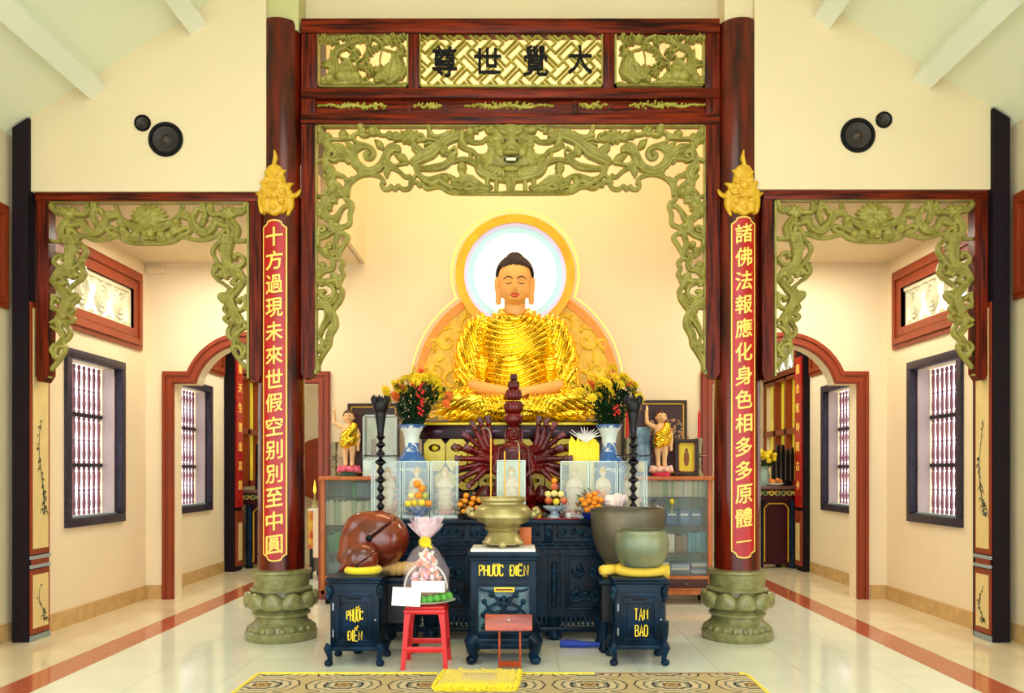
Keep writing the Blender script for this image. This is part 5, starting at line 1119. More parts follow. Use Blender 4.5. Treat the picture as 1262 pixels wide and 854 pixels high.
def crumple(prof, c, seg, lob, amp, seed, sy=.8):
    rr = random.Random(seed); q = MB().lathe(prof, c, seg, sy=sy, cap=False)
    q.v = [(c[0]+(x-c[0])*(1+amp*noise.noise((x*14+seed, y*14, z*9))), c[1]+(y-c[1])*(1+amp*noise.noise((x*14, y*14+seed, z*9))), z) for x, y, z in q.v]; return q
q = crumple([(.16, 0), (.175, .08), (.18, .16), (.17, .24), (.145, .32), (.10, .39), (.05, .44), (.022, .47)], (bk[0], bk[1], PZ+.015), 40, 0, .16, 3); q.build('cellophane_wrap', m_cel, g, smooth=25)
top = PZ+.015+.47; m_cel2 = mat('pink_printed_cellophane', (244, 196, 214), .15, alpha=.55, var=.0, spec=.8, col2=(250, 240, 246), scale=25)
q = MB()
for i in range(9):
    a = 2*PI*i/9; l = .20 if i % 2 else .15; v = []
    for k_ in range(6):
        t = k_/5; rad = .016+t*.105*(1.1 if math.cos(a)**2 > .5 else .6); w_ = .012+.055*math.sin(t*PI*.62)
        c_ = (bk[0]+rad*math.cos(a), bk[1]+rad*.6*math.sin(a), top+l*t-.02*t*t)
        for s_ in (-1, 0, 1): v.append((c_[0]-s_*w_*math.sin(a), c_[1]+s_*w_*math.cos(a)*.8+.01*abs(s_), c_[2]+.012*noise.noise((i, k_, s_))))
    f = []
    for k_ in range(5):
        for s_ in range(2): b0 = k_*3+s_; f.append((b0, b0+1, b0+4, b0+3))
    q.add(v, f)
q.build('cellophane_ruff', m_cel2, g, smooth=180)
q = MB()
for i in range(16):
    a = 2*PI*i/16+.2; q.tube([(bk[0], bk[1]-.03, top-.01), (bk[0]+.03*math.cos(a), bk[1]-.06, top-.01+.028*math.sin(a)), (bk[0]+.045*math.cos(a+.3), bk[1]-.05, top-.01+.042*math.sin(a+.3)), (bk[0]+.02*math.cos(a+.5), bk[1]-.04, top-.01+.02*math.sin(a+.5))], [.004, .012, .012, .004], 5, flat=.3)
q.tube([(bk[0]+.02, bk[1]-.05, top-.02), (bk[0]+.05, bk[1]-.07, top-.05), (bk[0]+.06, bk[1]-.07, top-.06)], [.01, .01, .002], 5); q.build('yellow_bow', m_yellow, g, label='yellow ribbon bow')

# blue rolled cloth under the altar
o = MB().tube([(X(690, 6.9), 6.88, .035), (X(700, 6.9), 6.88, .036), (X(722, 6.9), 6.87, .03), (X(739, 6.9), 6.86, .03)], [.03, .034, .026, .02], 12).build('rolled_cloth', mat('royal_blue_cloth', (26, 62, 176), .6, var=.2, scale=20, bump=.2)); tag(o, 'royal blue cloth roll on the floor under the altar table', 'cloth')

# carpet with medallions and a yellow binding; yellow kneeling mat
mc = bpy.data.materials.new('medallion_carpet'); mc.use_nodes = True; nt = mc.node_tree; L = nt.links.new; b = nt.nodes['Principled BSDF']; b.inputs['Roughness'].default_value = .95
tc = nt.nodes.new('ShaderNodeTexCoord'); sp = nt.nodes.new('ShaderNodeSeparateXYZ'); L(tc.outputs['Object'], sp.inputs[0])
def mth(op, a, b_=None, c_=None):
    n = nt.nodes.new('ShaderNodeMath'); n.operation = op
    for i, v in enumerate((a, b_, c_)):
        if v is None: continue
        if hasattr(v, 'links'): L(v, n.inputs[i])
        else: n.inputs[i].default_value = v
    return n.outputs[0]
px_ = mth('SUBTRACT', mth('PINGPONG', mth('ADD', sp.outputs[0], 100.27), .285), .0); py_ = mth('PINGPONG', mth('ADD', sp.outputs[1], 100.0), .17)
d = mth('SQRT', mth('ADD', mth('POWER', mth('MULTIPLY', px_, 1.0), 2), mth('POWER', mth('MULTIPLY', py_, 1.35), 2)))
ang = mth('ARCTAN2', py_, px_); dd = mth('ADD', d, mth('MULTIPLY', mth('SINE', mth('MULTIPLY', ang, 10)), .008))
r = nt.nodes.new('ShaderNodeValToRGB'); r.color_ramp.interpolation = 'CONSTANT'
cols_ = [(0, (120, 84, 40)), (.06, (204, 160, 90)), (.14, (90, 60, 40)), (.2, (226, 208, 160)), (.29, (150, 150, 130)), (.36, (30, 36, 44)), (.42, (222, 206, 164)), (.55, (110, 116, 100)), (.60, (216, 196, 150)), (.74, (44, 44, 46)), (.78, (206, 184, 132))]
while len(r.color_ramp.elements) < len(cols_): r.color_ramp.elements.new(.5)
for e, (p_, c_) in zip(r.color_ramp.elements, cols_): e.position = p_; e.color = (*lin(c_), 1)
L(mth('MULTIPLY', dd, 2.9), r.inputs[0]); nz = nt.nodes.new('ShaderNodeTexNoise'); nz.inputs['Scale'].default_value = 260; L(tc.outputs['Object'], nz.inputs[0])
mx = nt.nodes.new('ShaderNodeMixRGB'); mx.blend_type = 'MULTIPLY'; mx.inputs[0].default_value = .35; L(r.outputs[0], mx.inputs[1]); L(nz.outputs['Color'], mx.inputs[2]); L(mx.outputs[0], b.inputs['Base Color'])
bp = nt.nodes.new('ShaderNodeBump'); bp.inputs['Strength'].default_value = .5; L(nz.outputs['Fac'], bp.inputs['Height']); L(bp.outputs[0], b.inputs['Normal'])
g = thing('carpet', 'beige patterned carpet with round medallions and yellow edging', 'carpet', (-.13, 5.0, 0))
cx0, cx1, cyb, cyf = X(318, 5.95), X(920, 5.95), 5.95, 4.0
MB().box((cx0, cyf, .0), (cx1, cyb, .012)).build('pile', mc, g)
MB().tube([(cx0, cyf, .01), (cx0-.0, cyb-.03, .01), (cx0+.03, cyb, .01), (cx0+1.3, cyb, .01), (-.6, cyb+.003, .012)], .013, 8).tube([(-.0, cyb, .01), (.5, cyb, .01), (.55, cyb, .01)], .012, 8).tube([(cx1-.05, cyb, .01), (cx1, cyb-.03, .01), (cx1, cyf, .01)], .013, 8).build('yellow_binding', m_yellow, g)['kind'] = 'stuff'
q = MB()
for i in range(60): q.box((.56+i*.018, cyb-.005, .008), (.57+i*.018, cyb+.018, .016), rot=(0, 0, .3))
q.build('knotted_fringe', mat('brown_fringe', (170, 120, 70), .9), g)['kind'] = 'stuff'
g = thing('kneeling_mat', 'fluffy bright yellow kneeling mat on the carpet', 'mat', (X(593, 5.7), 5.7, .012))
x0, x1, y0_, y1_ = X(546, 5.85)-.0, X(641, 5.85), 5.47, 5.92
q = MB(); nx, ny = 56, 40; rr = random.Random(9)
for j in range(ny+1):
    for i in range(nx+1):
        u_, v_ = i/nx, j/ny; e = min(u_, 1-u_, (v_), (1-v_))*1; h = .013+.045*min(1, (e/.07))**.5+.008*noise.noise((u_*40, v_*30, 1))*1.6
        q.v.append((x0+(x1-x0)*u_+.006*noise.noise((u_*30, v_*30, 5))-.03*(1-v_)*(1 if True else 0), y0_+(y1_-y0_)*v_+.006*noise.noise((u_*30, v_*30, 9)), h if e > 0 else .013))
for j in range(ny):
    for i in range(nx): a = j*(nx+1)+i; q.f.append((a, a+1, a+nx+2, a+nx+1))
q.build('mat_pad', m_yellow, g, smooth=180)
q = MB()
for i in range(420):
    s_ = rr.random(); k_ = i % 4
    p_ = ((x0+(x1-x0)*s_, y1_), (x0-.03+(x1-x0)*s_, y0_), (x0-.03*(1-s_), y0_+(y1_-y0_)*s_), (x1-.03*(1-s_), y0_+(y1_-y0_)*s_))[k_]
    z_ = rr.uniform(.02, .05); q.ball((p_[0]+rr.uniform(-.012, .012), p_[1]+rr.uniform(-.01, .01), z_), rr.uniform(.008, .014), 5, 4)
o = q.build('fluffy_edge', m_yellow, g); o['kind'] = 'stuff'
MB().box((X(570, 5.7), 5.6, .058), (X(612, 5.7), 5.78, .062), bev=.0015).build('pale_centre', mat('pale_centre_cloth', (226, 206, 140), .9, var=.2, scale=40), g, label='paler printed centre of the mat')
# ---------------------------------------------------------------- aureole behind the statue
HD = 9.30
m_gr = mat('aureole_golden_yellow', (244, 196, 30), .5, col2=(226, 170, 20), scale=6)
m_gr2 = mat('aureole_olive_gold_relief', (250, 214, 20), .4, col2=(232, 184, 8), scale=10, bump=.15)
m_orr = mat('orange_rim_paint', (240, 150, 50), .5)
MB().box((X(520, 9.3), 9.29, .0), (X(754, 9.3), 9.38, Z(519.5, 9.3))).build('aureole_stand', m_maroon_d, None); AUS = C.objects['aureole_stand']; tag(AUS, 'dark maroon upright panel behind the pedestal carrying the aureole', 'panel')
au = thing('aureole', 'golden aureole board with a lit white disc and neon outline behind the seated statue', 'aureole', (X(636, HD), HD, Z(520, HD)))
def disc(px, py, r0, r1, d0, d1, name, m, a0=0, a1=2*PI, n=72, par=None, lab=None):
    cx, cz = X(px, HD), Z(py, HD); R0, R1 = r0*HD/F, r1*HD/F; full = a1-a0 > 6.2; v = []; f = []; k = n if full else n+1
    for i in range(k):
        a = a0+(a1-a0)*i/n; c_, s_ = math.cos(a), math.sin(a)
        v += [(cx+R0*c_, HD+d0, cz+R0*s_), (cx+R1*c_, HD+d0, cz+R1*s_), (cx+R1*c_, HD+d1, cz+R1*s_), (cx+R0*c_, HD+d1, cz+R0*s_)]
    for i in range(n if full else n):
        j = (i+1) % k
        for q in range(4): f.append((i*4+q, i*4+(q+1) % 4, j*4+(q+1) % 4, j*4+q))
    if not full: f += [(0, 1, 2, 3), (4*n+3, 4*n+2, 4*n+1, 4*n)]
    return MB().add(v, f).build(name, m, par or au, smooth=30, label=lab)
a_l = math.radians(-20)
disc(637, 477, 0.01, 126, .0, .05, 'lower_board', m_gr2, a_l, PI-a_l); disc(637, 477, 116, 125, -.02, .05, 'lower_rim', m_orr, a_l, PI-a_l)
disc(635, 340, 62.5, 73, -.10, .0, 'upper_ring', m_gr)
disc(635, 340, .01, 63, -.06, -.045, 'lit_disc', mat('lit_white_disc', (255, 255, 255), .5, emit=.9), lab='glowing white disc')
disc(635, 340, 50.5, 58, -.066, -.061, 'cyan_band', mat('lit_cyan_band', (178, 226, 240), .5, emit=.28), lab='pale cyan glowing band'); disc(635, 340, 58, 63, -.08, -.061, 'lilac_band', mat('lit_lilac_band', (206, 204, 240), .5, emit=.3), lab='pale lilac glowing band')
c = Carve().k(0, 0, 1); rr = random.Random(12)
for s_ in (1, -1):
    for (x, y, r_) in ((86, 420, 17), (60, 400, 12), (100, 455, 14), (78, 470, 18), (104, 490, 12), (60, 440, 14), (84, 500, 12), (104, 425, 8), (60, 480, 10)):
        pts = [(637+s_*(x+r_*(1-.09*k_)*math.cos(k_*.75+x)), y+r_*(1-.09*k_)*math.sin(k_*.75+x)) for k_ in range(11)]; c.s(pts, [1.0, 1.8, 1.9, 1.8, 1.6, 1.6, 1.5, 1.4, 1.3, 1.6, 1.9])
        for k_ in range(5): a = rr.uniform(0, 6.3); c.s([(637+s_*x+r_*.8*math.cos(a), y+r_*.8*math.sin(a)), (637+s_*x+r_*1.3*math.cos(a+.3), y+r_*1.3*math.sin(a+.3))], [1.8, .5])
    for k_ in range(22):
        a = math.radians(-18+3.6*k_); c.s([(637+s_*117*math.cos(a), 477-117*math.sin(a)), (637+s_*122*math.cos(a), 477-122*math.sin(a))], 1.3)
c.mesh((512, 352, 762, 520), .9, HD-.002, .004, hs=.007).build('scroll_relief', m_gr2, au, smooth=75)['kind'] = 'stuff'
def neon(px, py, r, a0, a1, col, e, name, lab):
    n = 60; full = a1-a0 > 6.2; pts = [(X(px, HD)+r*HD/F*math.cos(a0+(a1-a0)*i/n), HD-.10, Z(py, HD)+r*HD/F*math.sin(a0+(a1-a0)*i/n)) for i in range(n if full else n+1)]
    MB().tube(pts, .010, 8, closed=full).build(name, mat(name+'_glow', col, .4, emit=e), au, label=lab)
b0 = math.asin((477-340-0)/1e3)
neon(635, 340, 77.5, math.radians(-22), math.radians(202), (255, 214, 84), 1.7, 'yellow_neon_tube', 'yellow neon tube round the upper ring')
neon(637, 477, 129.5, math.radians(-18), math.radians(56.3), (255, 168, 84), 1.8, 'orange_neon_tube', 'orange neon tube round the lower lobe'); neon(637, 477, 129.5, math.radians(123.7), math.radians(198), (255, 168, 84), 1.8, 'orange_neon_tube', 'orange neon tube round the lower lobe')

# ---------------------------------------------------------------- seated gold-robed figure
BD = 8.8
m_skin = mat('golden_orange_skin_paint', (244, 182, 100), .42, col2=(236, 166, 82), scale=3)
m_robe = mat('polished_gold_leaf', (250, 218, 74), .18, metal=1, col2=(238, 198, 46), scale=6)
m_hair = mat('blue_black_hair_paint', (30, 12, 22), .5)
def q3(px, py, D): return P(px, py, D)
bu = thing('seated_buddha_statue', 'large seated golden-robed Buddha statue before a glowing aureole', 'statue', (X(636, BD), 8.7, Z(519, 8.5)))
K = BD/F
b = MB(); hx = 634.5
b.ball(q3(hx, 343.5, 8.66), (.178, .215, .20), 28, 20).ball(q3(hx, 356, 8.62), (.155, .18, .165), 24, 16).ball(q3(hx, 366, 8.53), (.075, .075, .05), 14, 10)
b.tube([q3(hx, 362, 8.72), q3(hx, 378, 8.75), q3(hx+.5, 392, 8.78), q3(hx+1, 402, 8.8)], [.115, .115, .125, .2], 20)
for s_ in (1, -1):
    e = hx+s_*20.8
    b.tube([q3(e-s_*1.5, 343.5, 8.70), q3(e, 345, 8.70), q3(e+s_*.4, 353, 8.69), q3(e+s_*.2, 362, 8.68), q3(e-s_*.4, 371, 8.67), q3(e-s_*.8, 375.5, 8.67)], [.03, .042, .036, .027, .034, .024], 10, flat=1.2)
b.ball(q3(636, 425, 8.84), (.30, .15, .38), 20, 14).ball(q3(636, 465, 8.82), (.26, .15, .25), 20, 14)
for s_ in (1, -1):
    b.tube([q3(636+s_*50, 452, 8.80), q3(636+s_*61, 473, 8.62), q3(636+s_*45, 477.5, 8.42), q3(636+s_*22, 481.0, 8.28), q3(636+s_*8, 483, 8.25)], [.06, .075, .068, .052, .05], 14)
    b.ball(q3(636+s_*6, 484, 8.22), (.10, .075, .035), 14, 8)
    for k_ in range(4):
        yy = 8.20-.028*k_+.03; z0 = 481.5+1.5*k_
        b.tube([q3(636+s_*4, z0, yy-.02), q3(636-s_*7, z0+1.0, yy-.04), q3(636-s_*(14-k_), z0+1.2, yy-.04)], [.021, .019, .014], 8)
    b.tube([q3(636+s_*5, 479.5, 8.22), q3(636+s_*2, 477, 8.19), q3(636-s_*.5, 476.3, 8.17)], [.022, .019, .015], 8)
v, n, f = remesh(b, .0125, 3)
# face: nose, sockets, lids, lips, pushed out of the one skin
def push(v, n, c0, rad, amt, dirv=None):
    d = np.sqrt((((v-np.array(c0))/np.array(rad))**2).sum(1)); k_ = np.exp(-(d*1.5)**2)[:, None]
    return v+(n if dirv is None else np.array(dirv))*k_*amt
fy = 8.45
for s_ in (1, -1):
    v = push(v, n, q3(hx+s_*7.5, 346, fy), (.06, .12, .035), .022, (0, 1, 0)); v = push(v, n, q3(hx+s_*7.5, 347.5, fy), (.045, .12, .02), .022, (0, -1, 0))
    v = push(v, n, q3(hx+s_*9, 357, fy), (.06, .12, .06), .012, (0, -1, 0)); v = push(v, n, q3(hx+s_*2.2, 357.5, fy), (.018, .1, .014), .014, (0, -1, 0))
for py, a in ((343, .014), (347, .024), (351, .034), (354.5, .048), (357, .044)): v = push(v, n, q3(hx, py, fy), (.024, .14, .035), a, (0, -1, 0))
v = push(v, n, q3(hx, 364, fy), (.05, .12, .012), .022, (0, -1, 0)); v = push(v, n, q3(hx, 367, fy), (.03, .12, .01), .014, (0, 1, 0))
V_ = v
MB().add(v.tolist(), f).build('body', m_skin, bu, smooth=180)
def surf_y(px, py, off=.006):
    x, z = X(px, fy), Z(py, fy); d = (V_[:, 0]-x)**2+(V_[:, 2]-z)**2; m_ = V_[:, 1] < 8.62; d = np.where(m_, d, 9); i = np.argsort(d)[:4]; return (x, float(V_[i, 1].mean())-off, z)
m_brow = mat('dark_brown_line_paint', (50, 20, 14), .5); m_lip = mat('red_lip_paint', (206, 44, 34), .35)
for s_ in (1, -1):
    MB().tube([surf_y(hx+s_*x_, y_, .002) for x_, y_ in ((2.8, 343.2), (5, 341), (8.5, 339.8), (12, 341), (14.2, 343))], [.004, .007, .0075, .006, .003], 6).build('eyebrow', m_brow, bu)
    MB().tube([surf_y(hx+s_*x_, y_, .001) for x_, y_ in ((3.5, 347.8), (6, 348.9), (8.5, 349.2), (11, 348.3), (12.6, 347))], [.003, .005, .0055, .005, .002], 6).build('eyelid_line', m_brow, bu)
MB().tube([surf_y(hx+x_, y_, .002) for x_, y_ in ((-6.8, 363.0), (-4, 362.0), (-1.2, 361.4), (0, 361.9), (1.2, 361.4), (4, 362.0), (6.8, 363.0))], [.003, .007, .010, .009, .010, .007, .003], 8).build('upper_lip', m_lip, bu)
MB().tube([surf_y(hx+x_, y_, .002) for x_, y_ in ((-5, 363.4), (-2.5, 364.6), (0, 365), (2.5, 364.6), (5, 363.4))], [.003, .009, .012, .009, .003], 8).build('lower_lip', m_lip, bu)
h = MB(); hc = np.array(q3(hx, 339, 8.69)); hr = np.array((.192, .225, .195))
def on_hair(d):
    x, y, z = d
    if y < -.15: return z > .36-.16*abs(x)-.0*y and z > .30
    return z > -.42 if y > .2 else z > -.12-.0*x
h.ball(tuple(hc+np.array((0, .02, .012))), (.180, .21, .186), 28, 20)
hv = [tuple(p) for p in h.v]; h2 = MB(); gA = PI*(3-5**.5)
for i in range(900):
    z = 1-2*(i+.5)/900; r_ = math.sqrt(1-z*z); d = (r_*math.cos(gA*i), r_*math.sin(gA*i), z)
    if on_hair(d): h2.ball(tuple(hc+np.array(d)*hr), .0165, 6, 5)
for i in range(70):
    z = 1-1.2*(i+.5)/70; r_ = math.sqrt(max(0, 1-z*z)); h2.ball((hc[0]+.085*r_*math.cos(gA*i), hc[1]+.085*r_*math.sin(gA*i), hc[2]+.165+.065*z), .0165, 6, 5)
h2.ball((hc[0], hc[1], hc[2]+.16), (.082, .082, .06), 16, 10).ball((hc[0], hc[1]+.03, hc[2]+.03), (.186, .2, .17), 24, 16)
# keep the inner cap clear of the forehead
h2.v = [((x, y+max(0, (hc[1]-.12-y))*.0, z)) for x, y, z in h2.v]
o = h2.build('hair', m_hair, bu, smooth=180); o['kind'] = 'stuff'; o['label'] = 'blue-black hair of small tight curls'
MB().ball(surf_y(hx, 336.5, .0), .008, 8, 6).build('forehead_mark', mat('pale_mark', (255, 226, 150), .3), bu)
# robe: one continuous draped cloth
b = MB()
b.ball(q3(636, 424, 8.84), (.42, .235, .40), 28, 20).ball(q3(636, 466, 8.80), (.36, .25, .33), 28, 20).ball(q3(636, 404, 8.83), (.40, .215, .17), 24, 14)
for s_ in (1, -1):
    b.tube([q3(636+s_*34, 399, 8.84), q3(636+s_*46, 406, 8.84), q3(636+s_*55, 425, 8.84), q3(636+s_*61, 448, 8.80), q3(636+s_*63, 466, 8.70)], [.13, .155, .15, .145, .13], 18)
    b.tube([q3(636+s_*62, 462, 8.72), q3(636+s_*60, 473, 8.62), q3(636+s_*54, 477, 8.53)], [.145, .13, .095], 16)
    b.tube([q3(636+s_*15, 496, 8.78), q3(636+s_*50, 494, 8.55), q3(636+s_*76, 499, 8.42)], [.20, .17, .145], 18)
    b.tube([q3(636+s_*77, 500, 8.40), q3(636+s_*50, 502, 8.25), q3(636+s_*14, 501, 8.15)], [.14, .125, .115], 18)
    b.ball(q3(636+s_*44, 458, 8.84), (.16, .14, .22), 16, 12)
    b.ball(q3(636+s_*82, 504, 8.42), (.17, .16, .11), 16, 10); b.ball(q3(636+s_*60, 512, 8.28), (.26, .14, .05), 16, 8)
b.ball(q3(636, 505, 8.2), (.45, .16, .11), 24, 12); b.ball(q3(636, 497, 8.5), (.6, .3, .13), 24, 12)
v, n, f = remesh(b, .0082, 9)
pxv = VX+v[:, 0]*F/v[:, 1]; pyv = VY-(v[:, 2]-EYE)*F/v[:, 1]; u_ = pxv-636
def nz(a, b_, c_, s): return np.array([noise.noise((x*s, y*s, z*s)) for x, y, z in zip(a, b_, c_)])
N1 = nz(v[:, 0], v[:, 1], v[:, 2], 2.2); N2 = nz(v[:, 0]+7, v[:, 1], v[:, 2], 5)
fold = lambda ph: 2*np.abs(np.sin(ph))**.8-1
w_l = 1/(1+np.exp(-(pyv-481)/2.2)); w_a = (1-w_l)/(1+np.exp(-(np.abs(u_)-47+((pyv-430)*-.10))/2.2)); w_t = np.clip(1-w_l-w_a, 0, 1)
rad = np.hypot((u_+14)*.78, pyv-366)
ph_t = PI*(rad+7*N1+1.0*N2)/6.6
lap = pyv+5.0*np.cos(u_/38.0)-.0020*u_**2+7*N1+1*N2
ph_l = PI*lap/7.6
ph_a = PI*(np.abs(u_)*1.15+.34*pyv*np.where(pyv > 455, 1.9, 1)+7*N1+1*N2)/7.4
d = w_t*fold(ph_t)*.020+w_l*fold(ph_l)*.024+w_a*fold(ph_a)*.021
# central cloth hanging over the shins in diagonal pleats
w_c = np.exp(-((np.abs(u_)-26)/14.0)**2)*w_l*(v[:, 1] < 8.5); d = d*(1-w_c)+w_c*.02*fold(PI*(u_*.9+pyv*.5*np.sign(u_)+6*N1)/5.5)
v = v+n*d[:, None]; v[:, 2] = np.maximum(v[:, 2], Z(519.5, 8.35))
MB().add(v.tolist(), f).build('draped_robe', m_robe, bu, smooth=180)
# neckline roll
MB().tube([q3(hx+x_, y_, d_) for x_, y_, d_ in ((-18, 384, 8.84), (-15, 387, 8.70), (-9, 391, 8.60), (0, 393.5, 8.56), (9, 391, 8.60), (15, 387, 8.70), (18, 384, 8.84))], .03, 12).build('robe_collar', m_robe, bu, smooth=180)

# ---------------------------------------------------------------- pedestal of the statue
PD = 8.06
pe = thing('lotus_pedestal', 'maroon statue pedestal with yellow lotus panels below the Buddha', 'pedestal', (X(631, PD+.5), PD+.5, 0))
def pb(x0, y0, x1, y1, d0, d1, name, m, bev=.008): return MB().box((X(x0, PD), PD+d0, Z(y1, PD)), (X(x1, PD), PD+d1, Z(y0, PD)), bev=bev).build(name, m, pe)
pb(519, 520.5, 741, 524, .0, 1.2, 'gold_edge', m_ygold); pb(517, 524, 743, 541, -.02, 1.2, 'top_slab', m_maroon_d); pb(527, 541, 733, 606, .05, 1.15, 'waist', m_maroon_d)
pb(515, 606, 745, 622, -.03, 1.2, 'lower_slab', m_maroon); MB().box((X(522, PD), PD+.02, .0), (X(738, PD), PD+1.15, Z(622, PD))).build('plinth', m_maroon_d, pe)
for s_ in range(6): MB().ball((X(540+36*s_, PD), PD-.02, Z(532, PD)), (.05, .01, .018), 10, 6).build('cloud_inlay', mat('dusky_purple_inlay', (96, 70, 104), .4), pe)
for row, (yc, hh, off) in enumerate(((560, 22.5, 0), (593, 12, 13.5))):
    for i in range(8 if row == 0 else 7):
        cx = 535.5+27.2*i+off; w_ = 13.2
        out = [(-w_, -hh*.55), (-w_*.55, -hh*.9), (0, -hh), (w_*.55, -hh*.9), (w_, -hh*.55), (w_*.97, hh*.45), (w_*.5, hh*.9), (-w_*.5, hh*.9), (-w_*.97, hh*.45)]
        inn = [(7.5*math.cos(a)*1.0, (-8 if row == 0 else -.8)+(5 if row == 0 else 3.2)*math.sin(a)) for a in [k_*PI/6 for k_ in range(12)]]
        tr = lambda p: [(X(cx+a, PD), Z(yc+b_, PD)) for a, b_ in p]
        q = shape2d(None, tr(out), [tr(inn)], PD-.005, PD+.05, m_ygold); q.build('lotus_panel', m_ygold, pe, smooth=0)
        MB().ball((X(cx, PD), PD+.045, Z(yc-(8 if row == 0 else .8), PD)), (.035, .012, .03), 10, 6).build('panel_boss', m_ygold, pe)

# ---------------------------------------------------------------- many-armed maroon figure in front
GD = 7.74
gu = thing('many_armed_statue', 'dark red many-armed wooden statue with stacked heads on the altar table', 'statue', (X(633, GD), GD, AZ))
b = MB(); g3 = lambda px, py, d=0: P(px, py, GD+d)
b.ball(g3(633, 578), (.175, .13, .24), 24, 16).ball(g3(633, 556), (.15, .11, .10), 20, 14).ball(g3(633, 600), (.20, .14, .14), 20, 14).tube([g3(633, 556), g3(633, 545)], [.06, .055], 12).ball(g3(633, 535), (.068, .075, .095), 20, 14)
hands = [(602, 521), (593, 523), (585, 528), (577, 539), (580, 553), (569, 565), (568, 577), (570, 589), (582, 595), (566, 552)]
for s_ in (1, -1):
    for i, (hx_, hy_) in enumerate(hands):
        ex = (hx_+612)/2+(-2 if i < 3 else 0); ey = (hy_+560)/2+(9 if i < 3 else 3); T = (lambda x: 1266-x) if s_ > 0 else (lambda x: x)
        sx0 = T(617); dd = -.03*(i % 3)
        b.tube([g3(sx0, 556+i*2.6, 0), g3(T(ex), ey, -.06+dd), g3(T(hx_), hy_, -.10+dd)], [.042, .033, .022], 10)
        hxw, hyw, hzw = g3(T(hx_), hy_, -.11+dd); b.ball((hxw, hyw, hzw), (.028, .022, .03), 10, 8)
        ang = math.atan2(-(hy_-ey), (T(hx_)-T(ex)))
        for k_ in range(4):
            a = ang+(k_-1.5)*.28; b.tube([(hxw, hyw, hzw), (hxw+.04*math.cos(a), hyw-.006, hzw+.04*math.sin(a)), (hxw+.07*math.cos(a), hyw-.012, hzw+.07*math.sin(a))], [.012, .011, .008], 6)
        a = ang+1.2*s_; b.tube([(hxw, hyw, hzw), (hxw+.026*math.cos(a), hyw-.01, hzw+.026*math.sin(a)), (hxw+.038*math.cos(a*.9), hyw-.014, hzw+.038*math.sin(a*.9))], [.010, .009, .007], 6)
    b.tube([g3(633+s_*19, 560, -.04), g3(633+s_*24, 580, -.12), g3(633+s_*10, 590, -.17), g3(633+s_*2, 576, -.19)], [.045, .04, .03, .018], 12)
v, n, f = remesh(b, .0068, 2)
for s_ in (1, -1): v = push(v, n, g3(633+s_*3.6, 533, -.07), (.018, .05, .010), .012, (0, 1, 0))
v = push(v, n, g3(633, 536, -.075), (.010, .05, .02), .022, (0, -1, 0)); v = push(v, n, g3(633, 541, -.075), (.018, .05, .006), .012, (0, -1, 0))
m_gu = mat('dark_red_lacquered_wood_figure', (112, 12, 12), .24, col2=(66, 5, 7), scale=5, spec=.45)
MB().add(v.tolist(), f).build('body', m_gu, gu, smooth=180)
for (yc, r_, rz_, n_) in ((516, .098, .078, 0), (501.5, .088, .058, 7), (486.5, .074, .052, 6), (474.5, .054, .042, 5), (465, .034, .034, 4)):
    q = MB(); cx_, cy_, cz_ = g3(633, yc); q.ball((cx_, cy_, cz_), (r_*.92 if n_ else r_*.95, r_*.9, rz_), 24, 14)
    for k_ in range(n_*2 if n_ else 0):
        a = PI*k_/n_-PI/2; q.ball((cx_+r_*.72*math.cos(a), cy_+r_*.72*math.sin(a), cz_), (r_*.36, r_*.36, rz_*.98), 12, 10)
    q.build('head_tier' if n_ else 'hair_dome', m_gu, gu, smooth=60)
for s_ in (1, -1): MB().tube([g3(633+s_*9.3, 528), g3(633+s_*10, 536), g3(633+s_*9.2, 545)], [.012, .016, .01], 8).build('ear', m_gu, gu)
q = MB(); cx_, cy_ = X(633, GD), GD
for k_ in range(12): a = 2*PI*k_/12; q.tube([(cx_+.25*math.cos(a), cy_+.2*math.sin(a), AZ+.17), (cx_+.31*math.cos(a), cy_+.25*math.sin(a), AZ+.22), (cx_+.29*math.cos(a), cy_+.235*math.sin(a), AZ+.29)], [.06, .065, .012], 8, flat=.5)
q.build('lotus_petal_ring', m_gu, gu, smooth=60)
MB().lathe([(.31, 0), (.32, .03), (.28, .06), (.22, .1), (.24, .16), (.27, .2), (.22, .24), (.001, .25)], (cx_, cy_, AZ), 32, sy=.8).build('lotus_base', m_gu, gu)
for k_ in range(7): MB().tube([g3(615+6*k_, 560+abs(k_-3)*-3, -.11), g3(613+6.6*k_, 580, -.16), g3(610+7.6*k_, 606, -.15)], [.006, .008, .007], 6).build('robe_fold', m_gu, gu)
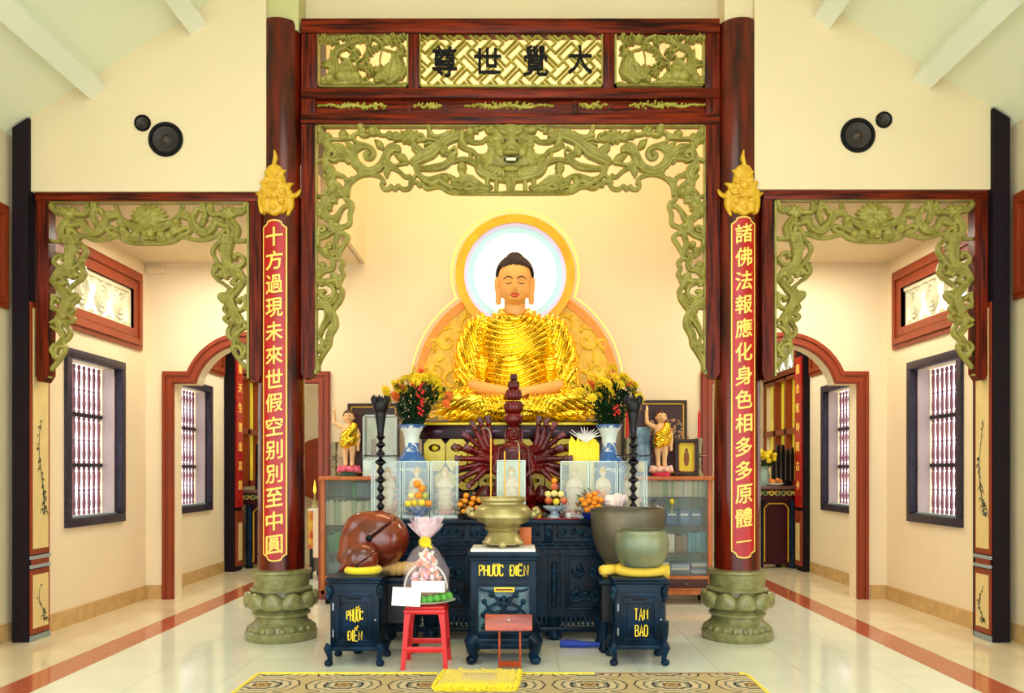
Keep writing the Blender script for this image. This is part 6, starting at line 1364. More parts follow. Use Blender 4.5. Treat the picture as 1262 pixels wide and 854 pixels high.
# ---------------------------------------------------------------- things on the altar table
TD = 7.29
m_blk = mat('black_turned_wood', (12, 8, 14), .3, spec=.3)
def candlestick(px, label):
    x = X(px, TD); g = thing('tall_candlestick', label, 'candlestick', (x, TD, AZ), 'tall black turned candlesticks')
    H = Z(487, TD)-AZ; pr = [(.001, 0), (.085, 0), (.09, .012), (.07, .03), (.05, .045), (.03, .07)]
    for i, z in enumerate(np.linspace(.10, .60, 8)): r_ = (.036, .042, .034, .048, .036, .05, .04, .044)[i]; pr += [(.016, z-.028), (r_, z-.006), (r_, z+.004), (.018, z+.026)]
    pr += [(.02, .64), (.042, .66), (.028, .68), (.034, .74), (.048, .82), (.052, .85)]
    MB().lathe([(a, b*H) for a, b in pr]+[(.05, .86*H), (.001, .86*H)], (x, TD, AZ), 24).build('turned_stem', m_blk, g)
    MB().lathe([(.001, .86), (.06, .86), (.072, .93), (.07, .96), (.055, .96), (.05, .90), (.001, .9)][0:7], (x, TD, AZ), 24).v
    MB().lathe([(.001, .86*H), (.05, .86*H), (.07, .90*H), (.066, .95*H), (.05, .95*H), (.045, .90*H), (.001, .9*H)], (x, TD, AZ), 24).build('cup', m_blk, g)
    for k in range(8): a = 2*PI*k/8; MB().tube([(x+.058*math.cos(a), TD+.058*math.sin(a), AZ+.93*H), (x+.074*math.cos(a), TD+.074*math.sin(a), AZ+.975*H), (x+.066*math.cos(a), TD+.066*math.sin(a), AZ+H)], [.02, .016, .003], 6, flat=.5).build('cup_petal', m_blk, g)
    MB().lathe([(.001, .50*H), (.17, .505*H), (.17, .512*H), (.001, .515*H)], (x, TD, AZ), 28).build('drip_tray', m_blk, g)
candlestick(469, 'tall black turned candlestick left of the blue vase'); candlestick(780.5, 'tall black turned candlestick right of the blue vase')

# vases painted blue on white
mv = bpy.data.materials.new('blue_and_white_porcelain'); mv.use_nodes = True; nt = mv.node_tree; L = nt.links.new; b = nt.nodes['Principled BSDF']; b.inputs['Roughness'].default_value = .12
tc = nt.nodes.new('ShaderNodeTexCoord'); vo = nt.nodes.new('ShaderNodeTexNoise'); vo.inputs['Scale'].default_value = 13; vo.inputs['Detail'].default_value = 3; vo.inputs['Distortion'].default_value = 1.5; L(tc.outputs['Object'], vo.inputs[0])
sp = nt.nodes.new('ShaderNodeSeparateXYZ'); L(tc.outputs['Object'], sp.inputs[0]); zr_ = nt.nodes.new('ShaderNodeValToRGB'); zr_.color_ramp.interpolation = 'CONSTANT'
mm = nt.nodes.new('ShaderNodeMath'); mm.operation = 'DIVIDE'; mm.inputs[1].default_value = .87; L(sp.outputs[2], mm.inputs[0]); L(mm.outputs[0], zr_.inputs[0])
st = [(0, .9), (.05, .2), (.1, .62), (.48, .46), (.52, .95), (.66, .8), (.70, .5), (.80, .06), (.96, .5)]
while len(zr_.color_ramp.elements) < len(st): zr_.color_ramp.elements.new(.5)
for e, (p_, v_) in zip(zr_.color_ramp.elements, st): e.position = p_; e.color = (v_, v_, v_, 1)
ad = nt.nodes.new('ShaderNodeMath'); ad.operation = 'ADD'; L(vo.outputs['Fac'], ad.inputs[0]); L(zr_.outputs[0], ad.inputs[1])
r2 = nt.nodes.new('ShaderNodeValToRGB'); e = r2.color_ramp.elements; e[0].position = .90; e[0].color = (*lin((226, 236, 226)), 1); e[1].position = 1.06; e[1].color = (*lin((58, 104, 170)), 1); L(ad.outputs[0], r2.inputs[0]); L(r2.outputs[0], b.inputs['Base Color'])
m_leafg = mat('dark_green_leaf', (22, 76, 24), .5, col2=(12, 46, 18), scale=20); m_fy = mat('yellow_chrysanthemum', (250, 226, 30), .7, col2=(236, 196, 20), scale=30); m_fo = mat('orange_chrysanthemum', (238, 130, 40), .7, col2=(220, 90, 30), scale=30); m_fr = mat('red_berry', (210, 40, 30), .4)
_fl = {}
def flower_mesh(kind, m):
    if kind in _fl: return _fl[kind]
    q = MB(); n1 = 12
    for row, (rad, h, n) in enumerate(((1, .0, 12), (.74, .28, 10), (.45, .46, 7))):
        for i in range(n):
            a = 2*PI*(i+.5*row)/n; c_, s_ = math.cos(a), math.sin(a); w_ = .2
            v = [(.12*c_, .12*s_, h*.5), (rad*.6*c_-w_*s_, rad*.6*s_+w_*c_, h+.12), (rad*c_, rad*s_, h+.02), (rad*.6*c_+w_*s_, rad*.6*s_-w_*c_, h+.12), (rad*.6*c_, rad*.6*s_, h+.02)]
            q.add(v, [(0, 1, 4), (0, 4, 3), (1, 2, 4), (4, 2, 3)])
    q.ball((0, 0, .35), (.26, .26, .2), 8, 5); o = q.build('t', m, None, smooth=0); _fl[kind] = o.data; bpy.data.objects.remove(o); return _fl[kind]
def vase(px, label, blab, seed):
    D = 7.76; x = X(px, D); z0 = AZ; k = (Z(524, D)-z0)/.87
    g = thing('porcelain_vase', label, 'vase', (x, D, z0), 'blue and white porcelain vases')
    pr = [(.001, 0), (.095, 0), (.10, .02), (.115, .10), (.14, .25), (.150, .42), (.148, .50), (.125, .555), (.085, .60), (.068, .65), (.068, .74), (.085, .80), (.125, .86), (.130, .87), (.118, .868), (.075, .80), (.055, .74), (.055, .65), (.001, .6)]
    MB().lathe([(a, b_*k) for a, b_ in pr], (x, D, z0), 40).build('vase_body', mv, g, smooth=80)
    MB().tube([(x+.128*math.cos(t), D+.128*math.sin(t), z0+.868*k) for t in [j*PI/16 for j in range(32)]], .006, 6, closed=True).build('rim_band', mat('cobalt_rim', (60, 100, 160), .2), g)
    t_ = thing('bouquet', blab, 'bouquet', (x, D, z0+.80*k), 'yellow chrysanthemum bouquets'); rr = random.Random(seed)
    cx, cz = x+(.07 if px < 600 else .02), Z(492, D); R_ = .30
    q = MB(); L_ = MB(); heads = []
    for i in range(54):
        a = rr.uniform(0, 2*PI); u_ = math.sqrt(rr.random()); ex = cx-.02+u_*math.cos(a)*R_; ey = D+u_*math.sin(a)*.17; ez = cz+.13+.12*(1-u_*u_)+rr.uniform(-.10, .06)-(.10*abs(math.cos(a))*u_)
        heads.append((ex, ey, ez)); q.tube([(x+.03*math.cos(a), D+.03*math.sin(a), z0+.7*k), (x+(ex-x)*.5, D+(ey-D)*.5, z0+.86*k+(ez-z0-.86*k)*.5+.03), (ex, ey, ez)], .004, 5)
    for i in range(900):
        a = rr.uniform(0, 2*PI); u_ = rr.random()**.5; h = rr.uniform(0, 1); c_ = (x+(cx-x)*h+u_*math.cos(a)*(.10+.18*h), D+u_*math.sin(a)*(.08+.1*h), z0+.86*k+h*(cz+.10-z0-.86*k)+rr.uniform(-.02, .03)); l = rr.uniform(.045, .085); b_ = rr.uniform(0, 6.28); e_ = rr.uniform(-.5, .9)
        dv = Vector((math.cos(b_)*math.cos(e_), math.sin(b_)*math.cos(e_), math.sin(e_))); sd = Vector((-math.sin(b_), math.cos(b_), 0)); p0 = Vector(c_)
        L_.add([tuple(p0), tuple(p0+dv*l*.5+sd*l*.26), tuple(p0+dv*l), tuple(p0+dv*l*.5-sd*l*.26)], [(0, 1, 2), (0, 2, 3)])
    q.build('stems', m_leafg, t_)['kind'] = 'stuff'; L_.build('leaves', m_leafg, t_, smooth=0, recalc=False)['kind'] = 'stuff'
    off = origin(t_)
    for i, (ex, ey, ez) in enumerate(heads):
        kind = 'o' if (i % (5 if px < 600 else 11) == 0) else 'y'; s_ = rr.uniform(.048, .070); dx = (ex-cx)/R_
        instance(flower_mesh(kind, m_fo if kind == 'o' else m_fy), 'flower', t_, (ex-off.x, ey-off.y, ez-off.z), (math.radians(50)+rr.uniform(-.3, .3), dx*.8, rr.uniform(0, 3)), (s_,)*3)
    be = MB()
    for i in range(18 if px < 600 else 7): be.ball((cx+.03+rr.uniform(-.03, .03), D-.16+rr.uniform(-.02, .02), cz-.16+.028*i*(.5 if px > 600 else .6)), .014, 8, 6)
    be.build('red_berries', m_fr, t_)['kind'] = 'stuff'
vase(507.5, 'blue and white porcelain vase left of the many-armed statue', 'yellow and orange chrysanthemum bouquet with red berries in the left vase', 2)
vase(750.5, 'blue and white porcelain vase right of the many-armed statue', 'bright yellow chrysanthemum bouquet in the right vase', 5)

# glass cases with standing figurines
m_glass = mat('clear_case_glass', (226, 246, 238), .03, alpha=.2, spec=.8); m_edge = mat('pale_glass_edge', (216, 238, 230), .15); m_fig = mat('white_gilded_porcelain', (240, 234, 208), .3, col2=(232, 176, 90), scale=34); m_back = mat('pale_green_backing', (176, 208, 180), .5, col2=(214, 222, 196), scale=14)
m_face = mat('figurine_skin', (246, 214, 170), .4); m_pinkf = mat('small_pink_flowers', (226, 110, 100), .6, col2=(246, 190, 150), scale=50)
def case(x0, x1, y0, y1, D, label, back=False):
    a, b_ = X(x0+.4, D), X(x1-.4, D); zt = Z(y0, D); zb = AZ; dp = .15
    g = thing('glass_case', label, 'glass case', ((a+b_)/2, D+dp/2, zb), 'glass cases with white figurines'); e = .004
    MB().box((a, D, zb), (b_, D+dp, zb+.025)).build('case_base', m_edge, g)
    for (p, q_) in (((a, D, zb+.025), (b_, D+.003, zt)), ((a, D, zb+.025), (a+.003, D+dp, zt)), ((b_-.003, D, zb+.025), (b_, D+dp, zt)), ((a, D, zt), (b_, D+dp, zt+.003))): MB().box(p, q_).build('glass_pane', m_glass, g, smooth=0)
    f = MB()
    for xx in (a, b_-e*1.6):
        for yy in (D-.001, D+dp-e): f.box((xx, yy, zb+.02), (xx+e*1.6, yy+e, zt+.004))
    for yy in (D-.001, D+dp-e): f.box((a, yy, zt), (b_, yy+e, zt+e*1.6))
    f.build('edge_strip', m_edge, g, smooth=0)
    if back: MB().box((a+.006, D+dp-.012, zb+.03), (b_-.006, D+dp-.007, zt-.005)).build('backing', m_back, g)
    cx = (a+b_)/2; H = (zt-zb)*.84; t = thing('figurine', 'figurine inside the '+label, 'figurine', (cx, D+.1, zb+.026), 'white figurines in glass cases'); zb2 = zb+.026
    MB().lathe([(.001, 0), (.055, 0), (.06, .02), (.045, .05), (.04, .08)], (cx, D+.1, zb2), 16).build('pedestal', m_pinkf, t)
    MB().lathe([(.04, .10*H), (.062, .13*H), (.055, .30*H), (.06, .5*H), (.058, .66*H), (.045, .76*H), (.018, .80*H), (.016, .83*H)], (cx, D+.1, zb2), 18, sy=.7, lobes=8, lamp=.12).build('robe', m_fig, t)
    MB().ball((cx, D+.095, zb2+.88*H), (.026, .026, .034), 12, 8).build('head', m_face, t); MB().lathe([(.03, .86*H), (.034, .93*H), (.02, 1.0*H), (.001, 1.03*H)], (cx, D+.105, zb2), 12).build('crown', m_gold, t)
    for s_ in (1, -1): MB().tube([(cx+s_*.05, D+.09, zb2+.70*H), (cx+s_*.06, D+.07, zb2+.58*H), (cx+s_*.015, D+.045, zb2+.6*H)], [.018, .016, .01], 8).build('sleeve', m_fig, t)
    q = MB(); rr = random.Random(int(x0))
    for i in range(26): q.ball((cx+rr.choice((-1, 1))*rr.uniform(.05, .085), D+.12+rr.uniform(-.06, .04), zb2+.02+rr.uniform(0, .6)*H*rr.random()), rr.uniform(.008, .018), 6, 5)
    o = q.build('artificial_flowers', m_pinkf, g); o['kind'] = 'stuff'
case(457, 494, 569, 636, 7.395, 'leftmost of the glass cases, behind the black candlestick')
case(495, 529, 569, 636, 7.385, 'second glass case from the left, before the blue vase')
case(530, 564, 569, 636, 7.395, 'third glass case from the left, beside the many-armed statue')
case(612, 648, 568, 636, 7.26, 'central glass case behind the brass burner', True)
case(691, 726, 569, 636, 7.395, 'left case of the three glass cases right of the statue')
case(727, 762, 569, 636, 7.385, 'middle case of the three glass cases right of the statue')
case(763, 798, 569, 636, 7.395, 'rightmost of the glass cases, behind the black candlestick')

# fruit
m_orange = mat('orange_peel', (246, 150, 26), .45, bump=.3, bscale=120); m_lemon = mat('yellow_fruit', (250, 218, 60), .4, var=.1, scale=8); m_apple = mat('red_apple', (196, 64, 40), .3, col2=(226, 150, 70), scale=6); m_pear = mat('pale_pear', (244, 226, 140), .4, var=.06)
def fruit(px, py, D, r, m, name, label, group): 
    o = MB().ball((0, 0, 0), (r, r, r*.94), 14, 10).build(name, m, None, smooth=180); o.location = P(px, py, D); tag(o, label, 'fruit', group); return o
x, D = X(516, 7.25), 7.25
o = MB().lathe([(.001, 0), (.05, 0), (.052, .018), (.04, .03), (.10, .075), (.125, .105), (.115, .105), (.09, .08), (.001, .045)], (x, D, AZ), 32).build('fruit_bowl', mat('cobalt_blue_bowl', (40, 84, 170), .15, col2=(200, 214, 226), scale=30), None); tag(o, 'blue and white footed bowl of fruit before the left vase', 'bowl')
for i, (px, py, m, nm, lb) in enumerate(((503, 620.5, m_lemon, 'lemon', 'yellow lemon at the left rim of the blue bowl'), (511, 619.5, m_lemon, 'lemon', 'yellow lemon, second from the left in the blue bowl'), (520, 619.5, m_lemon, 'lemon', 'yellow lemon, second from the right in the blue bowl'), (528, 620.5, m_orange, 'orange', 'orange at the right rim of the blue bowl'), (507, 611, m_pear, 'pale_fruit', 'large whitish fruit left in the pile of the blue bowl'), (524, 611, mat('green_fruit', (180, 190, 90), .4), 'green_fruit', 'small green fruit on the pile in the blue bowl'), (516, 610.5, m_orange, 'orange', 'orange under the stacked oranges in the blue bowl'), (520, 602, m_orange, 'orange', 'orange near the top of the pile in the blue bowl'), (514, 596.5, m_orange, 'orange', 'topmost orange of the pile in the blue bowl'))):
    fruit(px, py, D-.02+.03*(i % 2), .033 if i < 7 else .036, m, nm, lb, 'fruit in the blue bowl')
x = X(683.5, 7.28); D = 7.28
tr_ = MB().box((X(658, 7.2), 7.17, AZ), (X(714, 7.2), 7.40, AZ+.012), bev=.004).build('red_tray', mat('crimson_tray', (150, 16, 30), .3)); tag(tr_, 'flat crimson tray under the fruit compote', 'tray')
o = MB().lathe([(.001, 0), (.07, 0), (.07, .012), (.035, .035), (.035, .05), (.08, .07), (.105, .092), (.108, .105), (.09, .1), (.001, .07)], (x, D, AZ+.012), 32).build('fruit_compote', mat('blue_white_compote', (96, 134, 176), .2, col2=(206, 218, 220), scale=30)); tag(o, 'blue-grey footed compote stacked with fruit on the crimson tray', 'bowl')
for i, (px, py, r_, m, nm, lb) in enumerate(((676, 617, .034, m_apple, 'apple', 'red apple at the left of the compote'), (685.5, 618, .033, m_lemon, 'yellow_fruit', 'yellow fruit in the middle of the compote'), (695, 617, .034, m_apple, 'apple', 'red apple at the right of the compote'), (675.5, 609, .032, m_pear, 'pear', 'pale pear, left of the three in the second layer'), (683, 608, .032, m_pear, 'pear', 'pale pear, middle of the three in the second layer'), (691, 609, .032, m_pear, 'pear', 'pale pear, right of the three in the second layer'), (683, 600, .033, m_apple, 'apple', 'red apple near the top of the compote'), (683, 592.5, .028, m_orange, 'orange', 'topmost orange on the compote'))):
    fruit(px, py, D+.02*((i % 2)-.5), r_, m, nm, lb, 'fruit on the compote')
for i, (px, m, lb) in enumerate(((664, m_gold, 'small gilt cup on the crimson tray'), (671, mat('dark_cup', (60, 50, 40), .3), 'small dark cup on the crimson tray'), (693, mat('maroon_cup', (90, 50, 50), .3), 'small maroon cup at the right of the crimson tray'), (701, mat('white_cup', (226, 226, 216), .3), 'small white cup at the right end of the crimson tray'))):
    o = MB().lathe([(.001, 0), (.018, 0), (.026, .02), (.026, .045), (.02, .045), (.018, .01), (.001, .008)], (X(px, 7.2), 7.2, AZ+.0125), 18).build('offering_cup', m); tag(o, lb, 'cup', 'offering cups on the tray')
def posy(px, py, D, w_, n_or, label, pot, seed):
    x, z = X(px, D), AZ; g = thing('flower_posy', label, 'flowers', (x, D, z), 'low orange flower posies'); rr = random.Random(seed); h = Z(py, D)-AZ
    MB().lathe([(.001, 0), (.05, 0), (.075, .05), (.07, .06), (.001, .05)], (x, D, z), 20).build('pot', pot, g)
    lf = MB(); bb = MB()
    for i in range(120):
        a = rr.uniform(0, 6.28); u_ = rr.random()**.5; c_ = Vector((x+u_*w_*math.cos(a), D+u_*.07*math.sin(a), z+.045+h*rr.uniform(0, .9)*(1-.4*u_))); l = rr.uniform(.025, .05); b_ = rr.uniform(0, 6.28); e_ = rr.uniform(-.6, .9); dv = Vector((math.cos(b_)*math.cos(e_), math.sin(b_)*math.cos(e_), math.sin(e_))); sd = Vector((-math.sin(b_), math.cos(b_), 0))
        lf.add([tuple(c_), tuple(c_+dv*l*.5+sd*l*.3), tuple(c_+dv*l), tuple(c_+dv*l*.5-sd*l*.3)], [(0, 1, 2), (0, 2, 3)])
        if i % 3 == 0: bb.ball(tuple(c_), rr.uniform(.008, .016), 6, 5)
    lf.build('leaves', mat('mid_green_leaf', (66, 100, 40), .5, col2=(30, 60, 24), scale=30), g, smooth=0, recalc=False)['kind'] = 'stuff'
    bb.build('small_buds', mat('russet_buds', (150, 80, 50), .5, col2=(196, 150, 70), scale=40), g)['kind'] = 'stuff'
    for i in range(n_or):
        a = i*2.4; u_ = math.sqrt((i+.5)/n_or)*.8; r_ = rr.uniform(.022, .03)*1.1
        o = MB().ball((x+u_*w_*math.cos(a)+.01, D-.06-.02*(1-u_), z+h*.55+u_*h*.42*math.sin(a)), (r_, r_, r_*.85), 10, 8).build('orange_bloom', m_orange, g, smooth=180)
posy(577, 604, 7.27, .135, 9, 'posy of orange blooms and buds left of the brass burner', mat('dark_pot', (40, 34, 30), .4), 3)
posy(727, 603, 7.27, .13, 12, 'posy of orange blooms in a blue pot before the glass cases', mat('royal_blue_pot', (24, 44, 130), .2), 8)
g = thing('paper_offering', 'yellow folded paper offering in clear wrap on the altar right', 'offering', (X(722, 7.62), 7.62, AZ)); q = MB(); rr = random.Random(2)
MB().box((X(701, 7.62), 7.6, AZ), (X(732, 7.62), 7.72, Z(567, 7.62)), bev=.01).build('offering_box', mat('pale_gold_box', (226, 206, 110), .4), g)
for i in range(8): xx = X(705+4.2*i, 7.6); q.add([(xx-.03, 7.6+.01*(i % 2), Z(568, 7.6)), (xx+.03, 7.6, Z(568, 7.6)), (xx+.03, 7.605, Z(543+4*(i % 3), 7.6)), (xx-.005, 7.62, Z(537+5*(i % 2), 7.6)), (xx-.03, 7.605, Z(546, 7.6))], [(0, 1, 2, 3, 4)])
q.build('folded_paper', mat('yellow_joss_paper', (250, 226, 20), .5), g, smooth=0)
q = MB()
for i in range(12): a = -.9+1.8*i/11; q.tube([(X(722, 7.6), 7.6, Z(545, 7.6)), (X(722, 7.6)+.10*math.sin(a), 7.59, Z(545, 7.6)+.08*math.cos(a)), (X(722, 7.6)+.2*math.sin(a), 7.58, Z(545, 7.6)+rr.uniform(.1, .16)*math.cos(a))], [.004, .007, .002], 5, flat=.3)
q.build('cellophane_strands', mat('white_cellophane', (246, 240, 230), .2, alpha=.7), g)
g = thing('wrapped_bouquet', 'small crumpled white wrapped bouquet before the right vase', 'bouquet', (X(760, 7.25), 7.25, AZ)); c_ = (X(760, 7.25), 7.25, AZ)
crumple([(.001, 0), (.03, 0), (.05, .06), (.085, .13), (.10, .17), (.08, .215), (.055, .20), (.03, .23), (.001, .21)], c_, 36, 0, 1.1, 5).build('white_wrap', mat('white_pink_wrap', (248, 242, 238), .4, col2=(244, 214, 210), scale=20), g, smooth=20)
q = MB(); rr = random.Random(77)
for i in range(22): a = rr.uniform(0, 6.3); q.ball((X(737, 7.2)+.1*math.cos(a)*rr.random(), 7.16+.05*math.sin(a), AZ+.13+rr.uniform(0, .12)), (.01, .01, .014), 6, 5)
for i in range(10): q.tube([(X(737, 7.16), 7.16, AZ+.0), (X(735+rr.uniform(-12, 12), 7.16), 7.16, AZ+rr.uniform(.15, .25))], .003, 4)
q.v = [(a, b_+.12, c) for a, b_, c in q.v]; o = q.build('dried_sprays', m_pinkf, None); tag(o, 'spray of tiny pink flowers above the blue pot', 'flowers')

# ---------------------------------------------------------------- glass bookcases
m_cw = mat('orange_brown_bookcase_wood', (214, 124, 58), .35, col2=(184, 96, 42), scale=5, stretch=(3, 3, .5)); m_in = mat('dark_shelf_wood', (74, 30, 32), .5)
KD = 9.08; KB = 9.46
def bookcase(x0, x1, label, flip):
    zt = Z(587, KD); zb = Z(733, KD); a, b_ = X(x0, KD), X(x1, KD)
    g = thing('glass_bookcase', label, 'bookcase', ((a+b_)/2, (KD+KB)/2, 0), 'glass-fronted bookcases'); Zq = lambda y: Z(y, KD)
    MB().box((a-.02, KD-.02, Zq(592)), (b_+.02, KB, zt), bev=.006).build('top_board', m_cw, g); MB().box((a, KD, zb), (b_, KB, zb+.05)).build('bottom_board', m_cw, g)
    for xx in (a, b_-.05): MB().box((xx, KD, zb), (xx+.05, KD+.05, Zq(592)), bev=.004).build('corner_post', m_cw, g)
    for xx in (a+.012, b_-.026): MB().box((xx, KD+.05, zb+.05), (xx+.014, KB, Zq(592))).build('side_panel', m_cw, g)
    MB().box((a+.02, KB-.015, zb+.05), (b_-.02, KB, Zq(592))).build('back_panel', mat('pale_blue_green_backing', (120, 140, 120), .6), g)
    MB().box((a+.05, KD, Zq(714)), (b_-.05, KD+.03, Zq(710))).build('rail', m_cw, g); MB().box((a+.05, KD, Zq(728)), (b_-.05, KD+.03, Zq(725))).build('rail', m_cw, g)
    for i in range(2):
        w_ = (b_-a-.1)/2; d = MB().box((a+.052+w_*i, KD-.004, Zq(725)+.004), (a+.048+w_*(i+1), KD+.02, Zq(714)-.004), bev=.003).build('drawer', m_in, g); MB().ball((a+.05+w_*(i+.5), KD-.018, Zq(719.5)), .013, 8, 6).build('knob', mat('steel', (170, 170, 170), .3, metal=1), d)
    sh = [Zq(y) for y in (613, 648, 682, 708)]
    for z in sh: MB().box((a+.027, KD+.06, z-.012), (b_-.027, KB-.016, z)).build('shelf', m_in, g)
    MB().box((a+.05, KD+.02, Zq(710)), (b_-.05, KD+.024, Zq(592))).build('glass_door', mat('bookcase_glass', (220, 240, 236), .02, alpha=.10, spec=.9), g, smooth=0)
    for xx in (a+.07, b_-.07):
        for yy in (KD+.06, KB-.06): MB().lathe([(.001, -.02), (.04, -.02), (.045, -.01), (.045, .01), (.04, .02), (.001, .02)], (xx, yy, .045), 16, rot=(0, PI/2, 0)).box((xx-.02, yy-.015, .05), (xx+.02, yy+.015, zb)).build('caster', m_black, g)
    return a, b_, sh
def book(x0, x1, z0, h, y, dpt, m, name, lab, grp, sp_=None):
    o = MB().box((x0, y, z0+.0005), (x1, y+dpt, z0+h), bev=.003).build(name, m, None, smooth=40); tag(o, lab, 'book', grp)
    if sp_: MB().box((x0+.002, y-.0015, z0+h*.62), (x1-.002, y+.002, z0+h*.78)).build('spine_label', sp_, o, smooth=0)
    return o
m_bk = [mat('sage_green_book', (160, 180, 140), .6), mat('cream_book', (214, 212, 176), .6), mat('dark_maroon_book', (58, 22, 30), .5), mat('dusky_book', (96, 70, 74), .5), mat('blue_book', (34, 92, 140), .4), mat('teal_book', (24, 130, 146), .4), mat('white_book', (226, 226, 210), .5), mat('brown_book', (130, 96, 60), .5), mat('bright_green_book', (40, 130, 70), .5)]
rr = random.Random(31)
a, b_, sh = bookcase(757, 878, 'glass-fronted bookcase on casters at the right of the altar', 1); BY = KD+.09
def row(x, xe, z, hmin, hmax, wmin, wmax, ms, nm, grp, lab, sp_=None):
    n = 0
    while x < xe-wmax:
        w_ = rr.uniform(wmin, wmax); h = rr.uniform(hmin, hmax); k = rr.randrange(len(ms)); book(x, x+w_, z, h, BY+rr.uniform(0, .01), .2, ms[k][0], nm, lab % ms[k][1], grp, sp_); x += w_+.0012; n += 1
    return x
row(a+.03, b_-.03, sh[0], .175, .19, .02, .034, [(m_bk[0], 'sage green'), (m_bk[1], 'cream')], 'thin_book', 'pale books on the top shelf of the right bookcase', 'thin %s book on the top shelf of the right bookcase')
x_ = row(a+.35, b_-.03-.45, sh[1], .24, .29, .026, .04, [(m_bk[2], 'dark maroon'), (m_bk[3], 'dusky brown')], 'tall_book', 'dark books on the second shelf of the right bookcase', 'tall %s book on the second shelf of the right bookcase', m_white)
for i in range(3): o = book(x_+.02+.135*i, x_+.145+.135*i, sh[1], .17, BY-.01, .19, m_bk[4], 'boxed_set', ('left', 'middle', 'right')[i]+' one of three blue boxed sets in the right bookcase', 'blue boxed sets'); MB().box((x_+.04+.135*i, BY-.012, sh[1]+.11), (x_+.125+.135*i, BY-.009, sh[1]+.13)).build('title_label', m_white, o)
x_ = row(a+.40, a+.72, sh[2], .20, .215, .03, .04, [(m_bk[6], 'white')], 'white_book', 'white books on the third shelf of the right bookcase', '%s book standing on the third shelf of the right bookcase'); x_ = row(x_+.01, x_+.17, sh[2], .18, .2, .02, .03, [(m_bk[7], 'brown')], 'brown_book', 'brown books on the third shelf of the right bookcase', '%s book standing on the third shelf of the right bookcase'); row(x_+.01, b_-.03, sh[2], .22, .24, .035, .045, [(m_bk[5], 'teal')], 'teal_book', 'teal books on the third shelf of the right bookcase', '%s book at the right end of the third shelf of the right bookcase')
for j in range(3):
    for i in range(6):
        c_ = (m_bk[6], m_bk[4], mat('pale_blue_magazine', (150, 180, 200), .4), m_bk[3], mat('lilac_magazine', (180, 170, 200), .4))[(i*2+j) % 5]
        o = MB().box((a+.42+.23*j+rr.uniform(-.01, .01), BY-.01, sh[3]+.0205*i+.0005), (a+.63+.23*j, BY+.2, sh[3]+.0205*i+.02), bev=.002).build('magazine', c_); tag(o, 'flat-lying magazine in the %s pile at the bottom of the right bookcase' % ('left', 'middle', 'right')[j], 'magazine', 'magazines in piles in the right bookcase')
o = MB().ball((X(828, 9.06), 9.055, Z(618, 9.06)), (.024, .008, .03), 10, 6).tube([(X(828, 9.06), 9.055, Z(622, 9.06)), (X(828, 9.06), 9.055, Z(632, 9.06))], .004, 5).build('hanging_charm', m_yellow); tag(o, 'small bright yellow charm hanging on the right bookcase glass', 'charm')
a2, b2, sh2 = bookcase(395, 512, 'glass-fronted bookcase on casters at the left of the altar', -1)
row(a2+.33, b2-.03, sh2[0], .14, .17, .05, .09, [(m_bk[8], 'green'), (mat('grey_blue_box', (90, 120, 130), .5), 'grey-blue')], 'box_file', 'box files on the top shelf of the left bookcase', '%s box file on the top shelf of the left bookcase')
row(a2+.03, b2-.03, sh2[1], .26, .29, .02, .034, [(m_bk[0], 'sage green'), (m_bk[1], 'cream')], 'thin_book', 'pale books on the second shelf of the left bookcase', 'thin %s book on the second shelf of the left bookcase')
row(a2+.06, b2-.03, sh2[2], .2, .26, .05, .09, [(m_bk[8], 'bright green')], 'green_file', 'green files on the third shelf of the left bookcase', '%s file on the third shelf of the left bookcase')
row(a2+.06, b2-.03, sh2[3], .12, .2, .05, .09, [(mat('grey_blue_box', (90, 120, 130), .5), 'grey-blue'), (m_bk[6], 'white')], 'box_file', 'files on the bottom shelf of the left bookcase', '%s file on the bottom shelf of the left bookcase')

# things on the bookcases
KZ = Z(587, KD)+.0005
def frame(x0, x1, y0, y1, D, label, pic, extra=None, w_=.035, tilt=-.06):
    a, b_ = X(x0, D), X(x1, D); z0, z1 = max(KZ, Z(y1, D)), Z(y0, D)
    g = thing('framed_picture', label, 'picture', ((a+b_)/2, D, z0))
    f = MB()
    for (p, q_) in (((a, D, z0), (b_, D+.03, z0+w_)), ((a, D, z1-w_), (b_, D+.03, z1)), ((a, D, z0+w_), (a+w_, D+.03, z1-w_)), ((b_-w_, D, z0+w_), (b_, D+.03, z1-w_))): f.box(p, q_, bev=.006)
    f.build('frame', mat('dark_carved_frame', (46, 24, 14), .4, bump=.5, bscale=60), g)
    h = MB(); e = w_
    for (p, q_) in (((a+e, D+.006, z0+e), (b_-e, D+.02, z0+e+.014)), ((a+e, D+.006, z1-e-.014), (b_-e, D+.02, z1-e)), ((a+e, D+.006, z0+e), (a+e+.014, D+.02, z1-e)), ((b_-e-.014, D+.006, z0+e), (b_-e, D+.02, z1-e))): h.box(p, q_)
    h.build('gilt_slip', m_gold, g); MB().box((a+e, D+.018, z0+e), (b_-e, D+.026, z1-e)).build('picture_sheet', pic, g)
    return g, a, b_, z0, z1
g, a, b_, z0, z1 = frame(766, 847, 493, 588, 9.36, 'large dark framed picture with gilt slip behind the right child statue', mat('dark_picture_sheet', (34, 18, 20), .4, col2=(70, 30, 26), scale=5))
q = MB(); rr = random.Random(6)
for i in range(120): t = rr.uniform(-.3, PI*.9); r_ = rr.uniform(.13, .27); q.ball(((a+b_)/2+.12+r_*math.cos(t), 9.372, z0+.42+r_*math.sin(t)), (.014, .005, .012), 6, 4)
q.build('painted_blossoms', mat('dusky_blossom', (140, 90, 70), .6, col2=(190, 150, 110), scale=30), g)['kind'] = 'stuff'
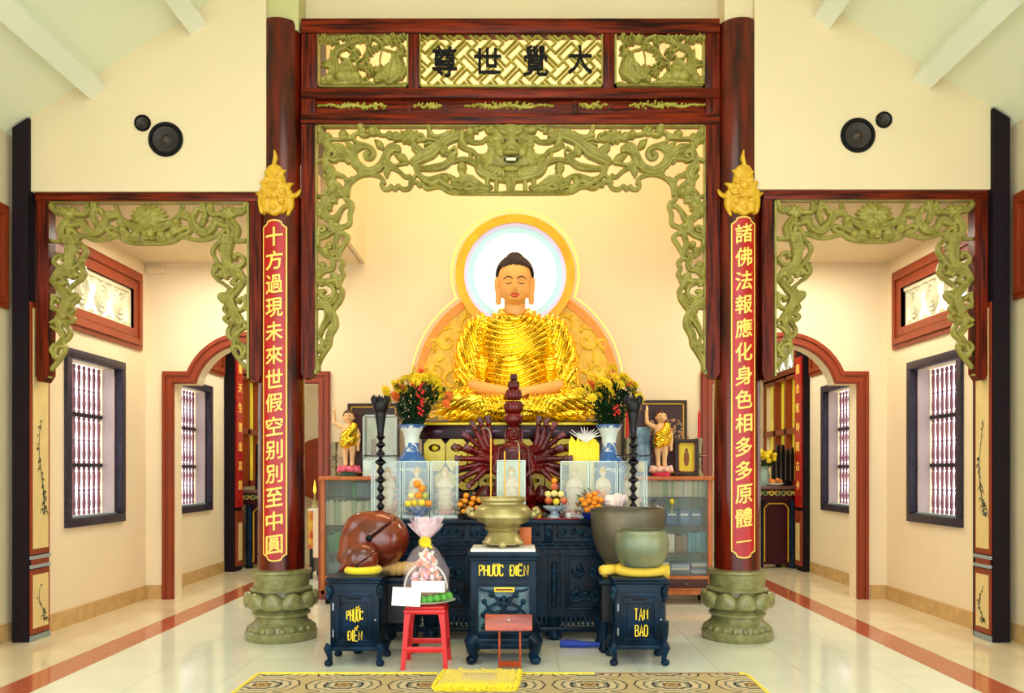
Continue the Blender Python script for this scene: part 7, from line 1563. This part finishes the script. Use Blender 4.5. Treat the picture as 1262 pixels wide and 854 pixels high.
frame(428, 492, 497, 588, 9.36, 'large dark framed picture behind the left child statue', mat('dark_picture_sheet', (34, 18, 20), .4))
g, a, b_, z0, z1 = frame(832, 861, 541, 586, 9.2, 'small framed devotional picture with yellow ground on the right bookcase', mat('yellow_picture_sheet', (226, 206, 40), .5), w_=.045)
MB().ball(((a+b_)/2, 9.214, (z0+z1)/2-.01), (.03, .008, .09), 12, 8).ball(((a+b_)/2, 9.212, (z0+z1)/2+.085), (.018, .006, .02), 10, 6).build('painted_figure', mat('brown_painted_figure', (140, 84, 50), .6), g)
def small_stick(px, py0, label, D=9.2, candle=None):
    x = X(px, D); g = thing('small_candlestick', label, 'candlestick', (x, D, KZ), 'small candlesticks on the bookcases'); H = Z(py0, D)-KZ
    MB().lathe([(.001, 0), (.055, 0), (.05, .03*H), (.03, .12*H), (.022, .2*H), (.034, .27*H), (.02, .34*H), (.03, .45*H), (.02, .52*H), (.036, .60*H), (.024, .68*H), (.036, .85*H), (.042, H), (.03, H), (.001, .95*H)], (x, D, KZ), 18).build('turned_stem', mat('grey_green_brass', (150, 146, 110), .35, metal=.5), g)
    MB().lathe([(.001, .52*H), (.085, .53*H), (.085, .545*H), (.001, .55*H)], (x, D, KZ), 20).build('drip_tray', mat('grey_green_brass', (150, 146, 110), .35, metal=.5), g)
    if candle:
        o = MB().lathe([(.001, 0), (.016, 0), (.017, .02), (.014, candle*.85), (.004, candle), (.001, candle)], (x, D, KZ+H), 14).build('red_candle', mat('red_wax', (214, 22, 22), .35)); tag(o, 'red candle in the '+label.split(' on ')[0], 'candle', 'red candles')
small_stick(412.5, 545, 'grey-green candlestick left of the left child statue', 9.37); small_stick(861.5, 540, 'grey-green candlestick at the right end of the right bookcase', 9.36, candle=Z(505, 9.2)-Z(540, 9.2)); small_stick(773, 540, 'candlestick behind the tall black one at right on the bookcase', 9.1, candle=Z(505, 9.2)-Z(540, 9.2))

# child statues, one arm raised
def child(px, mir, label, petal, basem):
    D = 9.2; x = X(px, D); g = thing('child_buddha_statue', label, 'statue', (x, D, KZ), 'child Buddha statues with raised arm'); s = mir
    zh = Z(504, D)-KZ; b = MB(); p = lambda a, z, d=0: (x+a, D+d, KZ+z)
    z0 = .125; H = zh-z0-.02
    for q_ in (1, -1): b.tube([p(q_*.036, z0), p(q_*.037, z0+.12*H), p(q_*.042, z0+.24*H), p(q_*.038, z0+.42*H)], [.026, .026, .036, .046], 12).ball(p(q_*.038, z0-.0, -.02), (.024, .042, .016), 10, 6)
    b.ball(p(0, z0+.47*H), (.085, .065, .09), 18, 12).ball(p(0, z0+.62*H), (.082, .06, .10), 18, 12).tube([p(0, z0+.70*H), p(0, z0+.79*H)], [.035, .03], 12).ball(p(0, z0+.885*H, -.01), (.058, .062, .068), 20, 14).ball(p(0, z0+.85*H, -.04), (.035, .03, .03), 12, 8)
    b.tube([p(s*-.075, z0+.70*H), p(s*-.125, z0+.74*H), p(s*-.165, z0+.78*H, -.01), p(s*-.168, z0+.92*H, -.01), p(s*-.17, z0+1.0*H, -.01)], [.032, .028, .025, .02, .018], 10)
    for k in range(2): b.tube([p(s*(-.17+.012*k), z0+1.0*H, -.01), p(s*(-.17+.014*k), z0+1.05*H, -.012), p(s*(-.17+.015*k), z0+1.10*H-.01*k, -.012)], [.009, .008, .006], 6)
    b.ball(p(s*-.165, z0+1.0*H, -.02), (.019, .014, .02), 8, 6)
    b.tube([p(s*.075, z0+.69*H), p(s*.108, z0+.56*H), p(s*.112, z0+.44*H, -.01), p(s*.105, z0+.34*H, -.02)], [.03, .027, .022, .017], 10)
    for k in range(4): b.tube([p(s*(.098+.007*k), z0+.34*H, -.02), p(s*(.096+.008*k), z0+.29*H, -.022), p(s*(.096+.007*k), z0+.255*H, -.02)], [.0075, .007, .005], 6)
    for q_ in (1, -1): b.ball(p(q_*.058, z0+.875*H, .0), (.012, .016, .024), 8, 6)
    v, n, f = remesh(b, .006, 3)
    for q_ in (1, -1): v = push(v, n, p(q_*.02, z0+.895*H, -.07), (.014, .03, .010), .008, (0, 1, 0))
    v = push(v, n, p(0, z0+.875*H, -.072), (.008, .03, .014), .012, (0, -1, 0)); v = push(v, n, p(0, z0+.85*H, -.07), (.014, .03, .005), .006, (0, -1, 0))
    MB().add(v.tolist(), f).build('body', mat('peach_skin_paint', (244, 196, 140), .4), g, smooth=180)
    h = MB(); 
    for i in range(70):
        zz = 1-1.05*(i+.5)/70; rr_ = math.sqrt(max(0, 1-zz*zz)); an = 2.4*i; cx, cy = rr_*math.cos(an), rr_*math.sin(an)
        if cy < -.3 and zz < .45: continue
        h.ball(p(.060*cx, z0+.895*H+.068*zz, .062*cy), .011, 6, 5)
    h.build('hair', mat('dark_hair_paint', (60, 30, 22), .5), g, smooth=180)['kind'] = 'stuff'
    for q_ in (1, -1):
        MB().tube([p(q_*.010, z0+.905*H, -.071), p(q_*.02, z0+.913*H, -.067), p(q_*.031, z0+.905*H, -.062)], .0022, 5).build('eyebrow', m_brow, g); MB().ball(p(q_*.02, z0+.893*H, -.0665), (.006, .004, .003), 6, 5).build('eye', m_black, g)
    MB().tube([p(-.012, z0+.852*H, -.0735), p(0, z0+.849*H, -.0765), p(.012, z0+.852*H, -.0735)], .0032, 6).build('lips', m_lip, g)
    r = MB(); r.tube([p(s*.06, z0+.74*H, .0), p(s*.055, z0+.66*H, -.045), p(s*.01, z0+.58*H, -.05), p(s*-.05, z0+.52*H, -.03)], [.045, .055, .055, .05], 14).ball(p(s*.01, z0+.48*H), (.105, .082, .10), 18, 12).tube([p(s*-.02, z0+.46*H, -.02), p(s*-.045, z0+.36*H, -.02), p(s*-.05, z0+.3*H, -.01)], [.08, .06, .02], 12).tube([p(s*.07, z0+.66*H, .02), p(s*.09, z0+.5*H, .01), p(s*.07, z0+.36*H, .01)], [.04, .05, .03], 12)
    v, n, f = remesh(r, .007, 4); ph = (v[:, 0]-x)*s*.6+(v[:, 2])*1.0; v = v+n*((2*np.abs(np.sin(ph*110))-1)*.005)[:, None]
    MB().add(v.tolist(), f).build('gold_cloth', m_robe, g, smooth=180)
    MB().lathe([(.001, 0), (.10, 0), (.105, .02), (.09, .045), (.001, .045)], (x, D, KZ), 28).build('base_disc', basem, g)
    MB().lathe([(.07, .04), (.10, .07), (.085, .11), (.001, .115)], (x, D, KZ), 24).build('lotus_seat', petal, g)
    for k in range(10): a_ = 2*PI*k/10; MB().tube([p(.06*math.cos(a_), .045, .06*math.sin(a_)), p(.115*math.cos(a_), .075, .115*math.sin(a_)), p(.118*math.cos(a_), .125, .118*math.sin(a_))], [.02, .036, .004], 8, flat=.45).build('lotus_petal', petal, g)
child(430, 1, 'child statue with raised arm on a pink lotus with green base', mat('pink_lotus_paint', (240, 130, 150), .4, col2=(226, 84, 116), scale=14), mat('green_base_paint', (30, 90, 70), .4))
child(815, 1, 'child statue with raised arm on a pale peach lotus', mat('peach_lotus_paint', (244, 180, 150), .4, col2=(240, 220, 200), scale=14), mat('rose_base_paint', (226, 50, 90), .4))
# display boxes
g = thing('display_box', 'clear display box with small ornaments behind the left black candlestick', 'display box', P(468, 586, 9.1)[:2]+(KZ,))
D = 9.12; a, b_ = X(447, D), X(489, D)
MB().box((a, D, KZ), (b_, D+.12, KZ+.20), bev=.003).build('white_stand', m_edge, g)
for (p, q_) in (((a, D, KZ+.2), (b_, D+.004, Z(511, D))), ((a, D, KZ+.2), (a+.004, D+.12, Z(511, D))), ((b_-.004, D, KZ+.2), (b_, D+.12, Z(511, D)))): MB().box(p, q_).build('glass_pane', m_glass, g, smooth=0)
f = MB()
for xx in (a, b_-.02): f.box((xx, D-.004, KZ+.2), (xx+.02, D+.004, Z(511, D)))
f.box((a, D-.004, Z(511, D)-.02), (b_, D+.004, Z(511, D))); f.box((a, D-.004, KZ+.19), (b_, D+.004, KZ+.21)); f.build('silver_frame', mat('pale_silver', (190, 206, 200), .3), g)
MB().box((a+.03, D+.10, KZ+.21), (b_-.03, D+.11, Z(514, D))).build('backing', mat('pale_grey_green_card', (160, 176, 160), .5, col2=(210, 210, 190), scale=6), g); MB().lathe([(.03, 0), (.035, .03), (.02, .12), (.03, .2), (.001, .22)], ((a+b_)/2-.08, D+.06, KZ+.21), 14).build('small_ornament', mat('dull_red_ornament', (140, 50, 40), .4), g); MB().ball(((a+b_)/2, D-.0, KZ+.1), (.035, .012, .045), 10, 6).build('yellow_rosette', m_yellow, g)
g = thing('display_box', 'blue glass display box between the right candlestick and child statue', 'display box', (X(795, 9.2), 9.2, KZ)); D = 9.24; a, b_ = X(785, D), X(802, D)
MB().box((a, D+.04, KZ), (b_, D+.11, Z(526, D)), bev=.004).build('blue_case', mat('deep_blue_glass', (40, 84, 120), .15, col2=(140, 180, 200), scale=9), g); MB().ball(((a+b_)/2-.03, D+.01, KZ+.1), (.05, .03, .06), 12, 8).build('pale_rosette', mat('pale_yellow_rosette', (240, 230, 160), .5), g)

# ---------------------------------------------------------------- rooms beyond the arches
m_cloth = mat('maroon_altar_lacquer', (64, 8, 22), .35, var=.2, scale=4, spec=.25); m_cv = mat('green_gold_scroll_paint', (70, 130, 96), .4, col2=(220, 190, 70), scale=9)
def far_table(x0, x1, ytop, D, label, s_):
    a, b_ = sorted((X(x0, D), X(x1, D))); z = Z(ytop, D); g = thing('side_altar_table', label, 'altar table', ((a+b_)/2, D+.4, 0), 'maroon altar tables in the far room')
    MB().box((a-.02, D-.03, z-.05), (b_+.02, D+.8, z), bev=.008).build('table_top', mat('grey_maroon_top', (110, 80, 70), .3), g)
    MB().box((a, D, z-.22), (b_, D+.03, z-.05)).build('apron_board', m_cloth, g)
    MB().box((a+.12, D+.06, .06), (b_-.12, D+.74, z-.05)).build('cabinet_body', m_cloth, g)
    for xx in (a+.02, b_-.12):
        for yy in (D, D+.68): MB().lathe([(.05, 0), (.06, .03), (.04, .08), (.055, .3), (.05, z-.3), (.06, z-.2)], (xx+.05, yy+.06, 0), 12).build('leg', m_blue, g)
    c = MB(); w_ = b_-a
    for i in range(7):
        for sg in (1, -1):
            cx = a+w_*(i+.5)/7; c.tube([(cx+sg*.05*math.cos(k*.8)*(1-.1*k), D-.012, z-.12+.05*math.sin(k*.8)*(1-.1*k)) for k in range(8)], .012, 6)
    c.build('scroll_carving', m_cv, g)
    e = MB(); e.tube([(a+.14, D+.045, .1), (a+.14, D+.045, z-.34), (a+.2, D+.045, z-.27), (b_-.2, D+.045, z-.27), (b_-.14, D+.045, z-.34), (b_-.14, D+.045, .1)], .012, 6); e.build('gilt_edging', m_gold, g)
    return z
zf = far_table(932, 984, 599, 12.42, 'maroon side altar table with gilt edging seen through the right arch', -1); far_table(300, 356, 604, 12.42, 'maroon side altar table with gilt edging seen through the left arch', 1)
zl_ = Z(604, 12.42)
def tablets(x0, x1, D, z, ytop, label, n, seed):
    g = thing('ancestor_tablets', label, 'tablets', (X((x0+x1)/2, D), D, z)); rr = random.Random(seed)
    for i in range(n):
        x = X(x0+(x1-x0)*(i+.5)/n, D); h = (Z(ytop, D)-z)*rr.uniform(.8, 1); w_ = abs(X(x1, D)-X(x0, D))/n*.46
        MB().prism([(x-w_, z), (x+w_, z), (x+w_, z+h*.12), (x+w_*.7, z+h*.14), (x+w_*.8, z+h*.8), (x+w_*.5, z+h*.95), (x, z+h), (x-w_*.5, z+h*.95), (x-w_*.8, z+h*.8), (x-w_*.7, z+h*.14), (x-w_, z+h*.12)], D, D+.08).build('tablet', m_blk, g)
tablets(951, 980, 12.7, zf, 545, 'dark carved memorial tablets on the right side altar', 5, 1); tablets(314, 336, 12.7, zl_, 545, 'dark carved memorial tablets on the left side altar', 4, 2)
def far_vase(px, D, z, label, seed):
    g = thing('flower_vase', label, 'vase', (X(px, D), D, z)); x = X(px, D); rr = random.Random(seed)
    MB().lathe([(.001, 0), (.06, 0), (.08, .1), (.07, .2), (.05, .26), (.07, .3), (.001, .3)], (x, D, z), 18).build('vase_body', mat('celadon_glaze', (150, 176, 160), .2), g)
    q = MB(); l_ = MB()
    for i in range(34): q.ball((x+rr.uniform(-.17, .17), D+rr.uniform(-.1, .1), z+.44+rr.uniform(-.05, .1)), rr.uniform(.03, .045), 8, 6)
    for i in range(40): l_.ball((x+rr.uniform(-.13, .13), D+rr.uniform(-.08, .08), z+.35+rr.uniform(-.05, .06)), (.03, .01, .03), 6, 4, rot=(rr.random()*3, 0, rr.random()*3))
    q.build('yellow_flowers', m_fy, g)['kind'] = 'stuff'; l_.build('leaves', m_leafg, g)['kind'] = 'stuff'
far_vase(942.5, 12.6, zf, 'celadon vase of yellow flowers on the right side altar', 3)
g = thing('fruit_plate', 'plate of orange and red fruit on the right side altar', 'fruit plate', (X(956, 12.48), 12.48, zf)); MB().lathe([(.001, 0), (.05, 0), (.13, .04), (.12, .045), (.001, .02)], (X(956, 12.48), 12.48, zf), 20).build('plate', m_white, g)
for i in range(7): MB().ball((X(956, 12.48)+.07*math.cos(i), 12.48+.05*math.sin(i), zf+.07+.02*(i % 2)), .035, 8, 6).build('fruit', (m_orange, m_apple)[i % 2], g)
# little table and gong seen between the left column and the bookcase
D = 11.2; g = thing('draped_table', 'small table with a red and gold cloth seen left of the left bookcase', 'table', (X(386, D), D+.25, 0)); zt = Z(627, D)
MB().box((X(379, D), D, zt-.03), (X(412, D), D+.5, zt)).build('table_top', m_white, g); MB().box((X(380, D), D-.01, Z(676, D)), (X(386, D), D, zt-.03)).build('red_gold_cloth', mat('red_gold_brocade', (196, 40, 30), .6, col2=(236, 196, 60), scale=14), g, smooth=0); MB().box((X(386, D), D-.008, .3), (X(410, D), D, zt-.03)).build('white_cloth', mat('peach_white_cloth', (250, 226, 200), .7), g, smooth=0)
for xx in (381, 409): MB().box((X(xx, D), D+.02, 0), (X(xx, D)+.04, D+.06, zt-.03)).box((X(xx, D), D+.42, 0), (X(xx, D)+.04, D+.46, zt-.03)).build('legs', m_blk, g)
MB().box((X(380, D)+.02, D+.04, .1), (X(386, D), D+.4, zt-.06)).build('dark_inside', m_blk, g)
g = thing('oil_lamp', 'small brass lamp with a yellow flame seen left of the left bookcase', 'lamp', (X(384.5, D), D+.15, zt)); x = X(384.5, D)
MB().lathe([(.001, 0), (.06, 0), (.05, .03), (.015, .1), (.012, .18), (.03, .2), (.001, .21)], (x, D+.15, zt), 16).build('lamp_body', m_brass, g); MB().lathe([(.001, 0), (.022, .04), (.018, .09), (.001, .2)], (x, D+.15, zt+.2), 12).build('flame', mat('lit_flame', (255, 200, 60), .5, emit=1.6), g)
D = 14.7; g = thing('round_disc', 'large red-brown round disc on a post far behind, left of the left bookcase', 'disc', (X(396, D), D, Z(578, D))); MB().lathe([(.001, 0), (.52, 0), (.56, .03), (.50, .05), (.001, .03)], P(396, 578, D), 40, rot=(PI/2, 0, 0)).build('disc', m_trim, g)
MB().lathe([(.40, .05), (.42, .065), (.44, .05)], P(396, 578, D), 40, rot=(PI/2, 0, 0), cap=False).build('disc_moulding', m_trim, g); MB().box((X(395, D)-.03, D, 0), (X(395, D)+.03, D+.05, Z(610, D))).build('support_post', m_trim, g)
